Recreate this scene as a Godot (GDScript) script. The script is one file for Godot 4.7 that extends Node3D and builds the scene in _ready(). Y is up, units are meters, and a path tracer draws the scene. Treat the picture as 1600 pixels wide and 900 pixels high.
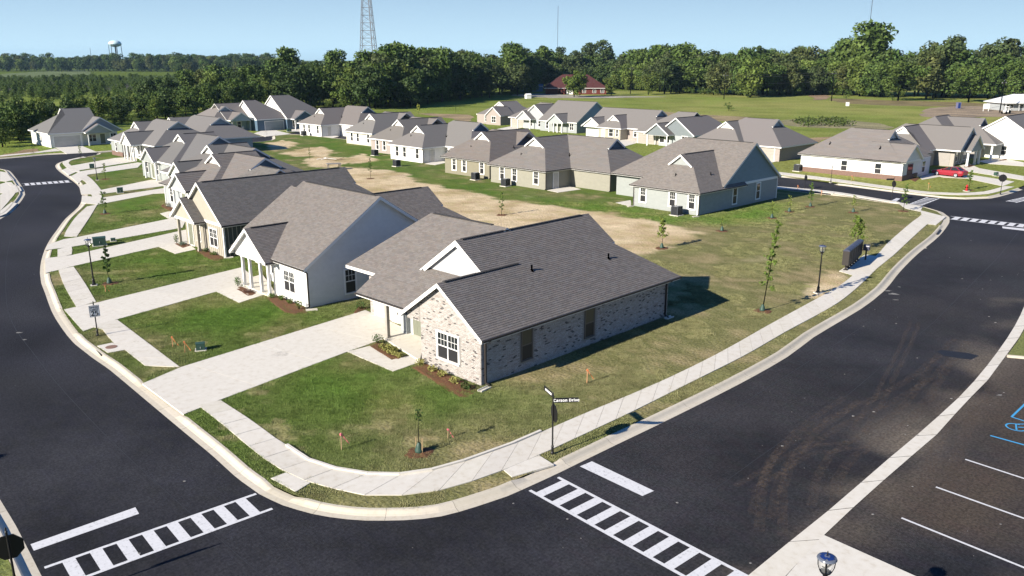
extends Node3D

var M := {}
var rng := RandomNumberGenerator.new()
var noise := FastNoiseLite.new()
var coarse := FastNoiseLite.new()
var cache := {}


func _ready() -> void:
	rng.seed = 7
	noise.seed = 11
	noise.frequency = 0.12
	noise.fractal_octaves = 4
	coarse.seed = 5
	coarse.frequency = 0.02
	# camera, sky, sun, exposure
	var cam := Camera3D.new()
	cam.name = "camera"
	add_child(cam)
	cam.position = Vector3(0, 17.0, 0)
	cam.rotation.x = -0.27272
	cam.fov = 38.74
	cam.far = 9000.0
	cam.current = true
	var sky_mat := ProceduralSkyMaterial.new()
	sky_mat.sky_top_color = Color(0.012, 0.06, 0.20).linear_to_srgb()
	sky_mat.sky_horizon_color = Color(0.305, 0.425, 0.495).linear_to_srgb()
	sky_mat.sky_curve = 0.10
	sky_mat.ground_bottom_color = Color(0.20, 0.22, 0.14)
	sky_mat.ground_horizon_color = Color(0.27, 0.38, 0.46).linear_to_srgb()
	sky_mat.ground_curve = 0.02
	sky_mat.sun_angle_max = 1.0
	var sky := Sky.new()
	sky.sky_material = sky_mat
	var env := Environment.new()
	env.background_mode = Environment.BG_SKY
	env.sky = sky
	env.tonemap_mode = Environment.TONE_MAPPER_LINEAR
	env.tonemap_exposure = 2.15
	env.sdfgi_enabled = true
	env.ssao_enabled = true
	env.ssil_enabled = true
	env.fog_enabled = true
	env.fog_density = 0.00005
	env.fog_light_color = Color(0.62, 0.76, 0.86)
	var world := WorldEnvironment.new()
	world.name = "world"
	world.environment = env
	add_child(world)
	var sun := DirectionalLight3D.new()
	sun.name = "sun"
	add_child(sun)
	sun.light_energy = 1.6
	sun.light_color = Color(1.0, 0.965, 0.905)
	sun.light_angular_distance = 0.53
	sun.shadow_enabled = true
	var az := deg_to_rad(38.5)
	var el := deg_to_rad(26.0)
	sun.look_at_from_position(Vector3.ZERO, Vector3(cos(az) * cos(el), -sin(el), -sin(az) * cos(el)))
	make_materials()
	build_ground()
	build_houses()
	build_things()
	build_background()
	build_tufts()
	build_chips()


# ---------------------------------------------------------------- mesh helpers
class MB:
	var v := PackedVector3Array()
	var n := PackedVector3Array()
	var c := PackedColorArray()
	var ix := PackedInt32Array()
	var col := Color.WHITE

	func quad(a: Vector3, b: Vector3, d: Vector3, e: Vector3) -> void:
		var nn := (d - a).cross(e - b).normalized()
		var k := v.size()
		v.append(a); v.append(b); v.append(d); v.append(e)
		n.append(nn); n.append(nn); n.append(nn); n.append(nn)
		c.append(col); c.append(col); c.append(col); c.append(col)
		ix.append(k); ix.append(k + 2); ix.append(k + 1)
		ix.append(k); ix.append(k + 3); ix.append(k + 2)

	func tri(a: Vector3, b: Vector3, d: Vector3) -> void:
		var nn := (b - a).cross(d - a).normalized()
		var k := v.size()
		v.append(a); v.append(b); v.append(d)
		n.append(nn); n.append(nn); n.append(nn)
		c.append(col); c.append(col); c.append(col)
		ix.append(k); ix.append(k + 2); ix.append(k + 1)

	func poly(p: Array, down := false) -> void:
		for i in range(1, p.size() - 1):
			if down:
				tri(p[0], p[i + 1], p[i])
			else:
				tri(p[0], p[i], p[i + 1])

	func box(lo: Vector3, hi: Vector3) -> void:
		obox(Transform3D(Basis(), (lo + hi) * 0.5), (hi - lo))

	# a box with all its vertical and horizontal edges cut by a small chamfer on the four long sides
	func obox(t: Transform3D, size: Vector3) -> void:
		var h := size * 0.5
		var p := []
		for i in 8:
			p.append(t * Vector3(h.x * (1 if i & 1 else -1), h.y * (1 if i & 2 else -1), h.z * (1 if i & 4 else -1)))
		quad(p[4], p[5], p[7], p[6])
		quad(p[1], p[0], p[2], p[3])
		quad(p[5], p[1], p[3], p[7])
		quad(p[0], p[4], p[6], p[2])
		quad(p[6], p[7], p[3], p[2])
		quad(p[0], p[1], p[5], p[4])

	func bar(a: Vector3, b: Vector3, w: float, hgt: float) -> void:
		var d := b - a
		var l := d.length()
		if l < 0.0001:
			return
		var x := d / l
		var up := Vector3.UP if absf(x.y) < 0.95 else Vector3.RIGHT
		var z := x.cross(up).normalized()
		var y := z.cross(x).normalized()
		obox(Transform3D(Basis(x, y, z), (a + b) * 0.5), Vector3(l, hgt, w))

	func tube(a: Vector3, b: Vector3, r0: float, r1: float, seg := 8) -> void:
		var x := (b - a).normalized()
		var up := Vector3.UP if absf(x.y) < 0.95 else Vector3.RIGHT
		var u := x.cross(up).normalized()
		var w := x.cross(u).normalized()
		var k := v.size()
		for i in seg:
			var t := TAU * i / seg
			var d := u * cos(t) + w * sin(t)
			v.append(a + d * r0); v.append(b + d * r1)
			n.append(d); n.append(d)
			c.append(col); c.append(col)
		for i in seg:
			var j := (i + 1) % seg
			ix.append(k + 2 * i); ix.append(k + 2 * j); ix.append(k + 2 * i + 1)
			ix.append(k + 2 * j); ix.append(k + 2 * j + 1); ix.append(k + 2 * i + 1)
		for i in range(1, seg - 1):
			ix.append(k + 1); ix.append(k + 2 * i + 1); ix.append(k + 2 * i + 3)
			ix.append(k); ix.append(k + 2 * i + 2); ix.append(k + 2 * i)

	# a round shape turned about the vertical through at; profile of (radius, height)
	func lathe(at: Vector3, prof: Array, seg := 12) -> void:
		for i in range(prof.size() - 1):
			var p: Vector2 = prof[i]
			var q: Vector2 = prof[i + 1]
			var sl := Vector2(q.y - p.y, p.x - q.x).normalized()
			var k := v.size()
			for j in seg:
				var t := TAU * j / seg
				var d := Vector3(cos(t), 0, sin(t))
				v.append(at + d * p.x + Vector3(0, p.y, 0)); v.append(at + d * q.x + Vector3(0, q.y, 0))
				var nn := (d * sl.x + Vector3(0, sl.y, 0))
				n.append(nn); n.append(nn)
				c.append(col); c.append(col)
			for j in seg:
				var m := (j + 1) % seg
				ix.append(k + 2 * j); ix.append(k + 2 * m); ix.append(k + 2 * j + 1)
				ix.append(k + 2 * m); ix.append(k + 2 * m + 1); ix.append(k + 2 * j + 1)

	# an upright prism over a ground outline, top at y1, skirt down to y0
	func prism(pl: PackedVector2Array, y0: float, y1: float) -> void:
		var q := pl.duplicate()
		if Geometry2D.is_polygon_clockwise(q):
			q.reverse()
		var t := Geometry2D.triangulate_polygon(q)
		for i in range(0, t.size(), 3):
			var a := Vector3(q[t[i]].x, y1, q[t[i]].y)
			var b := Vector3(q[t[i + 1]].x, y1, q[t[i + 1]].y)
			var d := Vector3(q[t[i + 2]].x, y1, q[t[i + 2]].y)
			if (b - a).cross(d - a).y > 0:
				tri(a, b, d)
			else:
				tri(a, d, b)
		if y1 - y0 < 0.001:
			return
		for i in q.size():
			var a := q[i]
			var b := q[(i + 1) % q.size()]
			var na := Vector3(a.x, y0, a.y)
			var k := Vector3(b.x, y0, b.y)
			var up := Vector3(0, y1 - y0, 0)
			quad(k, na, na + up, k + up)

	func mesh() -> ArrayMesh:
		var a := []
		a.resize(Mesh.ARRAY_MAX)
		a[Mesh.ARRAY_VERTEX] = v
		a[Mesh.ARRAY_NORMAL] = n
		a[Mesh.ARRAY_COLOR] = c
		a[Mesh.ARRAY_INDEX] = ix
		var m := ArrayMesh.new()
		m.add_surface_from_arrays(Mesh.PRIMITIVE_TRIANGLES, a)
		return m


func v3(p: Vector2, y := 0.0) -> Vector3:
	return Vector3(p.x, y, p.y)


func put(called: String, shape, mat: Material, parent: Node = self) -> MeshInstance3D:
	var o := MeshInstance3D.new()
	o.name = called
	o.mesh = shape.mesh() if shape is MB else shape
	o.material_override = mat
	parent.add_child(o, true)
	return o


func tag(o: Node, label: String, category: String, group := "") -> Node:
	o.set_meta("label", label)
	o.set_meta("category", category)
	if group:
		o.set_meta("group", group)
	return o


func ground_part(o: Node, kind := "structure") -> Node:
	o.set_meta("kind", kind)
	return o


func thing(called: String, label: String, category: String, at := Vector3.ZERO, yaw := 0.0, group := "") -> Node3D:
	var o := Node3D.new()
	o.name = called
	add_child(o, true)
	o.position = at
	o.rotation.y = yaw
	tag(o, label, category, group)
	return o


func copy(src: Node3D, called: String, label: String, category: String, at: Vector3, yaw := 0.0, group := "", size := 1.0) -> Node3D:
	var o: Node3D = src.duplicate()
	o.name = called
	add_child(o, true)
	o.position = at
	o.rotation.y = yaw
	o.scale = Vector3.ONE * size
	if o.has_meta("group"):
		o.remove_meta("group")
	tag(o, label, category, group)
	return o


func noise_tex(sd: int, freq: float, stops: Array, px := 512, bump := 0.0, kind := FastNoiseLite.TYPE_SIMPLEX_SMOOTH, oct := 4) -> NoiseTexture2D:
	var f := FastNoiseLite.new()
	f.seed = sd
	f.noise_type = kind
	f.frequency = freq
	f.fractal_octaves = oct
	f.fractal_gain = 0.6
	var t := NoiseTexture2D.new()
	t.width = px
	t.height = px
	t.seamless = true
	t.noise = f
	if bump > 0.0:
		t.as_normal_map = true
		t.bump_strength = bump
	else:
		var g := Gradient.new()
		var off := PackedFloat32Array()
		var cols := PackedColorArray()
		for s in stops:
			off.append(s[0])
			cols.append(s[1])
		g.offsets = off
		g.colors = cols
		t.color_ramp = g
	return t


func mat(col: Color, rough := 0.8, tex: Texture2D = null, scale := 1.0, nrm: Texture2D = null, nscale := 1.0, vcol := false) -> StandardMaterial3D:
	var m := StandardMaterial3D.new()
	m.albedo_color = col.linear_to_srgb()
	m.roughness = rough
	m.metallic_specular = 0.4
	m.vertex_color_use_as_albedo = vcol
	if tex or nrm:
		m.uv1_triplanar = true
		m.uv1_world_triplanar = true
		m.uv1_scale = Vector3.ONE * scale
	if tex:
		m.albedo_texture = tex
	if nrm:
		m.normal_enabled = true
		m.normal_texture = nrm
		m.normal_scale = nscale
	return m


func grey(a: float, b: float) -> Array:
	return [[0.0, Color(a, a, a)], [0.5, Color((a + b) / 2, (a + b) / 2, (a + b) / 2)], [1.0, Color(b, b, b)]]


func make_materials() -> void:
	var fine := noise_tex(3, 0.05, grey(0.55, 1.0), 512, 0.0, FastNoiseLite.TYPE_VALUE_CUBIC, 5)
	var soft := noise_tex(4, 0.012, grey(0.93, 1.0))
	var blade := noise_tex(8, 0.06, [[0.0, Color(0.55, 0.55, 0.45)], [0.45, Color(0.82, 0.84, 0.76)], [1.0, Color(1.0, 1.0, 1.0)]], 1024, 0.0, FastNoiseLite.TYPE_VALUE_CUBIC, 5)
	var bumpy := noise_tex(9, 0.06, [], 512, 6.0, FastNoiseLite.TYPE_VALUE_CUBIC, 4)
	var gentle := noise_tex(10, 0.03, [], 512, 2.0)
	M.grass = mat(Color.WHITE, 0.95, blade, 0.22, bumpy, 0.9, true)
	M.grass.metallic_specular = 0.15
	M.meadow = mat(Color.WHITE, 0.95, blade, 0.06, bumpy, 0.7, true)
	M.meadow.metallic_specular = 0.1
	M.blade = mat(Color.WHITE, 0.8, null, 1.0, null, 1.0, true)
	M.blade.metallic_specular = 0.2
	M.asphalt = mat(Color.WHITE, 0.82, fine, 0.5, bumpy, 0.35, true)
	M.asphalt.metallic_specular = 0.3
	var speck := noise_tex(14, 0.02, [[0.0, Color(0.90, 0.88, 0.85)], [0.35, Color(0.965, 0.96, 0.95)], [1.0, Color(1, 1, 1)]], 1024, 0.0, FastNoiseLite.TYPE_SIMPLEX_SMOOTH, 6)
	M.concrete = mat(Color(0.60, 0.57, 0.51), 0.85, speck, 0.09, null, 0.25, true)
	M.kerb = mat(Color(0.52, 0.475, 0.395), 0.85, speck, 0.17, null, 0.3, true)
	M.paint = mat(Color(0.60, 0.60, 0.61), 0.7, noise_tex(15, 0.05, [[0.0, Color(0.70, 0.70, 0.70)], [0.32, Color(0.95, 0.95, 0.95)], [1.0, Color(1, 1, 1)]], 512, 0.0, FastNoiseLite.TYPE_VALUE_CUBIC, 5), 0.5)
	M.blue_paint = mat(Color(0.050, 0.280, 0.520), 0.7)
	M.mulch = mat(Color(0.21, 0.095, 0.045), 0.95, fine, 1.2, bumpy, 1.5)
	M.dirt = mat(Color.WHITE, 0.95, fine, 0.15, bumpy, 0.5, true)
	M.shingle = mat(Color.WHITE, 0.92, noise_tex(16, 0.08, grey(0.84, 1.0), 512, 0.0, FastNoiseLite.TYPE_VALUE_CUBIC, 4), 0.7, bumpy, 0.4, true)
	M.shingle.metallic_specular = 0.25
	M.ridge_vent = mat(Color(0.075, 0.07, 0.07), 0.9, fine, 0.8)
	M.white = mat(Color(0.660, 0.655, 0.640), 0.6, soft, 0.3)
	M.trim = mat(Color(0.720, 0.715, 0.700), 0.55)
	M.cream = mat(Color(0.350, 0.325, 0.270), 0.65, soft, 0.3)
	M.beige = mat(Color(0.330, 0.305, 0.270), 0.65, soft, 0.3)
	M.tan = mat(Color(0.255, 0.247, 0.205), 0.65, soft, 0.3)
	M.sage = mat(Color(0.300, 0.290, 0.245), 0.65, soft, 0.3)
	M.pale_blue = mat(Color(0.315, 0.340, 0.355), 0.65, soft, 0.3)
	M.ice = mat(Color(0.335, 0.355, 0.370), 0.65, soft, 0.3)
	M.light_grey = mat(Color(0.285, 0.305, 0.298), 0.65, soft, 0.3)
	M.grey_blue = mat(Color(0.30, 0.36, 0.38), 0.65, soft, 0.3)
	M.slate = mat(Color(0.26, 0.33, 0.39), 0.65, soft, 0.3)
	M.navy = mat(Color(0.08, 0.13, 0.19), 0.65, soft, 0.3)
	M.pink = mat(Color(0.310, 0.270, 0.250), 0.75, soft, 0.3)
	M.brown_grey = mat(Color(0.300, 0.280, 0.260), 0.7, soft, 0.3)
	M.mortar = mat(Color(0.460, 0.430, 0.400), 0.9, fine, 1.5)
	M.brick = mat(Color.WHITE, 0.9, fine, 1.1, null, 1.0, true)
	M.gutter = mat(Color(0.035, 0.03, 0.028), 0.45)
	M.black = mat(Color(0.012, 0.012, 0.013), 0.4)
	M.bronze = mat(Color(0.03, 0.026, 0.024), 0.5)
	M.glass = mat(Color(0.02, 0.024, 0.026), 0.06)
	M.glass.metallic_specular = 0.5
	M.screen = mat(Color(0.022, 0.022, 0.024), 0.45)
	M.garage = mat(Color(0.500, 0.485, 0.450), 0.6, soft, 0.2)
	M.door = mat(Color(0.16, 0.17, 0.13), 0.5)
	M.metal = mat(Color(0.42, 0.43, 0.44), 0.45)
	M.metal.metallic = 0.4
	M.unit = mat(Color(0.045, 0.05, 0.058), 0.5)
	M.green_box = mat(Color(0.028, 0.062, 0.048), 0.5)
	M.orange = mat(Color(0.550, 0.170, 0.060), 0.8)
	M.wood = mat(Color(0.55, 0.40, 0.22), 0.85, fine, 2.0)
	M.pole_wood = mat(Color(0.420, 0.390, 0.350), 0.9, fine, 2.0)
	M.bark = mat(Color(0.11, 0.085, 0.065), 0.95, fine, 1.5, bumpy, 1.0)
	M.pale_bark = mat(Color(0.30, 0.27, 0.23), 0.95, fine, 1.0)
	M.leaf = mat(Color.WHITE, 0.6, null, 1.0, null, 1.0, true)
	M.leaf.metallic_specular = 0.25
	M.leaf.backlight_enabled = true
	M.leaf.backlight = Color(0.5, 0.55, 0.3)
	M.lamp_glass = mat(Color(0.75, 0.76, 0.74), 0.15)
	M.solar = mat(Color(0.012, 0.03, 0.13), 0.12)
	M.silver = mat(Color(0.34, 0.36, 0.40), 0.3)
	M.sign_white = mat(Color(0.78, 0.78, 0.77), 0.4)
	M.red = mat(Color(0.360, 0.014, 0.016), 0.5)
	M.car_paint = mat(Color(0.240, 0.005, 0.018), 0.25)
	M.car_paint.clearcoat_enabled = true
	M.car_paint.clearcoat = 0.8
	M.car_paint.metallic = 0.0
	M.tyre = mat(Color(0.015, 0.015, 0.016), 0.8)
	M.steel = mat(Color(0.62, 0.66, 0.66), 0.5)
	M.red_brick = mat(Color(0.20, 0.045, 0.035), 0.9, fine, 0.6)
	M.red_roof = mat(Color(0.17, 0.06, 0.05), 0.9, fine, 0.5)
	M.shed_blue = mat(Color(0.09, 0.17, 0.28), 0.6)
	M.tower_metal = mat(Color(0.13, 0.13, 0.14), 0.6)
	M.tank = mat(Color(0.50, 0.66, 0.68), 0.5)
	M.rust = mat(Color(0.20, 0.12, 0.09), 0.9)
	M.verge = mat(Color(0.20, 0.21, 0.07), 0.95, blade, 0.22, bumpy, 0.9)
	M.near_black = mat(Color(0.014, 0.014, 0.016), 0.6)
	M.spill = mat(Color(0.32, 0.31, 0.29), 0.9, fine, 1.0)
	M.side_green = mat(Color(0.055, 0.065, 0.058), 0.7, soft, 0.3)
	M.pale_blue_side = mat(Color(0.27, 0.36, 0.40), 0.65, soft, 0.3)
	M.tan_dark = mat(Color(0.210, 0.195, 0.145), 0.65, soft, 0.3)
	M.ivory = mat(Color(0.500, 0.480, 0.410), 0.65, soft, 0.3)
	M.sage_blue = mat(Color(0.29, 0.31, 0.315), 0.65, soft, 0.3)
	M.grey_blue_light = mat(Color(0.200, 0.270, 0.300), 0.65, soft, 0.3)
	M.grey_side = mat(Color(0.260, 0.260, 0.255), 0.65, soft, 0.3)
	M.red_brick_light = mat(Color(0.300, 0.190, 0.155), 0.9, fine, 0.8)
	M.mail_top = mat(Color(0.05, 0.055, 0.085), 0.35)
	M.pink_ribbon = mat(Color(0.75, 0.16, 0.20), 0.7)
	M.orange_wood = mat(Color(0.480, 0.250, 0.130), 0.8)
	M.lantern = mat(Color(0.75, 0.76, 0.74), 0.1)
	M.lantern.albedo_color.a = 0.12
	M.lantern.transparency = BaseMaterial3D.TRANSPARENCY_ALPHA
	M.cabin = mat(Color(0.12, 0.12, 0.20), 0.6)
	M.gable_blue = mat(Color(0.155, 0.180, 0.193), 0.65, soft, 0.3)
	M.blind = mat(Color(0.075, 0.068, 0.050), 0.3)
	var dust := noise_tex(19, 0.035, [[0.0, Color(1, 1, 1, 0.0)], [0.4, Color(1, 1, 1, 0.06)], [1.0, Color(1, 1, 1, 0.30)]], 512, 0.0, FastNoiseLite.TYPE_VALUE_CUBIC, 4)
	M.dust = mat(Color(0.135, 0.10, 0.078), 0.95, dust, 0.35)
	M.dust.transparency = BaseMaterial3D.TRANSPARENCY_ALPHA
	M.stain = mat(Color(0.20, 0.18, 0.16), 0.9, dust, 0.6)
	M.stain.transparency = BaseMaterial3D.TRANSPARENCY_ALPHA
	M.bronze_light = mat(Color(0.12, 0.105, 0.09), 0.5)
	M.dark_red = mat(Color(0.10, 0.025, 0.022), 0.5)
	M.chip = mat(Color(0.16, 0.155, 0.15), 0.9)
	M.gable_white = mat(Color(0.41, 0.42, 0.435), 0.65, soft, 0.3)
	M.seam = mat(Color(0.022, 0.022, 0.025), 0.7)
	M.lamp_cap = mat(Color(0.10, 0.115, 0.15), 0.25)


# ---------------------------------------------------------------- ground, roads, kerbs, pavements
var block_a: PackedVector2Array
var block_north: PackedVector2Array
var block_left: PackedVector2Array
var lawn_a: PackedVector2Array
var dirt_yard: PackedVector2Array
var dirt_spots: Array
var lush: Array
var tracks: Array
var paved: Array = []


func seg_dist(p: Vector2, line: PackedVector2Array) -> float:
	var best := 1e9
	for i in range(line.size() - 1):
		best = minf(best, p.distance_to(Geometry2D.get_closest_point_to_segment(p, line[i], line[i + 1])))
	return best


func inside(p: Vector2, poly: PackedVector2Array) -> bool:
	return Geometry2D.is_point_in_polygon(p, poly)


# how far inside a patch a point lies, softened over a border of the given width
func within(p: Vector2, poly: PackedVector2Array, soft: float) -> float:
	var d := 1e9
	for i in poly.size():
		d = minf(d, p.distance_to(Geometry2D.get_closest_point_to_segment(p, poly[i], poly[(i + 1) % poly.size()])))
	return clampf(0.5 + (d if inside(p, poly) else -d) / soft * 0.5, 0.0, 1.0)


func framed(p: PackedVector2Array) -> Array:
	var r := Rect2(p[0], Vector2.ZERO)
	for q in p:
		r = r.expand(q)
	return [p, r.grow(2.5), 1.0]


func wobble(p: Vector2, much: float) -> Vector2:
	return p + Vector2(noise.get_noise_2d(p.x * 2.0, p.y * 2.0), noise.get_noise_2d(p.x * 2.0 + 90.0, p.y * 2.0)) * much


func mix3(a: Color, b: Color, t: float) -> Color:
	return a.lerp(b, clampf(t, 0.0, 1.0))


func lawn_colour(p: Vector2) -> Color:
	var q := wobble(p, 1.6)
	var big := coarse.get_noise_2d(p.x * 2.2, p.y * 2.2)
	var mid := noise.get_noise_2d(p.x * 1.2, p.y * 1.2)
	var fine := noise.get_noise_2d(p.x * 5.0 + 40.0, p.y * 5.0)
	# thin, dry turf to the right of the brick house, fresher turf on the house fronts
	var aside := (p.x + 1.66) * 0.71 + (p.y + 41.16) * 0.71
	var along := (p.x + 1.66) * 0.71 - (p.y + 41.16) * 0.71
	var dry := maxf(smoothstep(-2.0, 6.0, aside) * 0.8, smoothstep(-3.0, 5.0, along) * smoothstep(-24.0, -12.0, aside))
	var c := Color(0.130, 0.182, 0.048).lerp(Color(0.190, 0.192, 0.088), dry)
	c = mix3(c, Color(0.265, 0.238, 0.125), 0.18 + dry * 0.40 + big * 0.8 + mid * 0.7)
	c = mix3(c, Color(0.34, 0.27, 0.17), (mid + fine * 0.6 - 0.28 + dry * 0.16) * 2.0)
	for l in lush:
		if not l[1].has_point(q):
			continue
		var w := within(q, l[0], 2.2)
		if w > 0.0:
			c = mix3(c, Color(0.105, 0.185, 0.034).lerp(Color(0.165, 0.205, 0.055), clampf(0.5 + mid * 1.5, 0.0, 1.0)), w * 0.92)
	var d := within(q, dirt_yard, 1.6)
	for s in dirt_spots:
		if s[1].has_point(q):
			d = maxf(d, within(q, s[0], 0.9 if s[2] > 0.9 else 2.4) * s[2])
	if d > 0.0:
		var e := Color(0.78, 0.60, 0.46).lerp(Color(0.66, 0.47, 0.335), clampf(0.35 + mid * 1.6, 0.0, 1.0))
		e = e.lerp(Color(0.33, 0.30, 0.14), clampf(fine * 1.6 + mid * 1.4 - 0.25, 0.0, 0.55))
		c = mix3(c, e, smoothstep(0.25, 0.6, d))
	return c * (1.0 + fine * 0.35)


func meadow_colour(p: Vector2) -> Color:
	var big := coarse.get_noise_2d(p.x * 0.7, p.y * 0.7)
	var mid := noise.get_noise_2d(p.x * 0.35, p.y * 0.35)
	var c := Color(0.215, 0.262, 0.068)
	var dry := clampf((p.x + 20.0) / 160.0, 0.0, 0.55)
	c = mix3(c, Color(0.38, 0.35, 0.14), dry + big * 0.8 + mid * 0.5)
	c = mix3(c, Color(0.17, 0.25, 0.045), clampf(mid * 1.5 - 0.2, 0.0, 0.5))
	return c * (1.0 + mid * 0.25)


func road_colour(p: Vector2) -> Color:
	var mid := noise.get_noise_2d(p.x * 0.9, p.y * 0.9)
	var fine := noise.get_noise_2d(p.x * 6.0, p.y * 6.0)
	var c := Color(0.041, 0.041, 0.048) * (1.0 + mid * 0.5 + fine * 0.25 + coarse.get_noise_2d(p.x * 1.5, p.y * 6.0) * 0.35)
	if p.x < -6.0 or p.y < -75.0:
		return c
	var near_band := within(p, parking_edge, 3.0)
	var q := wobble(p, 0.5)
	var worn := clampf(coarse.get_noise_2d(p.x * 2.0 + 50.0, p.y * 2.0) * 0.7 + mid * 0.5 + 0.45, 0.0, 1.0) * clampf((p.x - 1.0) / 6.0, 0.0, 1.0)
	c = mix3(c, Color(0.078, 0.068, 0.062), worn * 0.45)
	var e := seg_dist(q, band_line)
	if e < 2.6:
		c = mix3(c, Color(0.30, 0.25, 0.19), clampf(1.0 - e / 2.6, 0.0, 1.0) * clampf(0.25 + mid * 1.4, 0.0, 0.75))
	c = mix3(c, Color(0.12, 0.09, 0.065), near_band * clampf(0.35 + coarse.get_noise_2d(p.x * 4.0, p.y * 4.0) * 0.9 + mid * 0.7, 0.0, 0.8))
	return c


var parking_edge: PackedVector2Array
var band_line: PackedVector2Array


# a level sheet over a ground outline, cut into cells whose corners carry the ground's own colour
func sheet(called: String, poly: PackedVector2Array, cell: float, y: float, colour: Callable, m: Material, skip: Array = []) -> MeshInstance3D:
	var lo := poly[0]
	var hi := poly[0]
	for p in poly:
		lo = lo.min(p)
		hi = hi.max(p)
	lo = (lo / cell).floor() * cell
	var nx := int(ceil((hi.x - lo.x) / cell)) + 1
	var nz := int(ceil((hi.y - lo.y) / cell)) + 1
	var b := MB.new()
	var isin := PackedByteArray()
	isin.resize(nx * nz)
	var at := PackedInt32Array()
	at.resize(nx * nz)
	at.fill(-1)
	for j in nz:
		for i in nx:
			var p := lo + Vector2(i, j) * cell
			var s := 1 if inside(p, poly) else 0
			if s:
				for k in skip:
					if inside(p, k):
						s = 2
			isin[j * nx + i] = s
	for j in nz - 1:
		for i in nx - 1:
			var k := j * nx + i
			var four := [k, k + 1, k + nx + 1, k + nx]
			var ins := 0
			var sk := 0
			for f in four:
				if isin[f] > 0:
					ins += 1
				if isin[f] == 2:
					sk += 1
			if ins == 0 or sk == 4:
				continue
			if ins == 4:
				for f in four:
					if at[f] < 0:
						at[f] = b.v.size()
						var p := lo + Vector2(f % nx, f / nx) * cell
						b.v.append(Vector3(p.x, y, p.y))
						b.n.append(Vector3.UP)
						b.c.append(colour.call(p))
				b.ix.append_array(PackedInt32Array([at[four[0]], at[four[1]], at[four[2]], at[four[0]], at[four[2]], at[four[3]]]))
				continue
			var p0 := lo + Vector2(i, j) * cell
			var sq := PackedVector2Array([p0, p0 + Vector2(cell, 0), p0 + Vector2(cell, cell), p0 + Vector2(0, cell)])
			for piece in Geometry2D.intersect_polygons(sq, poly):
				var t := Geometry2D.triangulate_polygon(piece)
				var base := b.v.size()
				for p in piece:
					b.v.append(Vector3(p.x, y, p.y))
					b.n.append(Vector3.UP)
					b.c.append(colour.call(p))
				for q in t:
					b.ix.append(base + q)
	var o := put(called, b, m)
	ground_part(o)
	return o


func smooth(p: PackedVector2Array, closed := false) -> PackedVector2Array:
	var out := PackedVector2Array()
	var nn := p.size()
	for i in (nn if closed else nn - 1):
		var a := p[(i - 1 + nn) % nn] if closed or i > 0 else p[i]
		var b := p[i]
		var d := p[(i + 1) % nn]
		var e := p[(i + 2) % nn] if closed or i + 2 < nn else d
		var steps := maxi(1, int(b.distance_to(d) / 2.0))
		for s in steps:
			out.append(b.cubic_interpolate(d, a, e, float(s) / steps))
	if not closed:
		out.append(p[nn - 1])
	return out


func resample(p: PackedVector2Array, k: int) -> PackedVector2Array:
	var total := 0.0
	for i in range(p.size() - 1):
		total += p[i].distance_to(p[i + 1])
	var out := PackedVector2Array([p[0]])
	var want := total / k
	var run := 0.0
	var at := 1
	for i in range(p.size() - 1):
		var l := p[i].distance_to(p[i + 1])
		while at < k and run + l >= want * at - 0.0001:
			out.append(p[i].lerp(p[i + 1], (want * at - run) / l))
			at += 1
		run += l
	out.append(p[p.size() - 1])
	return out


func length_of(p: PackedVector2Array) -> float:
	var t := 0.0
	for i in range(p.size() - 1):
		t += p[i].distance_to(p[i + 1])
	return t


# kerb and gutter along the edge of a road; side is +1 when the land lies to the left of the line as seen from above
func kerb(called: String, line: PackedVector2Array, side: float, low: Array, gutter := 0.5) -> void:
	var root := Node3D.new()
	root.name = called
	add_child(root, true)
	ground_part(root)
	var p := smooth(line)
	var fine := resample(p, maxi(2, int(length_of(p) / 0.75)))
	var nrm := PackedVector2Array()
	for i in fine.size():
		var t := (fine[mini(i + 1, fine.size() - 1)] - fine[maxi(i - 1, 0)]).normalized()
		nrm.append(Vector2(t.y, -t.x) * side)
	var far := MB.new()
	var i := 0
	var shade := 1.0
	while i < fine.size() - 1:
		var j := mini(i + 4, fine.size() - 1)
		var near := fine[i].length() < 85.0
		var b := MB.new() if near else far
		shade = 0.92 + rng.randf() * 0.13
		b.col = Color(shade, shade, shade * (0.97 + rng.randf() * 0.03))
		for k in range(i, j):
			var gap := 0.012 if near and k == i else 0.0
			var prof := []
			for e in 2:
				var q := fine[k + e]
				var m := nrm[k + e]
				if e == 0 and gap > 0.0:
					q = q.lerp(fine[k + 1], gap / 0.75)
				var h := 0.03
				for l in low:
					if l is PackedVector2Array and inside(q + m * 1.2, l):
						h = -0.075
				var up := []
				for o in [[0.0, -0.125], [gutter - 0.08, -0.110], [gutter + 0.02, lerpf(-0.10, h, 0.25)], [gutter + 0.13, lerpf(-0.10, h, 0.82)], [gutter + 0.19, h], [gutter + 0.32, h], [gutter + 0.32, -0.2]]:
					var w: Vector2 = q + m * o[0]
					up.append(Vector3(w.x, o[1], w.y))
				prof.append(up)
			for s in 6:
				if side > 0:
					b.quad(prof[0][s], prof[1][s], prof[1][s + 1], prof[0][s + 1])
				else:
					b.quad(prof[1][s], prof[0][s], prof[0][s + 1], prof[1][s + 1])
		if near:
			put("kerb_segment", b, M.kerb, root)
		i = j
	if far.v.size():
		ground_part(put("kerb_run", far, M.kerb, root), "stuff")


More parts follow.
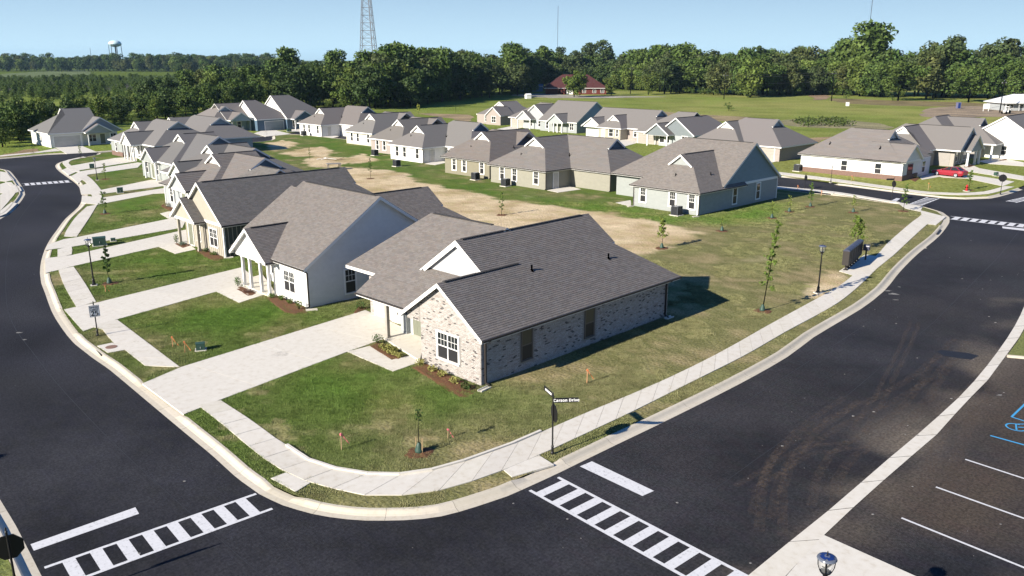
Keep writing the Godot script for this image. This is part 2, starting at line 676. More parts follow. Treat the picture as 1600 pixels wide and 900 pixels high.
# pavement slabs between an inner and an outer edge line
func pavement(called: String, inner: PackedVector2Array, outer: PackedVector2Array, step := 1.5, y := 0.035) -> void:
	var root := Node3D.new()
	root.name = called
	add_child(root, true)
	ground_part(root)
	var a := smooth(inner)
	var b := smooth(outer)
	var k := maxi(1, int(length_of(b) / step))
	var ra := resample(a, k)
	var rb := resample(b, k)
	var far := MB.new()
	for i in k:
		var g := 0.008
		var q := PackedVector2Array([ra[i].lerp(ra[i + 1], g), ra[i + 1].lerp(ra[i], g), rb[i + 1].lerp(rb[i], g), rb[i].lerp(rb[i + 1], g)])
		var near := q[0].length() < 80.0
		var m := MB.new() if near else far
		var s := 0.93 + rng.randf() * 0.12
		m.col = Color(s, s * 0.995, s * (0.97 + rng.randf() * 0.03))
		m.prism(q, -0.05, y + rng.randf() * 0.006)
		paved.append(q)
		if near:
			put("slab", m, M.concrete, root)
	if far.v.size():
		ground_part(put("slab_run", far, M.concrete, root), "stuff")


# a poured concrete area, cut by joints into an even number of bays
func concrete(called: String, p: PackedVector2Array, rows := 1, y := 0.03) -> Node3D:
	var root := Node3D.new()
	root.name = called
	add_child(root, true)
	ground_part(root)
	paved.append(p)
	if rows <= 1:
		var m := MB.new()
		m.prism(p, -0.05, y)
		put("slab", m, M.concrete, root)
		return root
	var d := (p[2] - p[1]).normalized()
	var far := 0.0
	for q in p:
		far = maxf(far, (q - p[1]).dot(d))
	var near := 0.0
	for q in p:
		near = minf(near, (q - p[1]).dot(d))
	var n := Vector2(-d.y, d.x) * 40.0
	for i in rows:
		var t0 := lerpf(near, far, float(i) / rows) + 0.006
		var t1 := lerpf(near, far, float(i + 1) / rows) - 0.006
		var cut := PackedVector2Array([p[1] + d * t0 - n, p[1] + d * t1 - n, p[1] + d * t1 + n, p[1] + d * t0 + n])
		for piece in Geometry2D.intersect_polygons(p, cut):
			var m := MB.new()
			var s := 0.95 + rng.randf() * 0.09
			m.col = Color(s, s, s)
			m.prism(piece, -0.05, y)
			put("slab", m, M.concrete, root)
	return root


func flat(called: String, p: PackedVector2Array, y: float, m: Material, parent: Node = self) -> MeshInstance3D:
	var b := MB.new()
	b.prism(p, y, y)
	return put(called, b, m, parent)


func band_of(line: PackedVector2Array, w: float) -> PackedVector2Array:
	var l := PackedVector2Array()
	var r := PackedVector2Array()
	for i in line.size():
		var t := (line[mini(i + 1, line.size() - 1)] - line[maxi(i - 1, 0)]).normalized()
		var m := Vector2(-t.y, t.x) * w * 0.5
		l.append(line[i] + m)
		r.append(line[i] - m)
	r.reverse()
	l.append_array(r)
	return l


# a painted ladder crossing: two border lines and the bars between them
func crossing(label: String, a: Vector2, b: Vector2, c: Vector2, bars: int, first: float, width: float) -> void:
	var y := -0.114
	var root := thing("crosswalk", label, "crosswalk")
	var along := (b - a).normalized()
	var across := along.orthogonal()
	if (c - a).dot(across) < 0:
		across = -across
	var wide := absf((c - a).dot(across))
	var l := a.distance_to(b)
	for s in [0.0, wide]:
		var o: Vector2 = a + across * (s - 0.075 if s > 0.0 else s)
		var p := PackedVector2Array([o, o + along * l, o + along * l + across * 0.15, o + across * 0.15])
		flat("border_line", p, y, M.paint, root)
	for i in bars:
		var o := a + along * (first + i * (l - first) / bars) + across * 0.15
		var h := across * (wide - 0.225)
		flat("stripe", PackedVector2Array([o, o + along * width, o + along * width + h, o + h]), y, M.paint, root)


func build_ground() -> void:
	block_a = smooth(PackedVector2Array([Vector2(-10.41, -29.85), Vector2(-9.36, -29.05), Vector2(-8.05, -28.38), Vector2(-6.77, -27.97), Vector2(-5.51, -27.81), Vector2(-4.54, -27.83), Vector2(-3.68, -27.88), Vector2(-2.48, -28.20), Vector2(-1.27, -28.91), Vector2(0.00, -29.75), Vector2(1.91, -31.45), Vector2(4.68, -34.09), Vector2(6.93, -36.19), Vector2(12.34, -41.43), Vector2(16.58, -45.92), Vector2(19.36, -49.43), Vector2(23.00, -53.46), Vector2(25.02, -55.71), Vector2(28.65, -60.33), Vector2(32.63, -66.34), Vector2(37.11, -72.68), Vector2(42.93, -80.41), Vector2(47.68, -87.62), Vector2(49.23, -90.62), Vector2(50.06, -93.83), Vector2(49.78, -97.03), Vector2(48.93, -98.15), Vector2(45.72, -100.93), Vector2(42.03, -106.97), Vector2(35.83, -111.39), Vector2(-48.41, -193.24), Vector2(-52.82, -179.99), Vector2(-56.60, -174.35), Vector2(-76.62, -158.18), Vector2(-77.01, -152.71), Vector2(-77.37, -147.60), Vector2(-78.21, -143.74), Vector2(-77.22, -139.19), Vector2(-75.13, -134.90), Vector2(-72.03, -130.09), Vector2(-67.33, -123.45), Vector2(-62.15, -116.18), Vector2(-58.12, -109.69), Vector2(-55.08, -103.87), Vector2(-52.19, -97.25), Vector2(-49.83, -89.85), Vector2(-47.38, -83.45), Vector2(-45.54, -78.74), Vector2(-43.71, -74.51), Vector2(-41.54, -69.97), Vector2(-39.28, -65.70), Vector2(-37.38, -62.47), Vector2(-35.45, -59.53), Vector2(-32.48, -54.95), Vector2(-29.90, -51.37), Vector2(-27.42, -48.21), Vector2(-25.06, -45.70), Vector2(-23.26, -43.92), Vector2(-19.25, -39.51), Vector2(-15.59, -35.49), Vector2(-13.61, -33.33), Vector2(-11.76, -31.18)]), true)
	block_north = PackedVector2Array([Vector2(-330, -135), Vector2(-112, -125)])
	block_north.append_array(PackedVector2Array([Vector2(-90.82, -146.13), Vector2(-85.89, -152.71), Vector2(-77.91, -157.05), Vector2(-69.82, -170.34), Vector2(-59.79, -184.46), Vector2(-56.37, -192.41), Vector2(-51.10, -201.05), Vector2(39.55, -123.45), Vector2(45.26, -115.56), Vector2(50.92, -108.04), Vector2(53.62, -104.88), Vector2(54.91, -103.37), Vector2(57.36, -102.62), Vector2(61.01, -103.37), Vector2(66.62, -108.04), Vector2(69.57, -110.82)]))
	block_north.append_array(PackedVector2Array([Vector2(86, -128), Vector2(120, -165), Vector2(360, -210), Vector2(360, -470), Vector2(-330, -470)]))
	block_left = PackedVector2Array([Vector2(-100, -118)])
	block_left.append_array(PackedVector2Array([Vector2(-83.07, -133.26), Vector2(-80.10, -130.86), Vector2(-74.76, -123.45), Vector2(-65.44, -109.69), Vector2(-62.77, -104.88), Vector2(-60.52, -99.99), Vector2(-57.85, -93.83), Vector2(-56.49, -89.09)]))
	block_left.append_array(PackedVector2Array([Vector2(-52, -75), Vector2(-46, -62), Vector2(-39, -47), Vector2(-29, -38)]))
	block_left.append_array(PackedVector2Array([Vector2(-20.95, -30.06), Vector2(-15.84, -24.28)]))
	block_left.append_array(PackedVector2Array([Vector2(-10.5, -18.5), Vector2(-6, -14), Vector2(-14, -8), Vector2(-90, -8), Vector2(-130, -90)]))
	band_line = PackedVector2Array([Vector2(8.00, -24.39), Vector2(9.08, -25.40), Vector2(10.76, -27.04), Vector2(13.05, -29.25), Vector2(16.03, -32.31), Vector2(19.23, -35.49), Vector2(23.54, -39.94), Vector2(26.37, -43.13), Vector2(29.18, -46.47), Vector2(31.59, -49.43), Vector2(34.18, -52.75), Vector2(36.87, -56.50)])
	parking_edge = PackedVector2Array([Vector2(17.09, -32.49), Vector2(20.04, -35.49), Vector2(23.13, -38.86), Vector2(26.41, -42.36), Vector2(29.36, -45.92), Vector2(30.44, -45.81), Vector2(35.43, -38.06), Vector2(21.39, -21.08), Vector2(13.98, -24.28), Vector2(11.57, -26.95), Vector2(12.33, -27.70), Vector2(14.21, -29.60)])
	tracks = [
		[smooth(PackedVector2Array([Vector2(9.69, -27.04), Vector2(10.80, -30.53), Vector2(11.90, -32.91), Vector2(13.50, -34.68), Vector2(15.83, -36.92), Vector2(18.31, -38.69), Vector2(21.06, -40.98), Vector2(23.51, -43.32), Vector2(25.27, -45.38)])), 1.0, Color(0.13, 0.095, 0.07)],
		[smooth(PackedVector2Array([Vector2(12.32, -28.86), Vector2(13.30, -31.18), Vector2(14.55, -33.03), Vector2(16.37, -34.81), Vector2(19.47, -37.52), Vector2(22.59, -41.43), Vector2(24.46, -44.12), Vector2(28.21, -48.81)])), 1.0, Color(0.12, 0.088, 0.065)],
		[PackedVector2Array([Vector2(27.26, -52.75), Vector2(24.40, -47.97), Vector2(19.33, -39.94), Vector2(16.49, -35.84)]), 0.6, Color(0.10, 0.088, 0.07)],
		[PackedVector2Array([Vector2(25.61, -41.43), Vector2(22.77, -38.06), Vector2(19.97, -34.15), Vector2(18.54, -32.02), Vector2(17.36, -30.11)]), 1.1, Color(0.16, 0.13, 0.10)],
		[smooth(PackedVector2Array([Vector2(17.72, -39.68), Vector2(13.51, -35.15), Vector2(10.95, -31.18), Vector2(9.72, -28.38)])), 0.9, Color(0.09, 0.072, 0.06)],
		[PackedVector2Array([Vector2(9.51, -30.37), Vector2(13.36, -33.83), Vector2(16.09, -34.48)]), 0.8, Color(0.10, 0.08, 0.06)],
	]
	dirt_yard = PackedVector2Array([Vector2(-30.28, -131.65), Vector2(-27.00, -133.26), Vector2(-22.58, -131.65), Vector2(-17.35, -127.06), Vector2(-13.79, -117.44), Vector2(-6.86, -109.14), Vector2(-2.43, -102.87), Vector2(2.34, -99.06), Vector2(7.54, -95.51), Vector2(11.53, -91.01), Vector2(16.14, -86.54), Vector2(18.95, -81.50), Vector2(16.05, -77.28), Vector2(13.72, -74.51), Vector2(11.90, -72.42), Vector2(5.73, -71.42), Vector2(0.00, -64.66), Vector2(-9.81, -76.71), Vector2(-19.43, -102.87), Vector2(-25.88, -118.08)])
	dirt_spots = [
		PackedVector2Array([Vector2(-51.08, -172.99), Vector2(-50.04, -179.99), Vector2(-45.14, -174.35), Vector2(-44.45, -166.50), Vector2(-45.36, -158.18)]), PackedVector2Array([Vector2(-43.89, -153.77), Vector2(-41.31, -161.64), Vector2(-38.01, -166.50), Vector2(-33.40, -153.77), Vector2(-33.45, -149.60), Vector2(-38.32, -149.60)]),
		PackedVector2Array([Vector2(-36.78, -145.64), Vector2(-34.84, -149.60), Vector2(-29.80, -147.60), Vector2(-27.68, -140.07), Vector2(-29.07, -133.26), Vector2(-33.62, -134.90)]), PackedVector2Array([Vector2(-28.63, -153.77), Vector2(-23.61, -144.69), Vector2(-25.83, -138.31), Vector2(-29.61, -143.74)]),
		PackedVector2Array([Vector2(21.48, -57.98), Vector2(23.75, -61.71), Vector2(26.21, -66.34), Vector2(27.42, -65.07), Vector2(27.36, -63.85), Vector2(24.31, -59.88), Vector2(23.04, -58.66)]),
		PackedVector2Array([Vector2(7.79, -47.04), Vector2(9.12, -47.97), Vector2(9.68, -46.70), Vector2(8.37, -45.81)]), PackedVector2Array([Vector2(18.05, -70.20), Vector2(22.14, -72.68), Vector2(24.25, -70.20), Vector2(20.77, -67.88)]),
		PackedVector2Array([Vector2(1.77, -38.06), Vector2(2.78, -38.69), Vector2(3.06, -38.06), Vector2(2.21, -37.29)]), PackedVector2Array([Vector2(10.84, -98.15), Vector2(12.84, -101.89), Vector2(14.45, -99.06), Vector2(12.12, -95.94)]), PackedVector2Array([Vector2(0.00, -105.40), Vector2(2.51, -106.44), Vector2(4.03, -102.38), Vector2(1.60, -101.41)]),
		PackedVector2Array([Vector2(-13.66, -44.33), Vector2(-12.45, -45.38), Vector2(-11.62, -43.52), Vector2(-12.56, -42.93)]), PackedVector2Array([Vector2(-6.97, -33.83), Vector2(-6.00, -35.15), Vector2(-4.72, -34.48), Vector2(-5.69, -33.09)]),
	]
	lush = [
		PackedVector2Array([Vector2(-12.05, -42.36), Vector2(-10.18, -45.38), Vector2(-7.99, -41.43), Vector2(-5.43, -40.36), Vector2(-3.61, -38.86), Vector2(-4.73, -37.14), Vector2(-7.30, -37.44), Vector2(-9.36, -39.68), Vector2(-10.60, -39.26)]),
		PackedVector2Array([Vector2(-26.18, -52.75), Vector2(-22.55, -59.00), Vector2(-19.98, -56.99), Vector2(-15.41, -57.31), Vector2(-11.53, -54.20), Vector2(-13.94, -51.37), Vector2(-17.32, -50.06), Vector2(-20.62, -50.06), Vector2(-23.10, -50.06)]),
		PackedVector2Array([Vector2(-30.65, -76.71), Vector2(-26.25, -71.92), Vector2(-24.37, -70.93), Vector2(-25.38, -68.56)]), PackedVector2Array([Vector2(-71.45, -134.90), Vector2(-73.65, -150.62), Vector2(-64.24, -143.74), Vector2(-58.84, -123.45)]),
		PackedVector2Array([Vector2(-45.92, -185.99), Vector2(-37.83, -181.45), Vector2(-25.92, -159.32), Vector2(-18.37, -130.86), Vector2(-9.39, -120.04), Vector2(-1.70, -108.04), Vector2(4.86, -102.87), Vector2(10.94, -99.06), Vector2(14.83, -93.83), Vector2(20.23, -87.98), Vector2(17.65, -85.48), Vector2(11.58, -91.40), Vector2(6.14, -97.25), Vector2(-1.62, -102.87), Vector2(-8.83, -112.56), Vector2(-20.77, -133.26), Vector2(-30.00, -148.59), Vector2(-38.37, -165.26)]),
		PackedVector2Array([Vector2(20.29, -89.85), Vector2(31.66, -100.46), Vector2(34.07, -98.15), Vector2(27.91, -87.98), Vector2(21.73, -85.48)]),
		PackedVector2Array([Vector2(-32.83, -66.78), Vector2(-32.10, -71.42), Vector2(-26.91, -66.78), Vector2(-29.42, -62.67)]), PackedVector2Array([Vector2(-49.24, -95.94), Vector2(-47.24, -105.40), Vector2(-43.49, -101.89), Vector2(-43.26, -87.98)]),
	]
	lush = lush.map(framed)
	dirt_spots = dirt_spots.map(framed)
	for i in range(5, dirt_spots.size()):
		dirt_spots[i][2] = 0.5
	# the low ground that everything is laid on, out to the horizon
	var far_ground := MB.new()
	far_ground.col = Color(0.13, 0.17, 0.035)
	far_ground.quad(Vector3(-7000, -0.3, 600), Vector3(7000, -0.3, 600), Vector3(7000, -0.3, -8500), Vector3(-7000, -0.3, -8500))
	ground_part(put("terrain", far_ground, M.meadow))
	var road := PackedVector2Array([Vector2(-140, 25), Vector2(130, 25), Vector2(130, -215), Vector2(-140, -215)])
	var near_road := PackedVector2Array([Vector2(-24, -21), Vector2(39, -21), Vector2(39, -75), Vector2(-24, -75)])
	var inner_a := Geometry2D.offset_polygon(block_a, -0.4)[0] as PackedVector2Array
	var inner_n := Geometry2D.offset_polygon(block_north, -0.4)[0] as PackedVector2Array
	var inner_l := Geometry2D.offset_polygon(block_left, -0.4)[0] as PackedVector2Array
	sheet("road", near_road, 0.375, -0.12, road_colour, M.asphalt, [inner_a])
	sheet("road", road, 3.0, -0.12, road_colour, M.asphalt, [inner_a, inner_n, inner_l, near_road])
	lawn_a = Geometry2D.offset_polygon(block_a, -0.81)[0]
	sheet("lawn", lawn_a, 0.6, 0.0, lawn_colour, M.grass)
	sheet("lawn", Geometry2D.offset_polygon(block_left, -0.81)[0], 1.5, 0.0, lawn_colour, M.grass)
	sheet("meadow", Geometry2D.offset_polygon(block_north, -0.81)[0], 3.0, 0.0, meadow_colour, M.meadow)
	build_paving()
	build_markings()


func build_paving() -> void:
	# driveways and paths, then the kerbs, which dip where a driveway crosses them
	var d1 := PackedVector2Array([Vector2(-20.08, -41.43), Vector2(-16.29, -37.44), Vector2(-14.96, -39.43), Vector2(-10.00, -46.36), Vector2(-8.06, -48.81), Vector2(-7.04, -50.97), Vector2(-10.29, -54.95), Vector2(-18.93, -43.92)])
	var d2 := PackedVector2Array([Vector2(-31.52, -55.10), Vector2(-27.76, -50.32), Vector2(-26.78, -52.75), Vector2(-22.40, -59.70), Vector2(-20.87, -62.09), Vector2(-20.53, -63.45), Vector2(-22.85, -67.22), Vector2(-30.02, -56.83)])
	var d3 := PackedVector2Array([Vector2(-41.30, -70.44), Vector2(-38.41, -65.28), Vector2(-37.87, -66.34), Vector2(-37.32, -67.66), Vector2(-33.14, -75.05), Vector2(-30.86, -77.28), Vector2(-33.31, -83.78), Vector2(-39.56, -71.67)])
	var d4 := PackedVector2Array([Vector2(-44.04, -75.87), Vector2(-43.04, -73.71), Vector2(-41.31, -75.05), Vector2(-34.44, -84.12), Vector2(-35.58, -87.98), Vector2(-37.78, -89.09), Vector2(-43.02, -79.34), Vector2(-43.82, -78.44)])
	var d5 := PackedVector2Array([Vector2(-55.43, -104.88), Vector2(-52.80, -99.52), Vector2(-50.17, -98.15), Vector2(-46.85, -106.44), Vector2(-45.39, -106.97), Vector2(-47.45, -111.39), Vector2(-52.06, -103.37)])
	var d6 := PackedVector2Array([Vector2(-59.67, -112.56), Vector2(-56.04, -105.92), Vector2(-53.54, -106.44), Vector2(-48.34, -113.15), Vector2(-49.72, -118.08), Vector2(-52.58, -119.38), Vector2(-55.28, -109.69), Vector2(-60.20, -115.56)])
	var d7 := PackedVector2Array([Vector2(-66.20, -122.76), Vector2(-61.38, -115.56), Vector2(-64.66, -124.87), Vector2(-60.75, -133.26), Vector2(-62.60, -139.19), Vector2(-63.74, -140.07), Vector2(-67.70, -128.55)])
	var d8 := PackedVector2Array([Vector2(-71.32, -130.09), Vector2(-67.21, -124.16), Vector2(-68.48, -130.09), Vector2(-64.65, -141.88), Vector2(-67.61, -148.59), Vector2(-70.61, -146.61), Vector2(-72.72, -135.74)])
	var cut := []
	for d in [[d1, 4], [d2, 4], [d3, 3], [d4, 3], [d5, 2], [d6, 2], [d7, 1], [d8, 1]]:
		concrete("driveway", d[0], d[1])
	for d in [d1, d2, d3, d4, d5, d6, d7, d8]:
		var g := Geometry2D.offset_polygon(d, 0.3)
		cut.append(g[0])
	concrete("porch_path", PackedVector2Array([Vector2(-9.91, -46.47), Vector2(-6.71, -43.23), Vector2(-5.33, -44.74), Vector2(-6.09, -45.81), Vector2(-7.05, -45.06), Vector2(-8.73, -47.50)]), 1, 0.034)
	concrete("porch_floor", PackedVector2Array([Vector2(-8.04, -48.69), Vector2(-6.98, -51.11), Vector2(-5.48, -48.81), Vector2(-5.36, -44.74), Vector2(-6.09, -45.81)]), 1, 0.12)
	concrete("porch_path", PackedVector2Array([Vector2(-22.40, -59.70), Vector2(-19.71, -56.75), Vector2(-18.56, -58.83), Vector2(-19.71, -60.24), Vector2(-21.40, -61.71)]), 1, 0.034)
	concrete("porch_floor", PackedVector2Array([Vector2(-20.94, -61.52), Vector2(-17.96, -58.23), Vector2(-17.51, -58.66), Vector2(-20.37, -64.66), Vector2(-21.04, -63.45)]), 1, 0.10)
	concrete("porch_path", PackedVector2Array([Vector2(-33.14, -75.05), Vector2(-30.44, -72.17), Vector2(-29.26, -73.98), Vector2(-31.59, -77.57)]), 1, 0.034)
	concrete("porch_path", PackedVector2Array([Vector2(-37.63, -88.72), Vector2(-40.12, -92.20), Vector2(-39.74, -93.41), Vector2(-38.42, -93.83), Vector2(-36.01, -89.47)]), 1, 0.034)
	concrete("driveway", PackedVector2Array([Vector2(-91.00, -164.65), Vector2(-82.73, -153.24), Vector2(-78.35, -155.95), Vector2(-87.22, -167.76)]), 1)
	concrete("driveway", PackedVector2Array([Vector2(63.55, -125.59), Vector2(64.23, -121.73), Vector2(67.02, -120.71), Vector2(68.04, -113.15), Vector2(72.17, -117.44), Vector2(69.73, -124.87), Vector2(69.60, -129.31)]), 1)
	concrete("driveway", PackedVector2Array([Vector2(74.23, -136.58), Vector2(71.41, -128.55), Vector2(74.33, -118.73), Vector2(76.96, -123.10), Vector2(75.36, -132.45), Vector2(76.96, -138.31)]), 1)
	concrete("porch_path", PackedVector2Array([Vector2(59.87, -119.38), Vector2(64.28, -122.76), Vector2(64.89, -126.32), Vector2(60.69, -122.07)]), 1, 0.034)
	concrete("driveway", PackedVector2Array([Vector2(80.32, -141.88), Vector2(80.19, -138.31), Vector2(84.06, -134.90), Vector2(87.17, -140.07), Vector2(87.12, -147.60)]), 1)
	concrete("driveway", PackedVector2Array([Vector2(-61.06, -196.64), Vector2(-55.94, -188.35), Vector2(-51.83, -194.92), Vector2(-58.00, -204.73), Vector2(-61.47, -204.73)]), 1)
	concrete("driveway", PackedVector2Array([Vector2(-53.96, -200.16), Vector2(-51.32, -201.96), Vector2(-53.12, -214.52), Vector2(-57.45, -216.59)]), 1)
	concrete("driveway", PackedVector2Array([Vector2(-5.52, -204.73), Vector2(-2.76, -199.26), Vector2(2.63, -213.50), Vector2(1.02, -220.84)]), 1)
	concrete("driveway", PackedVector2Array([Vector2(19.10, -170.34), Vector2(20.80, -162.83), Vector2(27.92, -177.12), Vector2(25.14, -182.94)]), 1)
	concrete("driveway", PackedVector2Array([Vector2(41.92, -141.88), Vector2(41.47, -136.58), Vector2(45.79, -141.88), Vector2(45.57, -148.59)]), 1)
	concrete("patio", PackedVector2Array([Vector2(4.72, -109.42), Vector2(6.08, -107.50), Vector2(9.35, -110.26), Vector2(7.98, -113.15)]), 1)
	concrete("patio", PackedVector2Array([Vector2(12.71, -99.52), Vector2(14.21, -96.81), Vector2(14.66, -99.99), Vector2(14.78, -101.41)]), 1)
	concrete("patio", PackedVector2Array([Vector2(-14.64, -138.31), Vector2(-12.76, -136.58), Vector2(-11.01, -140.07), Vector2(-12.51, -143.74)]), 1)
	concrete("patio", PackedVector2Array([Vector2(-42.68, -187.56), Vector2(-39.86, -184.46), Vector2(-39.39, -189.15), Vector2(-42.28, -192.41)]), 1)
	# mailbox pad and storm drain apron
	concrete("mailbox_pad", PackedVector2Array([Vector2(27.17, -65.91), Vector2(27.75, -64.46), Vector2(32.91, -70.93), Vector2(31.84, -71.92)]), 1, 0.036)
	concrete("drain_apron", PackedVector2Array([Vector2(-25.48, -47.50), Vector2(-24.81, -48.09), Vector2(-23.43, -46.81), Vector2(-24.21, -46.25)]), 1, 0.034)
	# pavements
	pavement("pavement", PackedVector2Array([Vector2(-19.01, -43.92), Vector2(-26.69, -52.75)]), PackedVector2Array([Vector2(-21.07, -44.12), Vector2(-23.47, -46.81), Vector2(-24.90, -48.21), Vector2(-27.37, -51.64), Vector2(-27.87, -51.37)]), 1.5)
	pavement("pavement", PackedVector2Array([Vector2(-30.19, -56.99), Vector2(-33.94, -62.67), Vector2(-37.21, -67.44)]), PackedVector2Array([Vector2(-30.86, -55.56), Vector2(-34.91, -61.52), Vector2(-37.90, -66.34)]), 1.5)
	pavement("pavement", PackedVector2Array([Vector2(-39.69, -71.92), Vector2(-40.42, -73.45), Vector2(-41.45, -75.32)]), PackedVector2Array([Vector2(-40.30, -70.69), Vector2(-41.23, -72.42), Vector2(-42.06, -73.98)]), 1.5)
	pavement("pavement", PackedVector2Array([Vector2(-43.18, -79.64), Vector2(-44.97, -84.46), Vector2(-46.98, -89.85), Vector2(-50.17, -98.15)]), PackedVector2Array([Vector2(-44.45, -79.64), Vector2(-45.57, -82.14), Vector2(-48.54, -89.85), Vector2(-50.74, -96.81)]), 1.5)
	pavement("pavement", PackedVector2Array([Vector2(-50.44, -99.99), Vector2(-51.82, -102.87), Vector2(-53.46, -105.92)]), PackedVector2Array([Vector2(-52.72, -101.89), Vector2(-53.53, -103.87), Vector2(-55.05, -106.44)]), 1.5)
	pavement("pavement", PackedVector2Array([Vector2(-55.28, -109.69), Vector2(-58.84, -115.56), Vector2(-62.11, -120.71), Vector2(-64.50, -124.16)]), PackedVector2Array([Vector2(-56.30, -109.14), Vector2(-59.32, -114.34), Vector2(-62.25, -118.73), Vector2(-64.35, -121.39)]), 1.5)
	pavement("pavement", PackedVector2Array([Vector2(-66.64, -127.06), Vector2(-70.40, -132.45), Vector2(-73.37, -136.58), Vector2(-75.51, -140.07), Vector2(-76.87, -143.74), Vector2(-76.23, -147.60)]), PackedVector2Array([Vector2(-69.00, -128.55), Vector2(-72.27, -133.26), Vector2(-75.00, -137.44), Vector2(-76.97, -140.97), Vector2(-77.54, -143.74), Vector2(-77.30, -148.59)]), 1.5)
	pavement("pavement", PackedVector2Array([Vector2(-15.04, -39.18), Vector2(-13.54, -37.60), Vector2(-12.39, -36.41), Vector2(-11.22, -35.01), Vector2(-10.21, -34.03), Vector2(-8.94, -32.61), Vector2(-7.56, -31.79), Vector2(-6.11, -31.34), Vector2(-4.75, -31.29), Vector2(-3.43, -31.68), Vector2(-2.10, -32.49), Vector2(0.00, -34.15), Vector2(1.67, -35.70), Vector2(4.01, -37.90), Vector2(7.82, -41.43), Vector2(12.23, -46.03), Vector2(16.93, -51.51), Vector2(21.29, -56.50), Vector2(25.46, -61.34), Vector2(28.71, -65.91), Vector2(33.11, -72.17), Vector2(35.98, -76.71), Vector2(43.27, -87.25), Vector2(46.30, -91.40), Vector2(47.52, -94.24)]),
		PackedVector2Array([Vector2(-15.96, -38.53), Vector2(-14.37, -36.77), Vector2(-12.87, -35.01), Vector2(-11.25, -33.09), Vector2(-9.63, -31.51), Vector2(-8.39, -30.63), Vector2(-6.21, -29.65), Vector2(-4.85, -29.55), Vector2(-3.25, -29.85), Vector2(-1.99, -30.53), Vector2(-0.36, -31.73), Vector2(1.20, -33.09), Vector2(2.98, -34.81), Vector2(5.54, -37.29), Vector2(9.56, -41.43), Vector2(14.02, -46.03), Vector2(17.53, -50.06), Vector2(23.37, -56.50), Vector2(27.90, -62.67), Vector2(30.68, -66.78), Vector2(34.10, -71.42), Vector2(39.40, -79.04), Vector2(43.93, -85.48), Vector2(46.93, -89.47), Vector2(48.18, -91.40)]), 1.5)
	concrete("ramp", PackedVector2Array([Vector2(-9.63, -31.51), Vector2(-8.39, -30.63), Vector2(-8.81, -29.90), Vector2(-10.14, -31.01)]), 1, 0.03)
	concrete("ramp", PackedVector2Array([Vector2(-0.36, -31.73), Vector2(1.20, -33.09), Vector2(1.83, -32.19), Vector2(0.00, -31.12)]), 1, 0.03)
	concrete("ramp", PackedVector2Array([Vector2(46.30, -91.40), Vector2(48.18, -91.40), Vector2(48.45, -90.23), Vector2(44.95, -85.48), Vector2(44.27, -86.18)]), 1, 0.03)
	concrete("ramp", PackedVector2Array([Vector2(47.28, -99.99), Vector2(49.27, -97.25), Vector2(47.12, -93.41), Vector2(46.39, -95.51)]), 1, 0.03)
	pavement("pavement", PackedVector2Array([Vector2(36.37, -113.15), Vector2(42.64, -108.59), Vector2(46.35, -102.38), Vector2(47.68, -99.99)]), PackedVector2Array([Vector2(35.83, -111.39), Vector2(42.03, -106.97), Vector2(45.80, -101.12), Vector2(47.38, -98.83)]), 1.5, 0.03)
	# far side of the side street and the corner by the red car
	pavement("pavement", PackedVector2Array([Vector2(41.12, -128.55), Vector2(47.20, -120.71), Vector2(52.69, -111.97), Vector2(55.16, -108.04), Vector2(58.84, -106.97), Vector2(62.38, -108.04), Vector2(68.30, -113.15)]), PackedVector2Array([Vector2(40.21, -125.59), Vector2(46.09, -117.76), Vector2(51.67, -109.69), Vector2(54.25, -106.18), Vector2(58.01, -105.40), Vector2(62.33, -106.44), Vector2(69.29, -112.56)]), 1.5, 0.03)
	pavement("pavement", PackedVector2Array([Vector2(-66.30, -105.40), Vector2(-67.05, -108.04), Vector2(-68.68, -111.97), Vector2(-72.44, -116.81)]), PackedVector2Array([Vector2(-59.34, -93.83), Vector2(-62.91, -101.89), Vector2(-66.65, -109.69), Vector2(-71.52, -116.81)]), 1.5)
	pavement("pavement", PackedVector2Array([Vector2(-93.52, -150.62), Vector2(-90.09, -157.05), Vector2(-90.03, -162.83)]), PackedVector2Array([Vector2(-92.30, -148.59), Vector2(-88.86, -154.85), Vector2(-86.42, -158.18)]), 1.5, 0.03)
	concrete("driveway", PackedVector2Array([Vector2(-72.05, -114.95), Vector2(-72.26, -116.81), Vector2(-68.30, -113.15), Vector2(-65.64, -109.14), Vector2(-65.26, -106.44), Vector2(-67.25, -106.97)]), 1)
	concrete("driveway", PackedVector2Array([Vector2(-80.24, -128.55), Vector2(-78.15, -127.06), Vector2(-72.66, -119.38), Vector2(-72.63, -117.44), Vector2(-73.94, -118.08)]), 1)
	concrete("driveway", PackedVector2Array([Vector2(-59.34, -93.83), Vector2(-61.63, -99.99), Vector2(-60.38, -99.06), Vector2(-57.63, -92.20), Vector2(-57.41, -90.62)]), 1)
	# little retaining edge along the corner lawn
	var edge := MB.new()
	var line := smooth(PackedVector2Array([Vector2(-10.27, -34.03), Vector2(-8.95, -32.64), Vector2(-7.57, -31.82), Vector2(-6.12, -31.37), Vector2(-4.75, -31.31), Vector2(-3.43, -31.71), Vector2(-2.10, -32.52), Vector2(0.00, -34.19), Vector2(1.36, -35.49)]))
	for i in range(line.size() - 1):
		var a := v3(line[i], 0.04)
		var b := v3(line[i + 1], 0.04)
		edge.bar(a, b, 0.14, 0.14)
	ground_part(put("pavement_edge", edge, M.concrete))
	# kerbs
	var ring := block_a.duplicate()
	ring.append(block_a[0])
	cut.append(PackedVector2Array([Vector2(-10.18, -31.12), Vector2(-9.69, -31.73), Vector2(-8.25, -30.63), Vector2(-8.74, -29.60)]))
	cut.append(PackedVector2Array([Vector2(-0.13, -30.90), Vector2(-0.41, -31.73), Vector2(1.20, -33.21), Vector2(2.08, -32.02)]))
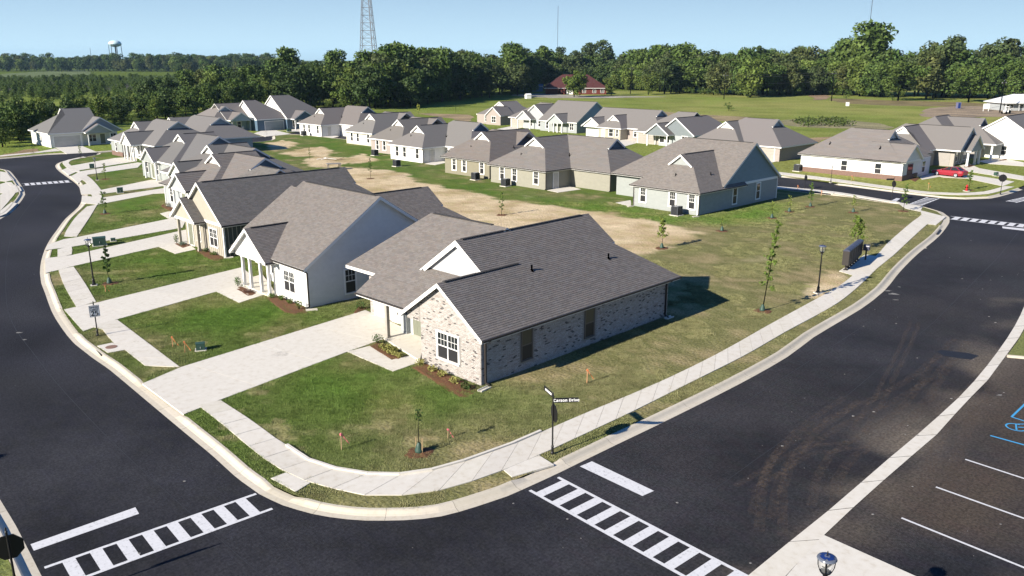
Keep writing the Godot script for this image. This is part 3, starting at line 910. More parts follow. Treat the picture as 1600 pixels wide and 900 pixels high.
	cut.append(PackedVector2Array([Vector2(45.70, -89.85), Vector2(49.40, -93.83), Vector2(49.31, -90.23), Vector2(44.95, -85.48)]))
	kerb("kerb", ring, 1.0 if Geometry2D.is_polygon_clockwise(block_a) else -1.0, cut)
	var north := block_north.slice(1, block_north.size() - 5)
	kerb("kerb", north, -1.0 if not Geometry2D.is_polygon_clockwise(block_north) else 1.0, [])
	var left := block_left.slice(0, block_left.size() - 5)
	kerb("kerb", left, -1.0 if not Geometry2D.is_polygon_clockwise(block_left) else 1.0, [])
	# flush concrete strip between the road and the car park, with its joints
	pavement("concrete_strip", PackedVector2Array([Vector2(7.98, -24.32), Vector2(9.08, -25.40), Vector2(10.76, -27.04), Vector2(13.05, -29.25), Vector2(16.03, -32.31), Vector2(19.23, -35.49), Vector2(23.54, -39.94), Vector2(26.37, -43.13), Vector2(29.18, -46.47), Vector2(31.59, -49.43), Vector2(34.18, -52.75), Vector2(36.59, -56.03), Vector2(44.40, -66.78)]),
		PackedVector2Array([Vector2(9.30, -24.32), Vector2(10.50, -25.72), Vector2(12.33, -27.70), Vector2(14.21, -29.60), Vector2(17.20, -32.61), Vector2(20.14, -35.49), Vector2(23.13, -38.86), Vector2(26.41, -42.36), Vector2(29.36, -45.92), Vector2(31.54, -48.45), Vector2(34.36, -52.05), Vector2(37.08, -55.71), Vector2(45.21, -66.78)]), 3.0, -0.10)
	concrete("concrete_apron", PackedVector2Array([Vector2(11.62, -26.95), Vector2(13.98, -24.28), Vector2(14.75, -23.24), Vector2(6.51, -22.28), Vector2(7.96, -24.25), Vector2(9.27, -24.25), Vector2(10.49, -25.68)]), 1, -0.095)
	var patch := PackedVector2Array([Vector2(29.51, -45.92), Vector2(31.62, -48.45), Vector2(34.37, -51.92), Vector2(37.53, -55.71), Vector2(40.95, -55.71), Vector2(33.52, -44.74)])
	ground_part(flat("grass_verge", patch, 0.0, M.verge))
	var e := MB.new()
	e.bar(v3(patch[0], -0.06), v3(patch[5], -0.06), 0.16, 0.15)
	ground_part(put("kerb_edge", e, M.kerb))


func build_markings() -> void:
	crossing("white ladder crosswalk over the right road, below the street name sign", Vector2(0.68, -30.21), Vector2(0.68, -30.21) + (Vector2(8.00, -24.54) - Vector2(1.96, -31.34)).normalized() * 9.7, Vector2(1.96, -31.34), 10, 0.3, 0.42)
	crossing("white ladder crosswalk over the left road, above the frame's lower left corner", Vector2(-16.38, -24.98), Vector2(-16.38, -24.98) + (Vector2(-10.60, -29.95) - Vector2(-16.38, -24.98)).normalized() * 7.75, Vector2(-14.72, -24.32), 8, 0.55, 0.42)
	crossing("thin far ladder crosswalk where the left road bends", Vector2(-68.46, -114.34), Vector2(-63.42, -117.76), Vector2(-69.61, -116.50), 8, 0.3, 0.5)
	crossing("white ladder crosswalk over the road beyond the right corner kerb", Vector2(49.63, -91.40), Vector2(56.81, -85.14), Vector2(48.70, -89.47), 10, 0.5, 0.6)
	crossing("ladder crosswalk over the side street by the blue grey house", Vector2(48.72, -99.52), Vector2(53.41, -104.63), Vector2(49.21, -97.92), 6, 0.3, 0.45)
	crossing("crosswalk at the right edge behind the round black sign", Vector2(61.58, -101.41), Vector2(65.84, -104.63), Vector2(62.68, -100.69), 5, 0.3, 0.5)
	for s in [["white stop line by the crosswalk under the street name sign", PackedVector2Array([Vector2(2.96, -32.31), Vector2(3.53, -32.78), Vector2(5.84, -30.21), Vector2(5.30, -29.80)])],
			["white stop line above the lower left crosswalk", PackedVector2Array([Vector2(-17.63, -26.36), Vector2(-17.28, -25.95), Vector2(-14.57, -28.45), Vector2(-14.93, -28.93)])],
			["white stop line at the right edge beyond the corner kerb", PackedVector2Array([Vector2(52.01, -85.48), Vector2(51.48, -84.46), Vector2(53.81, -82.47), Vector2(54.52, -83.62)])],
			["short white stop line on the side street by the blue grey house", PackedVector2Array([Vector2(47.21, -101.41), Vector2(47.34, -100.46), Vector2(49.38, -103.37), Vector2(49.12, -103.87)])]]:
		tag(flat("stop_line", s[1], -0.114, M.paint), s[0], "road marking")
	var k := 0
	for s in [[Vector2(15.08, -28.15), Vector2(18.40, -24.35)], [Vector2(17.60, -30.53), Vector2(20.94, -26.87)], [Vector2(20.12, -32.97), Vector2(23.23, -29.55)]]:
		k += 1
		var l: PackedVector2Array = PackedVector2Array([s[0], s[1]])
		tag(flat("parking_line", band_of(l, 0.11), -0.114, M.paint), ["nearest white parking bay line at the lower right", "middle white parking bay line on the car park", "farthest white parking bay line, nearest the blue marks"][k - 1], "road marking")
	tag(flat("parking_line", band_of(PackedVector2Array([Vector2(22.57, -35.35), Vector2(25.18, -32.84)]), 0.12), -0.114, M.blue_paint), "long blue parking bay line at the right edge", "road marking")
	# the blue wheelchair mark and the blue box beside it
	var mark := thing("wheelchair_mark", "blue painted wheelchair mark on the car park", "road marking")
	var c := Vector2(24.32, -36.26)
	var ring := PackedVector2Array()
	for i in 25:
		var t := TAU * i / 24.0 * 0.8 + 0.6
		ring.append(c + Vector2(cos(t), sin(t)) * 0.42)
	flat("wheel_ring", band_of(ring, 0.08), -0.114, M.blue_paint, mark)
	flat("back_stroke", band_of(PackedVector2Array([c + Vector2(-0.15, 0.3), c + Vector2(0.2, -0.35), c + Vector2(0.75, -0.35)]), 0.08), -0.113, M.blue_paint, mark)
	flat("leg_stroke", band_of(PackedVector2Array([c + Vector2(0.1, 0.0), c + Vector2(0.65, 0.05), c + Vector2(0.95, 0.5)]), 0.08), -0.112, M.blue_paint, mark)
	var boxm := thing("blue_bay_box", "blue painted box outline at the right edge of the car park", "road marking")
	for s in [PackedVector2Array([Vector2(24.80, -37.44), Vector2(26.58, -39.18)]), PackedVector2Array([Vector2(24.80, -37.44), Vector2(25.55, -36.41)]), PackedVector2Array([Vector2(26.28, -38.69), Vector2(26.91, -37.83)])]:
		flat("line", band_of(s, 0.10), -0.114 + rng.randf() * 0.001, M.blue_paint, boxm)
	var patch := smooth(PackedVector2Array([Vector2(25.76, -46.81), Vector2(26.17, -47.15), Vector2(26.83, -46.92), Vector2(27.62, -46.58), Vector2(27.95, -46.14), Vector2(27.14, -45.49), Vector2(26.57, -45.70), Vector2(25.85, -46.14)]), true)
	ground_part(flat("dark_patch", patch, -0.1140, M.near_black))  # flat oblong on the right road, darker than the asphalt around it
	# dusty tyre marks, two wheels to each
	for t in tracks:
		for side in [-1.0, 1.0]:
			var w: float = t[1]
			var line: PackedVector2Array = resample(t[0], maxi(4, int(length_of(t[0]) / 0.8)))
			for i in line.size():
				var d := (line[mini(i + 1, line.size() - 1)] - line[maxi(i - 1, 0)]).normalized()
				line[i] += d.orthogonal() * side * w * 0.42 + Vector2(rng.randfn(), rng.randfn()) * 0.025
			ground_part(flat("tyre_mark", band_of(line, w * (0.36 + rng.randf() * 0.12)), -0.1165 + rng.randf() * 0.0012, M.dust))
	var spot := PackedVector2Array()
	for i in 12:
		spot.append(Vector2(-13.83, -46.03) + Vector2.from_angle(TAU * i / 12.0) * (0.42 + rng.randf() * 0.15))
	ground_part(flat("stain", spot, 0.0345, M.stain))
	for s in [smooth(PackedVector2Array([Vector2(-8.25, -24.10), Vector2(-12.47, -28.38), Vector2(-19.48, -35.70), Vector2(-27.91, -45.38), Vector2(-36.89, -57.31), Vector2(-51.38, -82.79), Vector2(-62.63, -108.04), Vector2(-75.81, -139.19)])), PackedVector2Array([Vector2(4.97, -26.70), Vector2(10.77, -32.91), Vector2(18.06, -40.54), Vector2(28.56, -52.75), Vector2(43.56, -71.42), Vector2(54.74, -86.18)]), PackedVector2Array([Vector2(2.49, -28.38), Vector2(7.67, -34.48), Vector2(14.89, -42.36), Vector2(24.23, -52.75)])]:
		ground_part(flat("seam", band_of(s, 0.035), -0.1172, M.seam))
	# dabs of spilt concrete on the asphalt by the kerb
	for s in [[Vector2(28.82, -59.53), 0.35], [Vector2(28.83, -60.42), 0.22], [Vector2(28.27, -57.98), 0.18], [Vector2(30.17, -61.52), 0.12], [Vector2(25.77, -40.19), 0.14], [Vector2(-31.98, -50.45), 0.16], [Vector2(-30.85, -49.06), 0.12]]:
		var p := PackedVector2Array()
		for i in 9:
			p.append(s[0] + Vector2.from_angle(TAU * i / 9.0) * s[1] * (0.5 + rng.randf() * 0.7) * Vector2(1.4, 0.8))
		ground_part(flat("spilt_concrete", p, -0.1155, M.spill))
	# storm drain slot and cover
	var drain := thing("storm_drain", "storm drain slot and round cover by the speed limit sign", "drain", v3(Vector2(-24.81, -46.36), 0.0))
	var b := MB.new()
	b.obox(Transform3D(Basis(Vector3.UP, atan2(-(Vector2(-24.03, -45.38).y - Vector2(-25.18, -46.81).y), Vector2(-24.03, -45.38).x - Vector2(-25.18, -46.81).x)), Vector3(0, -0.03, 0)), Vector3(1.25, 0.10, 0.07))
	put("slot", b, M.black, drain)
	var l := MB.new()
	l.lathe(v3(Vector2(-24.50, -47.27) - Vector2(-24.81, -46.36), 0.036), [Vector2(0.34, 0.0), Vector2(0.34, 0.012), Vector2(0.30, 0.016), Vector2(0.0, 0.016)], 20)
	put("cover", l, M.rust, drain)
	var w := thing("drain_opening", "dark kerb drain opening at the right corner ramp", "drain", v3(Vector2(43.74, -82.14), 0.0))
	var e := MB.new()
	var q := Vector2(46.57, -86.54) - Vector2(41.61, -79.04)
	e.obox(Transform3D(Basis(Vector3.UP, atan2(-q.y, q.x)), Vector3(-0.15, -0.02, 0)), Vector3(2.6, 0.11, 0.12))
	put("slot", e, M.black, w)


# ---------------------------------------------------------------- houses
# Every house has its own axes: the origin at a corner of the wall that is seen, x along that wall, z out of it.
class House:
	var root: Node3D
	var roof := MB.new()
	var under := MB.new()
	var fascia := MB.new()
	var vents := MB.new()
	var gables := []
	var detail := 0
	var tint := Color(0.215, 0.205, 0.20)
	var trim: Material
	var oh := 0.42
	var skip := 0.0
	var band := true


func house(called: String, label: String, at: Vector2, yaw: float, detail := 0, tint := Color(0.185, 0.172, 0.165)) -> House:
	var h := House.new()
	h.root = thing(called, label, "house", v3(at), deg_to_rad(yaw))
	h.detail = detail
	h.tint = tint
	h.trim = M.trim
	return h


# one plane of a roof, laid with courses of shingles from the eave up
func roof_face(h: House, p: Array) -> void:
	var nn := Vector3.ZERO
	for i in p.size():
		nn += (p[i] as Vector3).cross(p[(i + 1) % p.size()])
	nn = nn.normalized()
	var q := p.duplicate()
	if nn.y < 0:
		nn = -nn
		q.reverse()
	var down := []
	for v in q:
		down.append(v - Vector3(0, 0.11, 0))
	h.under.poly(down, true)
	for i in q.size():
		var a: Vector3 = q[i]
		var b: Vector3 = q[(i + 1) % q.size()]
		h.under.quad(a - Vector3(0, 0.11, 0), b - Vector3(0, 0.11, 0), b - Vector3(0, 0.004, 0), a - Vector3(0, 0.004, 0))
	var m := h.roof
	if h.detail == 0:
		var g := 0.94 + rng.randf() * 0.1
		m.col = h.tint * g
		m.poly(q)
		return
	var up := (Vector3.UP - nn * nn.y).normalized()
	var side := up.cross(nn).normalized()
	var o: Vector3 = q[0]
	var f := PackedVector2Array()
	var t0 := 1e9
	var t1 := -1e9
	for v in q:
		var s := Vector2((v - o).dot(side), (v - o).dot(up))
		f.append(s)
		t0 = minf(t0, s.y)
		t1 = maxf(t1, s.y)
	var step := 0.145 if h.detail == 2 else 0.29
	var t := t0
	var lift := nn * (0.016 if h.detail == 2 else 0.02)
	while t < t1 - 0.001:
		var e := minf(t + step, t1)
		var lo := span(f, t + 0.0005)
		var hi := span(f, e - 0.0005)
		var a0 := lo.x
		var b0 := hi.x
		var run := 0.0
		var wide := maxf(lo.y - lo.x, hi.y - hi.x)
		while true:
			var w: float = (0.16 + rng.randf() * 0.24) if h.detail == 2 else (0.5 + rng.randf() * 1.1)
			run += w
			var last := run >= wide - 0.05
			var a1 := lo.y if last else clampf(minf(lo.x, hi.x) + run, lo.x, lo.y)
			var b1 := hi.y if last else clampf(minf(lo.x, hi.x) + run, hi.x, hi.y)
			if a1 - a0 + b1 - b0 > 0.01:
				var g: float = (0.88 + rng.randf() * 0.24) if h.detail == 2 else (0.95 + rng.randf() * 0.1)
				var warm := rng.randf() * 0.05
				m.col = Color(h.tint.r * g * (1.0 + warm), h.tint.g * g, h.tint.b * g * (1.0 - warm))
				var w0 := o + side * a0 + up * t + lift
				var w1 := o + side * a1 + up * t + lift
				m.quad(w0, w1, o + side * b1 + up * e, o + side * b0 + up * e)
				if a1 > a0:
					m.quad(w0 - lift, w1 - lift, w1, w0)
			a0 = a1
			b0 = b1
			if last:
				break
		t = e


# the stretch of a convex outline at height t
func span(f: PackedVector2Array, t: float) -> Vector2:
	var lo := 1e9
	var hi := -1e9
	for i in f.size():
		var a := f[i]
		var b := f[(i + 1) % f.size()]
		if (a.y - t) * (b.y - t) <= 0 and absf(a.y - b.y) > 0.00001:
			var x := lerpf(a.x, b.x, (t - a.y) / (b.y - a.y))
			lo = minf(lo, x)
			hi = maxf(hi, x)
	return Vector2(lo, hi) if hi >= lo else Vector2.ZERO


func gable_part(h: House, m: Material) -> MB:
	var b := MB.new()
	h.gables.append([m, b])
	return b


# A wing of roof over a rectangle. axis: the way its ridge runs. Each end: g gable, d hip with a small gable on top, h hip, n left open (it runs into another roof).
func wing(h: House, x0: float, x1: float, z0: float, z1: float, axis: String, ye: float, pitch: float, e0: String, e1: String, gm: Material = null, gh := 1.2) -> void:
	var s0 := x0 if axis == "z" else z0
	var s1 := x1 if axis == "z" else z1
	var a0 := z0 if axis == "z" else x0
	var a1 := z1 if axis == "z" else x1
	var at := func(a: float, s: float, y: float) -> Vector3:
		return Vector3(s, y, a) if axis == "z" else Vector3(a, y, s)
	var oh := h.oh
	var l := s0 - oh
	var r := s1 + oh
	var mid := (l + r) * 0.5
	var half := (r - l) * 0.5
	var yr := ye + pitch * half
	gm = gm if gm else M.white
	var ends := []
	for k in 2:
		var e: String = [e0, e1][k]
		var w: float = [a0, a1][k]
		var d := -1.0 if k == 0 else 1.0
		var pts := {}
		if e == "g":
			pts.eave = w + d * 0.35
			pts.top = pts.eave
			var gx: float = w + d * 0.01
			var g := gable_part(h, gm)
			var yb := ye - 0.25
			var cut := 0.05
			var inl := s0 + 0.0
			var inr := s1 - 0.0
			var ys := ye + pitch * oh - cut
			var pl := [at.call(gx, inl, yb), at.call(gx, inr, yb), at.call(gx, inr, ys), at.call(gx, mid, yr - cut), at.call(gx, inl, ys)]
			g.poly(pl)
			# rake boards and the flat returns under them
			for q in 2:
				var edge: float = [l, r][q]
				var o: float = -d * 0.035
				h.fascia.bar(at.call(pts.eave + o, edge, ye - 0.125), at.call(pts.eave + o, mid, yr - 0.125), 0.05, 0.2)
			if h.detail > 0 and h.band:
				h.fascia.bar(at.call(w + d * 0.03, inl, ye - 0.12), at.call(w + d * 0.03, inr, ye - 0.12), 0.04, 0.22)
		elif e == "h":
			pts.eave = w + d * oh
			pts.top = pts.eave - d * half
			roof_face(h, [at.call(pts.eave, l, ye), at.call(pts.eave, r, ye), at.call(pts.top, mid, yr)])
		elif e == "d":
			pts.eave = w + d * oh
			var hw := gh / pitch
			var gy := yr - gh
			pts.base = pts.eave - d * (gy - ye) / pitch
			pts.top = pts.base
			roof_face(h, [at.call(pts.eave, l, ye), at.call(pts.eave, r, ye), at.call(pts.base, mid + hw, gy), at.call(pts.base, mid - hw, gy)])
			gable_part(h, gm).poly([at.call(pts.base, mid - hw, gy), at.call(pts.base, mid + hw, gy), at.call(pts.base, mid, yr)])
			var out: float = pts.base + d * 0.3
			for q in [-1.0, 1.0]:
				var c0: Vector3 = at.call(pts.base, mid + q * hw, gy)
				var c1: Vector3 = at.call(out, mid + q * hw, gy)
				var c2: Vector3 = at.call(out, mid, yr)
				var c3: Vector3 = at.call(pts.base, mid, yr)
				roof_face(h, [c0, c1, c2, c3])
				h.fascia.bar(at.call(out - d * 0.035, mid + q * (hw - 0.05), gy - 0.09), at.call(out - d * 0.035, mid, yr - 0.12), 0.05, 0.19)
		else:
			pts.eave = w
			pts.top = w
		pts.kind = e
		ends.append(pts)
	for q in [-1.0, 1.0]:
		if q == h.skip:
			continue
		var edge: float = mid + q * half
		var p := []
		p.append(at.call(ends[0].eave, edge, ye))
		p.append(at.call(ends[1].eave, edge, ye))
		if ends[1].kind == "d":
			p.append(at.call(ends[1].base, mid + q * gh / pitch, yr - gh))
		p.append(at.call(ends[1].top, mid, yr))
		p.append(at.call(ends[0].top, mid, yr))
		if ends[0].kind == "d":
			p.append(at.call(ends[0].base, mid + q * gh / pitch, yr - gh))
		roof_face(h, p)
		# eave board and gutter
		var e0v: Vector3 = at.call(ends[0].eave, edge - q * 0.02, ye - 0.112)
		var e1v: Vector3 = at.call(ends[1].eave, edge - q * 0.02, ye - 0.112)
		h.fascia.bar(e0v, e1v, 0.03, 0.19)
		if h.detail > 0:
			var out := Vector3(q * 0.07, 0.045, 0) if axis == "z" else Vector3(0, 0.045, q * 0.07)
			gable_part(h, M.gutter).bar(e0v + out, e1v + out, 0.11, 0.11)
	for k in 2:
		if ends[k].kind in ["h", "d"]:
			var d := -1.0 if k == 0 else 1.0
			var e0v: Vector3 = at.call(ends[k].eave - d * 0.02, l, ye - 0.112)
			var e1v: Vector3 = at.call(ends[k].eave - d * 0.02, r, ye - 0.112)
			h.fascia.bar(e0v, e1v, 0.03, 0.19)
			if h.detail > 0:
				var out := Vector3(0, 0.045, d * 0.07) if axis == "z" else Vector3(d * 0.07, 0.045, 0)
				gable_part(h, M.gutter).bar(e0v + out, e1v + out, 0.11, 0.11)
	# soffit boards close the eaves from below
	var lo := ye - 0.16
	var b0: float = a0 if e0 == "g" else ends[0].eave
	var b1: float = a1 if e1 == "g" else ends[1].eave
	var c := [at.call(b0, l, lo), at.call(b1, l, lo), at.call(b1, r, lo), at.call(b0, r, lo)]
	h.under.quad(c[0], c[1], c[2], c[3])
	# vent strip along the ridge
	var m0: float = ends[0].top + (0.5 if e0 != "n" else 0.0)
	var m1: float = ends[1].top - 0.5
	if m1 - m0 > 1.0:
		h.vents.bar(at.call(m0, mid, yr + 0.0), at.call(m1, mid, yr + 0.0), 0.22, 0.05)


func close_house(h: House) -> void:
	var r := put("roof", h.roof, M.shingle, h.root)
	if h.detail == 2:
		r.set_meta("kind", "stuff")
	if h.under.v.size():
		put("soffit", h.under, h.trim, h.root)
	if h.fascia.v.size():
		put("fascia", h.fascia, h.trim, h.root)
	if h.vents.v.size():
		put("ridge_vent", h.vents, M.ridge_vent, h.root)
	for g in h.gables:
		put("gutter" if g[0] == M.gutter else "gable_wall", g[1], g[0], h.root)


func body(h: House, x0: float, x1: float, z0: float, z1: float, top: float, m: Material, style := "plain") -> MeshInstance3D:
	var b := MB.new()
	b.box(Vector3(x0, -0.1, z0), Vector3(x1, top, z1))
	var w := put("wall", b, m, h.root)
	if style == "lap":
		var s := MB.new()
		for side in 4:
			var p0 := Vector3(x0, 0, z1) if side == 0 else Vector3(x1, 0, z1) if side == 1 else Vector3(x1, 0, z0) if side == 2 else Vector3(x0, 0, z0)
			var p1 := Vector3(x1, 0, z1) if side == 0 else Vector3(x1, 0, z0) if side == 1 else Vector3(x0, 0, z0) if side == 2 else Vector3(x0, 0, z1)
			var o: Vector3 = [Vector3(0, 0, 1), Vector3(1, 0, 0), Vector3(0, 0, -1), Vector3(-1, 0, 0)][side]
			lap(s, p0, p1, o, 0.18, top)
		ground_part(put("siding", s, m, w), "stuff")
	elif style == "batten":
		var s := MB.new()
		for side in 4:
			var l := (x1 - x0) if side % 2 == 0 else (z1 - z0)
			var k := int(l / 0.4)
			for i in k + 1:
				var t := l * i / k
				var c: Vector3 = [Vector3(x0 + t, 0, z1 + 0.012), Vector3(x1 + 0.012, 0, z1 - t), Vector3(x1 - t, 0, z0 - 0.012), Vector3(x0 - 0.012, 0, z0 + t)][side]
				var hx := 0.03 if side % 2 == 0 else 0.012
				var hz := 0.012 if side % 2 == 0 else 0.03
				s.box(Vector3(c.x - hx, 0.02, c.z - hz), Vector3(c.x + hx, top, c.z + hz))
		ground_part(put("batten", s, m, w), "stuff")
	return w


func lap(s: MB, p0: Vector3, p1: Vector3, o: Vector3, y0: float, top: float) -> void:
	var y := y0
	while y < top - 0.01:
		var e := minf(y + 0.17, top)
		var out := o * 0.022
		s.quad(p0 + out + Vector3(0, y, 0), p1 + out + Vector3(0, y, 0), p1 + o * 0.006 + Vector3(0, e, 0), p0 + o * 0.006 + Vector3(0, e, 0))
		s.quad(p0 + Vector3(0, y, 0), p1 + Vector3(0, y, 0), p1 + out + Vector3(0, y, 0), p0 + out + Vector3(0, y, 0))
		y = e


# courses of bricks over a wall face between p0 and p1; roofline gives the height of the wall at a distance along it; holes are windows
func brickwork(parent: Node, p0: Vector3, p1: Vector3, roofline: Callable, holes: Array, base := 0.0) -> void:
	var b := MB.new()
	var along := (p1 - p0).normalized()
	var out := along.cross(Vector3.UP).normalized()
	var l := p0.distance_to(p1)
	var y := base
	var row := 0
	while y < 6.0:
		var x := -0.11 * (row % 2)
		var any := false
		while x < l:
			var a := maxf(x, 0.0) + 0.005
			var e := minf(x + 0.215, l) - 0.005
			x += 0.22
			if e - a < 0.03:
				continue
			if y + 0.068 > roofline.call((a + e) * 0.5):
				continue
			any = true
			var blocked := false
			for h in holes:
				if e > h[0] and a < h[1] and y + 0.07 > h[2] and y < h[3]:
					blocked = true
			if blocked:
				continue
			var k := rng.randf()
			var c := Color(0.64, 0.595, 0.56)
			if k < 0.06:
				c = Color(0.17, 0.155, 0.155)
			elif k < 0.14:
				c = Color(0.55, 0.47, 0.43)
			elif k < 0.30:
				c = Color(0.58, 0.54, 0.51)
			elif k < 0.55:
				c = Color(0.69, 0.655, 0.63)
			b.col = c * (0.92 + rng.randf() * 0.14)
			var d := out * (0.010 + rng.randf() * 0.006)
			var q0 := p0 + along * a + Vector3(0, y, 0)
			var q1 := p0 + along * e + Vector3(0, y, 0)
			var up := Vector3(0, 0.066, 0)
			b.quad(q0 + d, q1 + d, q1 + d + up, q0 + d + up)
			b.quad(q0 + up + d, q1 + up + d, q1 + up, q0 + up)
			b.quad(q0, q1, q1 + d, q0 + d)
			b.quad(q0, q0 + d, q0 + d + up, q0 + up)
			b.quad(q1 + d, q1, q1 + up, q1 + d + up)
		y += 0.076
		row += 1
		if not any and y > base + 0.5:
			break
	ground_part(put("brick", b, M.brick, parent), "stuff")


# where an opening sits on a side of the house: f faces +z, b -z, r +x, l -x; u is the place along that side, plane its own place
func on_side(side: String, plane: float, u: float, y: float) -> Transform3D:
	match side:
		"f":
			return Transform3D(Basis(), Vector3(u, y, plane))
		"b":
			return Transform3D(Basis(Vector3.UP, PI), Vector3(u, y, plane))
		"r":
			return Transform3D(Basis(Vector3.UP, PI / 2), Vector3(plane, y, u))
	return Transform3D(Basis(Vector3.UP, -PI / 2), Vector3(plane, y, u))


func frame_mesh(w: float, hgt: float, t: float, deep: float, sill: bool) -> ArrayMesh:
	var key := "frame%.2f/%.2f/%.2f/%s" % [w, hgt, t, sill]
	if not cache.has(key):
		var b := MB.new()
		b.box(Vector3(-w / 2 - t, hgt, -0.02), Vector3(w / 2 + t, hgt + t, deep))
		b.box(Vector3(-w / 2 - t, -t, -0.02), Vector3(w / 2 + t, 0, deep + (0.03 if sill else 0.0)))
		b.box(Vector3(-w / 2 - t, 0.001, -0.02), Vector3(-w / 2, hgt - 0.001, deep - 0.002))
		b.box(Vector3(w / 2, 0.001, -0.02), Vector3(w / 2 + t, hgt - 0.001, deep - 0.002))
		cache[key] = b.mesh()
	return cache[key]


func pane_mesh(w: float, hgt: float) -> ArrayMesh:
	var key := "pane%.2f/%.2f" % [w, hgt]
	if not cache.has(key):
		var b := MB.new()
		b.box(Vector3(-w / 2, 0, -0.008), Vector3(w / 2, hgt, 0.0))
		cache[key] = b.mesh()
	return cache[key]


# a double hung window of one or more lights side by side; cols by rows of small panes above, one pane below
func window(h: House, side: String, plane: float, u: float, sill: float, w: float, hgt: float, lights := 1, cols := 2, trim_m: Material = null, t := 0.10, upper: Material = null) -> void:
	trim_m = trim_m if trim_m else h.trim
	var o := put("window", frame_mesh(w, hgt, t, 0.045, true), trim_m, h.root)
	o.transform = on_side(side, plane, u, sill)
	var lw := w / lights
	for i in lights:
		var cx := -w / 2 + lw * (i + 0.5)
		var rows := [[0.0, 0.5, 1, M.screen], [0.5, 1.0, cols, upper if upper else M.glass]]
		for r in rows:
			var y0: float = hgt * r[0] + 0.03
			var y1: float = hgt * r[1] - 0.03
			var n: int = r[2]
			if h.detail == 0:
				n = 1
			var pw := (lw - 0.08) / n
			for k in n:
				var p := put("pane", pane_mesh(pw - 0.02, y1 - y0), r[3], o)
				p.position = Vector3(cx - (lw - 0.08) / 2 + pw * (k + 0.5), y0, 0.018 if r[0] > 0.0 else 0.012)
		var b := MB.new()
		b.box(Vector3(cx - lw / 2 + 0.001, hgt / 2 - 0.03, 0.0), Vector3(cx + lw / 2 - 0.001, hgt / 2 + 0.03, 0.034))
		for s in [-1.0, 1.0]:
			var e: float = cx + s * (lw / 2 - 0.02)
			b.box(Vector3(e - 0.02, 0.001, 0.0), Vector3(e + 0.02, hgt / 2 - 0.031, 0.030))
			b.box(Vector3(e - 0.02, hgt / 2 + 0.031, 0.0), Vector3(e + 0.02, hgt - 0.001, 0.032))
		if h.detail > 0 and cols > 1:
			b.box(Vector3(cx - lw / 2 + 0.04, hgt * 0.75 - 0.012, 0.012), Vector3(cx + lw / 2 - 0.04, hgt * 0.75 + 0.012, 0.027))
			for k in range(1, cols):
				var gx := cx - (lw - 0.08) / 2 + (lw - 0.08) / cols * k
				b.box(Vector3(gx - 0.011, hgt / 2 + 0.031, 0.012), Vector3(gx + 0.011, hgt - 0.03, 0.026))
		put("sash", b, trim_m, o)


func door(h: House, side: String, plane: float, u: float, m: Material = null, w := 0.95) -> void:
	var o := put("door", frame_mesh(w, 2.05, 0.09, 0.05, false), h.trim, h.root)
	o.transform = on_side(side, plane, u, 0.1)
	var b := MB.new()
	b.box(Vector3(-w / 2 + 0.002, 0.0, -0.01), Vector3(w / 2 - 0.002, 2.045, 0.015))
	for i in 2:
		for k in 3:
			var x0 := -w / 2 + 0.1 + i * w * 0.45
			b.box(Vector3(x0, 0.2 + k * 0.6, 0.0), Vector3(x0 + w * 0.3, 0.65 + k * 0.6, 0.024))
	put("leaf", b, m if m else M.door, o)
	var k := MB.new()
	k.lathe(Vector3(w / 2 - 0.09, 0.95, 0.06), [Vector2(0.0, -0.03), Vector2(0.03, -0.015), Vector2(0.03, 0.015), Vector2(0.0, 0.03)], 8)
	put("handle", k, M.metal, o)


func garage_door(h: House, side: String, plane: float, u: float, w := 4.9, m: Material = null) -> void:
	var o := put("garage_door", frame_mesh(w, 2.15, 0.14, 0.06, false), h.trim, h.root)
	o.transform = on_side(side, plane, u, 0.02)
	for r in 4:
		var b := MB.new()
		var y := r * 0.536
		b.box(Vector3(-w / 2 + 0.003, y + 0.006, -0.01), Vector3(w / 2 - 0.003, y + 0.53, 0.012))
		var n := int(w / 0.6)
		for i in n:
			var x0 := -w / 2 + w * (i + 0.14) / n
			b.box(Vector3(x0, y + 0.1, 0.0), Vector3(x0 + w / n * 0.72, y + 0.43, 0.022))
		put("panel", b, m if m else M.garage, o)


func post(h: House, x: float, z: float, top: float, m: Material = null, w := 0.19) -> void:
	var b := MB.new()
	b.box(Vector3(x - w / 2, 0.02, z - w / 2), Vector3(x + w / 2, top, z + w / 2))
	b.box(Vector3(x - w / 2 - 0.03, 0.02, z - w / 2 - 0.03), Vector3(x + w / 2 + 0.03, 0.24, z + w / 2 + 0.03))
	b.box(Vector3(x - w / 2 - 0.03, top - 0.16, z - w / 2 - 0.03), Vector3(x + w / 2 + 0.03, top - 0.001, z + w / 2 + 0.03))
	put("porch_post", b, m if m else h.trim, h.root)


func beam(h: House, a: Vector3, b: Vector3, hgt := 0.3, m: Material = null) -> void:
	var k := MB.new()
	k.bar(a, b, 0.18, hgt)
	put("porch_beam", k, m if m else h.trim, h.root)


func downspout(h: House, x: float, z: float, top: float, ox: float, oz: float, m: Material = null) -> void:
	var b := MB.new()
	b.box(Vector3(x - 0.045, 0.12, z - 0.045), Vector3(x + 0.045, top - 0.3, z + 0.045))
	b.bar(Vector3(x, top - 0.3, z), Vector3(x + ox * 0.42, top - 0.06, z + oz * 0.42), 0.08, 0.08)
	b.bar(Vector3(x, 0.14, z), Vector3(x + ox * 0.3, 0.06, z + oz * 0.3), 0.08, 0.08)
	put("downspout", b, m if m else M.gutter, h.root)


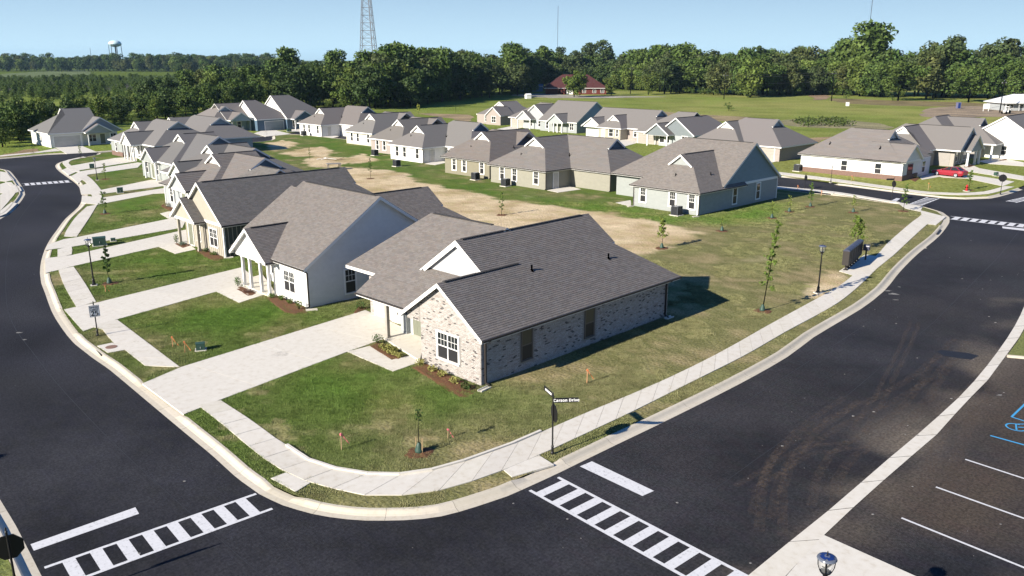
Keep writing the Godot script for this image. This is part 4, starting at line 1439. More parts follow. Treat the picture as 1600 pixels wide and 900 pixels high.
func vent_pipe(h: House, x: float, y: float, z: float) -> void:
	var b := MB.new()
	b.tube(Vector3(x, y - 0.15, z), Vector3(x, y + 0.34, z), 0.055, 0.055, 8)
	b.tube(Vector3(x, y - 0.15, z), Vector3(x, y + 0.08, z), 0.20, 0.06, 8)
	put("vent_pipe", b, M.black, h.root)


func corner_boards(h: House, list: Array, top: float) -> void:
	for c in list:
		var b := MB.new()
		b.box(Vector3(c[0] - 0.075, 0.0, c[1] - 0.075), Vector3(c[0] + 0.075, top, c[1] + 0.075))
		put("corner_board", b, h.trim, h.root)


func build_houses() -> void:
	brick_house()
	white_house()
	cream_house()
	left_row()
	blue_grey_house()
	back_row()
	far_row()
	right_row()
	far_left()


func brick_house() -> void:
	var h := house("brick_house", "whitewashed brick house with brown grey shingles on the near street corner", Vector2(-1.66, -41.16), -44.5, 2)
	h.band = false
	var w := body(h, -5.0, 0, -17.5, 0, 2.7, M.mortar)
	brickwork(w, Vector3(-5.0, 0, 0), Vector3(0, 0, 0), func(x): return 5.12 - 0.7 * absf(x - 1.9), [[1.38, 3.32, 0.66, 2.34]])
	brickwork(w, Vector3(-6.2, 0, 0.011), Vector3(0, 0, 0.011), func(x): return 5.12 - 0.7 * absf(x - 3.1), [[1.19, 6.3, 0.0, 9.0]], 2.508)
	brickwork(w, Vector3(0, 0, 0), Vector3(0, 0, -17.5), func(_x): return 2.7, [[3.02, 4.08, 0.42, 2.52], [8.55, 9.7, 0.42, 2.52]])
	body(h, -10.4, -5.01, -17.4, -2.7, 2.6, M.pale_blue)
	var g := body(h, -14.9, -10.41, -14.0, -3.6, 3.5, M.mortar)
	brickwork(g, Vector3(-14.9, 0, -3.6), Vector3(-10.41, 0, -3.6), func(_x): return 3.5, [[0.45, 4.2, 0.0, 2.4]])
	garage_door(h, "f", -3.6, -12.6, 3.4)
	# main ridge with a small gable over the lower front gable, whose right slope runs on in the same plane
	wing(h, -10.6, 0, -17.9, -3.0, "z", 2.75, 0.7, "d", "n", M.gable_white, 1.65)
	var gw := gable_part(h, M.gable_white)
	gw.poly([Vector3(-8.4, 4.55, -3.25), Vector3(-2.2, 4.55, -3.25), Vector3(-5.3, 6.72, -3.25)])
	h.fascia.bar(Vector3(-8.3, 4.43, -3.035), Vector3(-5.3, 6.53, -3.035), 0.05, 0.2)
	h.fascia.bar(Vector3(-3.1, 4.99, -3.035), Vector3(-5.3, 6.53, -3.035), 0.05, 0.2)
	h.skip = 1.0
	wing(h, -6.2, 0, -6.0, 0, "z", 2.75, 0.7, "n", "g", M.mortar)
	h.skip = 0.0
	roof_face(h, [Vector3(0.42, 2.75, 0.35), Vector3(0.42, 2.75, -3.0), Vector3(-3.1, 5.214, -3.0), Vector3(-3.1, 5.214, 0.35)])
	h.fascia.bar(Vector3(0.40, 2.638, 0.35), Vector3(0.40, 2.638, -3.0), 0.03, 0.19)
	gable_part(h, M.gutter).bar(Vector3(0.49, 2.69, 0.35), Vector3(0.49, 2.69, -3.0), 0.11, 0.11)
	# long front slope over the garage and the porch
	var p := 0.6
	var at := func(x: float, z: float) -> Vector3: return Vector3(x, 2.8 + p * (-0.4 - z), z)
	roof_face(h, [at.call(-11.9, -0.4), at.call(-5.6, -0.4), at.call(-5.6, -1.95), at.call(-11.9, -1.95)])
	roof_face(h, [at.call(-15.2, -1.95), at.call(-5.2, -1.95), at.call(-5.2, -7.25), at.call(-12.5, -7.25)])
	roof_face(h, [at.call(-15.2, -1.95), Vector3(-15.2, 3.73, -12.55), at.call(-12.5, -7.25)])
	roof_face(h, [Vector3(-15.2, 3.73, -12.55), Vector3(-5.2, 3.73, -12.55), at.call(-5.2, -7.25), at.call(-12.5, -7.25)])
	h.vents.bar(Vector3(-12.2, 6.92, -7.25), Vector3(-6.5, 6.92, -7.25), 0.22, 0.05)
	h.fascia.bar(Vector3(-11.9, 2.69, -0.42), Vector3(-6.5, 2.69, -0.42), 0.03, 0.19)
	h.fascia.bar(Vector3(-15.2, 3.62, -1.97), Vector3(-11.9, 3.62, -1.97), 0.03, 0.19)
	h.fascia.bar(Vector3(-11.88, 2.67, -0.42), Vector3(-11.88, 3.60, -1.97), 0.03, 0.17)
	h.fascia.bar(Vector3(-15.18, 3.62, -1.95), Vector3(-15.18, 3.62, -12.55), 0.03, 0.19)
	gable_part(h, M.gutter).bar(Vector3(-11.9, 2.75, -0.34), Vector3(-6.5, 2.75, -0.34), 0.1, 0.1)
	h.under.quad(Vector3(-11.8, 2.6, -0.45), Vector3(-5.0, 2.6, -0.45), Vector3(-5.0, 2.6, -3.7), Vector3(-11.8, 2.6, -3.7))
	h.under.quad(Vector3(-15.1, 3.5, -2.0), Vector3(-10.0, 3.5, -2.0), Vector3(-10.0, 3.5, -3.7), Vector3(-15.1, 3.5, -3.7))
	post(h, -9.75, -1.15, 2.5, M.beige, 0.22)
	post(h, -9.6, -2.55, 2.5, M.pale_blue, 0.3)
	beam(h, Vector3(-11.7, 2.49, -1.15), Vector3(-5.3, 2.49, -1.15), 0.2, M.pale_blue)
	window(h, "f", 0.012, -2.65, 0.78, 1.75, 1.5, 2, 3)
	window(h, "f", -2.69, -6.6, 0.75, 1.75, 1.5, 2, 2)
	door(h, "f", -2.69, -8.6, M.door)
	window(h, "r", 0.012, -3.55, 0.58, 0.86, 1.8, 1, 1, M.bronze_light, 0.05, M.blind)
	window(h, "r", 0.012, -9.12, 0.58, 0.86, 1.8, 1, 1, M.bronze_light, 0.05, M.blind)
	downspout(h, 0.09, -0.25, 2.7, 1.0, 0.0)
	downspout(h, 0.09, -17.2, 2.7, 1.0, 0.0)
	downspout(h, -9.95, -4.7, 2.3, 0.0, 1.0)
	vent_pipe(h, -2.5, 4.79, -6.6)
	vent_pipe(h, -2.0, 4.44, -13.4)
	close_house(h)


func white_house() -> void:
	var h := house("white_house", "white lap sided house with a four post porch beside the brick house", Vector2(-14.35, -55.40), -46.0, 2)
	h.band = false
	body(h, -4.7, 0, -12.2, 0, 2.75, M.white, "lap")
	body(h, -9.2, -4.71, -12.0, -1.7, 2.75, M.white, "lap")
	body(h, -15.4, -9.21, -12.4, -3.8, 2.95, M.white, "lap")
	body(h, -12.5, -3.0, -19.5, -12.21, 2.5, M.white)
	wing(h, -10.2, 0, -12.5, 0, "x", 2.95, 0.655, "g", "g", M.white)
	wing(h, -15.4, -8.0, -12.4, -3.6, "x", 3.05, 0.655, "g", "n", M.white)
	wing(h, -9.3, -4.4, -4.5, 0.7, "z", 2.75, 0.75, "n", "g", M.white)
	wing(h, -12.6, -3.0, -19.5, -8.0, "z", 2.5, 0.68, "d", "n", M.white, 1.4)
	# lap boards on the big side gable
	var s := MB.new()
	var y := 2.75
	while y < 7.0:
		var half0 := maxf(0.02, (7.15 - y) / 0.655)
		var half1 := maxf(0.02, (7.15 - y - 0.17) / 0.655)
		half0 = minf(half0, 6.24)
		half1 = minf(half1, 6.24)
		s.quad(Vector3(0.035, y, -6.25 + half0), Vector3(0.035, y, -6.25 - half0), Vector3(0.017, y + 0.17, -6.25 - half1), Vector3(0.017, y + 0.17, -6.25 + half1))
		s.quad(Vector3(0.012, y, -6.25 + half0), Vector3(0.012, y, -6.25 - half0), Vector3(0.035, y, -6.25 - half0), Vector3(0.035, y, -6.25 + half0))
		y += 0.17
	ground_part(put("siding", s, M.white, h.root), "stuff")
	for x in [-8.75, -7.6, -5.95, -4.75]:
		post(h, x, 0.45, 2.5)
	beam(h, Vector3(-8.9, 2.58, 0.45), Vector3(-4.6, 2.58, 0.45), 0.34)
	window(h, "f", 0.03, -2.45, 0.75, 1.5, 1.5, 2, 3)
	window(h, "f", -1.67, -7.9, 0.75, 0.9, 1.5, 1, 2)
	door(h, "f", -1.67, -6.2)
	window(h, "r", 0.03, -3.5, 0.5, 0.9, 1.75, 1, 3)
	window(h, "r", 0.03, -9.5, 0.5, 0.9, 1.75, 1, 3)
	garage_door(h, "f", -3.8, -12.4, 4.7)
	corner_boards(h, [[0.0, 0.0], [-4.7, 0.0]], 2.7)
	downspout(h, 0.13, 0.05, 2.9, 0.0, 0.9)
	vent_pipe(h, -11.0, 5.6, -5.0)
	close_house(h)


func cream_house() -> void:
	var h := house("cream_house", "cream house with steep front gable and dark side, left of the white porch house", Vector2(-25.37, -70.69), -46.0, 2, Color(0.162, 0.156, 0.152))
	body(h, -8.0, 0, -17.2, 0, 2.95, M.cream, "batten")
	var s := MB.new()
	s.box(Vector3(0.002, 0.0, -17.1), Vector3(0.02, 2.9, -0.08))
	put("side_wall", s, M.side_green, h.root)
	body(h, -14.5, -8.01, -14.0, -3.2, 2.75, M.cream)
	wing(h, -8.0, 0, -17.2, 0, "z", 2.98, 0.76, "d", "g", M.cream, 1.4)
	wing(h, -8.5, -3.9, -4.0, 0.75, "z", 2.8, 0.72, "n", "g", M.cream)
	wing(h, -14.5, -5.0, -14.0, -3.2, "x", 2.75, 0.66, "h", "n", M.cream)
	garage_door(h, "f", -3.2, -11.4, 4.6)
	for x in [-8.3, -4.15]:
		post(h, x, 0.55, 2.6, M.cream, 0.22)
	beam(h, Vector3(-8.5, 2.66, 0.55), Vector3(-3.9, 2.66, 0.55), 0.34, M.cream)
	window(h, "f", 0.024, -2.05, 0.75, 1.5, 1.55, 2, 2)
	window(h, "f", 0.024, -5.2, 0.75, 0.8, 1.55, 1, 2)
	door(h, "f", 0.024, -6.9)
	corner_boards(h, [[0.0, 0.0]], 2.9)
	downspout(h, -3.6, 0.1, 2.7, 0.0, 0.5, M.beige)
	close_house(h)


# the plan most of the left row shares: a hipped front wing with a small gable on top, a cross wing to the right, a porch gable
func row_front(h: House, wall: Material, porch: Material, px := 3.8) -> void:
	body(h, 0, 11.4, -11.5, 0, 2.8, wall)
	body(h, 11.41, 16.4, -11.3, -1.4, 2.8, wall)
	wing(h, 0, 11.6, -9.0, 0, "z", 2.85, 0.57, "n", "d", M.white, 1.15)
	wing(h, 0, 16.4, -11.8, -1.0, "x", 2.85, 0.60, "h", "d", M.navy, 1.15)
	wing(h, px, px + 4.2, -3.0, 0.7, "z", 2.8, 0.72, "n", "g", porch)
	beam(h, Vector3(px, 2.66, 0.55), Vector3(px + 4.2, 2.66, 0.55), 0.36)
	post(h, px + 0.1, 0.55, 2.5)
	post(h, px + 4.1, 0.55, 2.5)
	window(h, "f", 0.02, 1.9, 0.75, 0.85, 1.6, 1, 2)
	window(h, "f", 0.02, px + 3.2, 0.75, 0.85, 1.6, 1, 2)
	door(h, "f", 0.02, px + 1.6)
	garage_door(h, "f", -1.38, 13.9, 4.4)
	window(h, "r", 16.42, -5.0, 0.7, 0.9, 1.5)
	vent_pipe(h, 3.0, 4.9, -6.0)


func left_row() -> void:
	var h := house("pale_blue_house", "pale blue house with white porch gable just beyond the cream house", Vector2(-41.37, -97.25), -46.0, 1)
	row_front(h, M.ice, M.ice)
	corner_boards(h, [[0.0, 0.0]], 2.7)
	close_house(h)
	h = house("grey_roof_house", "grey house hidden behind the pale blue house but for its roof and gablet", Vector2(-45.6, -107.6), -46.0, 0, Color(0.162, 0.156, 0.152))
	row_front(h, M.light_grey, M.white)
	close_house(h)
	h = house("grey_porch_house", "light grey house with white porch gable, between driveways halfway along the left row", Vector2(-55.6, -123.6), -46.0, 0, Color(0.162, 0.157, 0.155))
	row_front(h, M.light_grey, M.light_grey, 2.6)
	close_house(h)
	# white porch gable and brick corner, one long house
	h = house("long_porch_house", "long white house with white porch gable and brick corner ending the left row", Vector2(-73.68, -152.18), -46.0, 0, Color(0.181, 0.174, 0.171))
	body(h, 0, 5.4, -11, 0, 2.8, M.light_grey)
	var b := MB.new()
	b.box(Vector3(-0.05, 0, -11), Vector3(5.45, 0.8, 0.05))
	put("brick_base", b, M.red_brick_light, h.root)
	body(h, 5.41, 18.5, -12, -1.4, 2.8, M.white)
	wing(h, 0, 10.0, -9, 0, "z", 2.85, 0.6, "n", "d", M.white, 1.2)
	wing(h, 0, 18.5, -12.2, -1.0, "x", 2.85, 0.6, "h", "d", M.pale_blue, 1.2)
	wing(h, 8.6, 13.2, -4.0, 1.0, "z", 2.8, 0.74, "n", "g", M.white)
	for x in [8.7, 10.2, 11.6, 13.1]:
		post(h, x, 0.8, 2.5)
	beam(h, Vector3(8.6, 2.66, 0.8), Vector3(13.2, 2.66, 0.8), 0.36)
	for x in [6.5, 9.5, 11.0, 15.6]:
		window(h, "f", -1.38, x, 0.7, 0.85, 1.6, 1, 2)
	window(h, "f", 0.02, 2.6, 0.85, 0.8, 1.5)
	door(h, "f", -1.38, 12.3, M.door)
	post(h, 7.2, -0.1, 2.6)
	close_house(h)


func blue_grey_house() -> void:
	var h := house("blue_grey_house", "blue grey house with a tall side gable, centre right beside the side street", Vector2(20.89, -91.01), -46.0, 2, Color(0.199, 0.185, 0.175))
	body(h, -9.0, 0, -17.4, 0, 2.65, M.light_grey, "lap")
	var s := MB.new()
	lap(s, Vector3(0.03, 0, -0.08), Vector3(0.03, 0, -17.38), Vector3.RIGHT, 0.05, 2.6)
	ground_part(put("siding", s, M.light_grey, h.root), "stuff")
	s = MB.new()
	var y := 2.82
	while y < 7.0:
		var half := clampf((7.15 - y) / 0.69, 0.02, 6.2)
		var half1 := clampf((7.15 - y - 0.17) / 0.69, 0.02, 6.2)
		s.quad(Vector3(0.035, y, -11.15 + half), Vector3(0.035, y, -11.15 - half), Vector3(0.017, y + 0.17, -11.15 - half1), Vector3(0.017, y + 0.17, -11.15 + half1))
		y += 0.17
	ground_part(put("gable_siding", s, M.grey_blue_light, h.root), "stuff")
	body(h, -16.0, -9.01, -17.2, -5.3, 2.65, M.light_grey)
	wing(h, -9.0, 0, -9.5, 0, "z", 2.6, 0.75, "n", "d", M.light_grey, 1.25)
	wing(h, -16.0, 0, -17.3, -5.0, "x", 2.85, 0.69, "h", "g", M.grey_blue_light)
	for q in [-7.67, -3.47, -0.85]:
		window(h, "f", 0.03, q, 0.68, 0.82, 1.55, 1, 3, null, 0.16)
	for q in [-7.5, -12.8]:
		window(h, "r", 0.06, q, 0.5, 0.85, 1.85, 1, 1, null, 0.14)
	corner_boards(h, [[0.0, 0.0], [-9.0, 0.0], [0.0, -17.4]], 2.6)
	var b := MB.new()
	b.box(Vector3(0.03, 2.55, -17.4), Vector3(0.075, 2.8, -0.1))
	put("belly_board", b, h.trim, h.root)
	downspout(h, 0.13, 0.05, 2.6, 0.0, 0.7)
	downspout(h, -9.0, 0.12, 2.6, 0.0, 0.7)
	vent_pipe(h, -4.2, 3.9, -1.4)
	vent_pipe(h, -1.5, 4.0, -4.5)
	close_house(h)


# the backs of the second row: a hipped wing towards us, a covered step with a door, a cross wing
func row_back(h: House, wall: Material, w: float, ext: float, deep := false) -> void:
	body(h, -w, 0, -16.0, 0, 2.6, wall)
	if deep:
		body(h, -w - 5.0, -w - 0.01, -15.0, -5.5, 2.6, wall)
		wing(h, -w, 0, -16.0, 0, "z", 2.6, 0.68, "d", "d", M.white, 1.2)
		wing(h, -w - 5.0, -2.0, -15.0, -5.3, "x", 2.6, 0.66, "h", "n", M.white)
	else:
		body(h, 0.01, ext, -15.2, -5.0, 2.6, wall)
		wing(h, -w, 0, -10.0, 0, "z", 2.6, 0.66, "n", "d", M.white, 1.25)
		wing(h, -w, ext, -15.4, -5.0, "x", 2.6, 0.68, "h", "d", M.navy, 1.2)
		door(h, "r", 0.02, -2.0, M.garage)
		# roof over the step beside the wing
		roof_face(h, [Vector3(-0.5, 3.1, -5.2), Vector3(-0.5, 3.1, -1.6), Vector3(0.4, 2.5, -1.0), Vector3(0.4, 2.5, -5.2)])
	for q in [-w * 0.78, -w * 0.55, -w * 0.16]:
		window(h, "f", 0.02, q, 0.65, 0.85, 1.6, 1, 2, null, 0.15)
	window(h, "r", 0.02 + (0.0 if deep else ext), -9.0, 0.7, 0.85, 1.5)
	vent_pipe(h, -w * 0.6, 4.0, -1.8)
	vent_pipe(h, -1.6, 4.0, -6.5)
	downspout(h, 0.1, 0.02, 2.6, 0.0, 0.6)
	if not deep:
		downspout(h, ext + 0.08, -5.0, 2.6, 0.0, 0.6)


func back_row() -> void:
	var list := [
		[Vector2(4.48, -109.69), M.tan, 10.8, 7.0, false, "sage_house", "sage green house with a white patio door, left of the blue grey house"],
		[Vector2(-3.29, -120.04), M.tan_dark, 10.2, 0.0, true, "olive_house", "olive house with three white framed back windows, left of the sage house"],
		[Vector2(-15.05, -139.19), M.white, 9.2, 6.5, false, "white_back_house", "white house with a covered patio door in the middle of the back row"],
		[Vector2(-20.04, -150.11), M.pink, 9.6, 0.0, true, "pink_brick_house", "pale pink brick house squeezed between two white houses in the back row"],
		[Vector2(-27.96, -166.50), M.ivory, 9.6, 0.0, true, "ivory_house", "ivory house with an air conditioner, left of the pink brick house"],
		[Vector2(-43.15, -188.35), M.white, 9.6, 7.0, false, "white_end_house", "white house at the far left end of the back row, by the dirt mounds"],
	]
	var k := 0
	for s in list:
		var h := house(s[5], s[6], s[0], -46.0, 1 if k < 2 else 0, [Color(0.188, 0.177, 0.170), Color(0.181, 0.165, 0.155)][k % 2])
		row_back(h, s[1], s[2], s[3], s[4])
		close_house(h)
		k += 1


func far_row() -> void:
	var h := house("beige_brick_house", "beige brick house with a front gable at the left end of the far street", Vector2(-3.06, -220.84), -46.0)
	body(h, -5.6, 0, -14, 0, 2.5, M.pink)
	body(h, -10.4, -5.61, -13, -1.0, 2.5, M.pink)
	wing(h, -10.4, 0, -14, -1.5, "z", 2.5, 0.6, "d", "d", M.white, 1.2)
	wing(h, -5.4, 0, -5, 0, "z", 2.5, 0.72, "n", "g", M.pink)
	window(h, "f", 0.02, -2.6, 0.7, 1.6, 1.5, 2)
	window(h, "f", -0.98, -6.4, 0.7, 1.4, 1.5, 2)
	window(h, "r", 0.02, -6.0, 0.7, 0.8, 1.5)
	close_house(h)
	h = house("ice_gable_house", "small pale blue house with two stacked front gables on the far street", Vector2(8.43, -206.62), -46.0)
	body(h, -7.8, 0, -14, 0, 2.9, M.ice)
	body(h, -13.8, -7.81, -12, -1.0, 2.5, M.beige)
	wing(h, -7.8, 0, -14, 0, "z", 2.9, 0.72, "d", "g", M.ice)
	wing(h, -13.8, -4.0, -12, -1.0, "x", 2.5, 0.62, "h", "n", M.white)
	wing(h, -8.6, -3.9, -3, 1.6, "z", 2.5, 0.72, "n", "g", M.ice)
	beam(h, Vector3(-8.6, 2.35, 1.45), Vector3(-3.9, 2.35, 1.45), 0.34)
	post(h, -8.4, 1.45, 2.2)
	post(h, -4.1, 1.45, 2.2)
	window(h, "f", 0.02, -1.9, 0.7, 1.5, 1.5, 2)
	window(h, "f", 0.02, -5.3, 0.7, 1.2, 1.5, 2)
	garage_door(h, "f", -0.98, -11.0, 4.4, M.beige)
	close_house(h)
	h = house("sage_porch_house", "sage house with a broad roof and a small white porch gable on the far street", Vector2(15.30, -196.64), -46.0)
	body(h, -12.0, 0, -13.5, 0, 2.5, M.sage_blue)
	wing(h, -12.0, 0, -13.5, 0, "x", 2.5, 0.64, "g", "g", M.slate)
	wing(h, -7.6, -3.0, -3, 1.8, "z", 2.45, 0.72, "n", "g", M.pale_blue)
	beam(h, Vector3(-7.6, 2.3, 1.65), Vector3(-3.0, 2.3, 1.65), 0.34)
	for x in [-7.4, -5.9, -4.7, -3.2]:
		post(h, x, 1.65, 2.2)
	window(h, "f", 0.02, -9.6, 0.7, 0.85, 1.5)
	window(h, "f", 0.02, -1.6, 0.7, 1.3, 1.5, 2)
	door(h, "f", 0.02, -5.6)
	window(h, "r", 0.02, -5.0, 0.7, 0.85, 1.5)
	close_house(h)
	h = house("white_gable_house", "house with a white front gable and brick entry in the middle of the far street", Vector2(23.49, -179.99), -46.0)
	body(h, -6.2, 0, -8, 0, 2.5, M.cream)
	body(h, -11.2, -6.21, -14, -1.6, 2.5, M.white)
	body(h, -6.2, 8.5, -13.5, -2.4, 2.5, M.pink)
	wing(h, -6.4, 0, -9, 0, "z", 2.5, 0.72, "n", "d", M.white, 1.2)
	wing(h, -11.2, 8.5, -13.5, -2.2, "x", 2.5, 0.62, "g", "d", M.slate, 1.2)
	wing(h, -11.2, -6.2, -6, -0.6, "z", 2.5, 0.66, "n", "g", M.white)
	window(h, "f", 0.02, -2.6, 0.7, 1.2, 1.5)
	window(h, "f", 0.02, -0.9, 0.7, 0.6, 1.5)
	door(h, "f", 0.02, -4.8, M.garage)
	window(h, "f", -2.38, 2.2, 0.7, 0.8, 1.5)
	garage_door(h, "f", -2.38, 5.6, 4.4, M.beige)
	close_house(h)
	h = house("blue_gable_house", "house with two white trimmed blue grey gables behind the blue grey house", Vector2(35.56, -162.83), -46.0)
	body(h, -8.2, 0, -15, 0, 2.5, M.pale_blue)
	body(h, -14.6, -8.21, -13, -1.0, 2.5, M.beige)
	wing(h, -8.2, 0, -15, 0, "z", 2.5, 0.72, "h", "g", M.gable_blue)
	wing(h, -14.6, -4.0, -13, -1.0, "x", 2.5, 0.62, "h", "n", M.white)
	wing(h, -10.0, -4.8, -3, 1.8, "z", 2.45, 0.72, "n", "g", M.gable_blue)
	beam(h, Vector3(-10.0, 2.3, 1.65), Vector3(-4.8, 2.3, 1.65), 0.34)
	post(h, -9.8, 1.65, 2.2)
	post(h, -5.0, 1.65, 2.2)
	window(h, "f", 0.02, -7.4, 0.7, 1.2, 1.5)
	window(h, "f", 0.02, -6.0, 0.7, 1.0, 1.5)
	window(h, "f", 0.02, -2.0, 0.7, 1.2, 1.5, 2)
	garage_door(h, "f", -0.98, -12.0, 4.4, M.beige)
	close_house(h)
	h = house("dark_side_house", "house with a shaded brick side wall, left of the long white brick base house", Vector2(45.50, -140.97), -46.0)
	body(h, -6.0, 0, -13.0, -0.5, 2.5, M.pink)
	var b := MB.new()
	b.box(Vector3(-6.0, 0, -0.49), Vector3(0.0, 2.45, -0.45))
	put("front_wall", b, M.pink, h.root)
	body(h, -17.0, -6.01, -13.0, 0, 2.5, M.pink)
	wing(h, -17.0, 0, -13.0, -0.5, "x", 2.5, 0.62, "h", "d", M.slate, 1.2)
	wing(h, -16.5, -7.0, -9, 1.0, "z", 2.5, 0.70, "n", "d", M.white, 1.2)
	garage_door(h, "f", -0.44, -3.2, 4.4, M.beige)
	close_house(h)


func right_row() -> void:
	var h := house("white_brick_base_house", "long white house on a brick base across the side street, with a front gable", Vector2(56.19, -118.08), 44.0, 1, Color(0.199, 0.185, 0.179))
	body(h, 0, 10.4, -15.6, -0.01, 2.75, M.white)
	var b := MB.new()
	b.box(Vector3(-0.10, -0.1, -15.7), Vector3(0.3, 0.72, 0.1))
	b.box(Vector3(0.301, -0.1, 0.0), Vector3(5.6, 0.72, 0.1))
	put("brick_base", b, M.red_brick_light, h.root)
	body(h, 0.02, 5.6, -6, 0.0, 2.75, M.white)
	wing(h, 0, 10.4, -15.6, -0.6, "z", 2.8, 0.70, "h", "d", M.white, 1.25)
	wing(h, 0, 5.8, -6.0, 0.2, "z", 2.8, 0.68, "n", "g", M.white)
	wing(h, 6.0, 15.5, -12.0, -2.0, "x", 2.8, 0.62, "n", "h", M.white)
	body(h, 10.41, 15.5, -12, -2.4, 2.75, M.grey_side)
	for q in [-8.6, -3.5]:
		window(h, "l", -0.02, q, 0.75, 0.95, 1.45, 1, 1)
	window(h, "f", 0.02, 2.7, 0.6, 1.7, 1.55, 2, 2, M.dark_red)
	post(h, 7.2, -0.6, 2.6)
	post(h, 9.6, -0.6, 2.6)
	window(h, "f", 0.01, 7.9, 0.6, 1.1, 1.6)
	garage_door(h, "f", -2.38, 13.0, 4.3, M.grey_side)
	vent_pipe(h, 1.6, 4.3, -4.2)
	vent_pipe(h, 1.8, 4.4, -12.0)
	close_house(h)
	h = house("porch_column_house", "house with white porch columns and two front gables behind the red car", Vector2(73.48, -136.58), 44.0)
	body(h, -2.6, 5.6, -13.5, 0.0, 2.75, M.brown_grey)
	body(h, -8.0, -2.61, -11.5, -2.4, 2.75, M.brown_grey)
	wing(h, -3.0, 5.6, -13.5, 1.4, "z", 2.75, 0.74, "h", "g", M.grey_blue)
	wing(h, -8.0, 2.0, -11.5, -2.4, "x", 2.75, 0.70, "d", "n", M.white, 1.2)
	wing(h, -0.8, 5.0, -5.0, 2.3, "z", 2.6, 0.70, "n", "g", M.light_grey)
	beam(h, Vector3(-0.8, 2.45, 2.15), Vector3(5.0, 2.45, 2.15), 0.36, M.light_grey)
	for x in [-0.6, 2.9, 4.8]:
		post(h, x, 2.1, 2.4, null, 0.3)
	post(h, -2.2, 0.3, 2.6, M.beige, 0.7)
	window(h, "f", 0.02, 0.4, 0.6, 0.95, 1.6)
	door(h, "f", 0.02, 2.4)
	window(h, "f", 0.02, 4.2, 0.6, 1.2, 1.5, 2)
	close_house(h)
	h = house("hipped_porch_house", "grey house with a broad hipped roof and dark gablet at the right edge", Vector2(85.40, -147.60), 44.0)
	body(h, -3.6, 8.0, -13.0, -1.0, 2.7, M.brown_grey)
	body(h, -8.0, -3.61, -15.0, -3.0, 2.7, M.brown_grey)
	wing(h, -4.0, 8.4, -15.0, 1.7, "z", 2.75, 0.60, "h", "d", M.navy, 1.2)
	wing(h, -9.0, 4.0, -15.0, -3.0, "x", 2.7, 0.66, "h", "n", M.white)
	for x in [-3.8, 0.2, 4.6]:
		post(h, x, 1.4, 2.5, null, 0.28)
	window(h, "f", -0.98, 2.6, 0.6, 0.9, 1.6)
	window(h, "f", -0.98, 8.4, 0.6, 0.9, 1.6)
	var b2 := MB.new()
	b2.box(Vector3(5.0, 0.0, -0.99), Vector3(8.0, 0.8, -0.9))
	put("brick_base", b2, M.red_brick_light, h.root)
	close_house(h)
	h = house("white_right_gable_house", "white house with a tall side gable cut by the right edge", Vector2(91.0, -141.5), 44.0)
	body(h, 0.0, 12.0, -13.0, 0.0, 2.8, M.white)
	wing(h, 0.0, 12.0, -13.0, 0.0, "x", 2.8, 0.66, "g", "g", M.white)
	window(h, "l", -0.02, -6.0, 0.7, 0.9, 1.5)
	close_house(h)


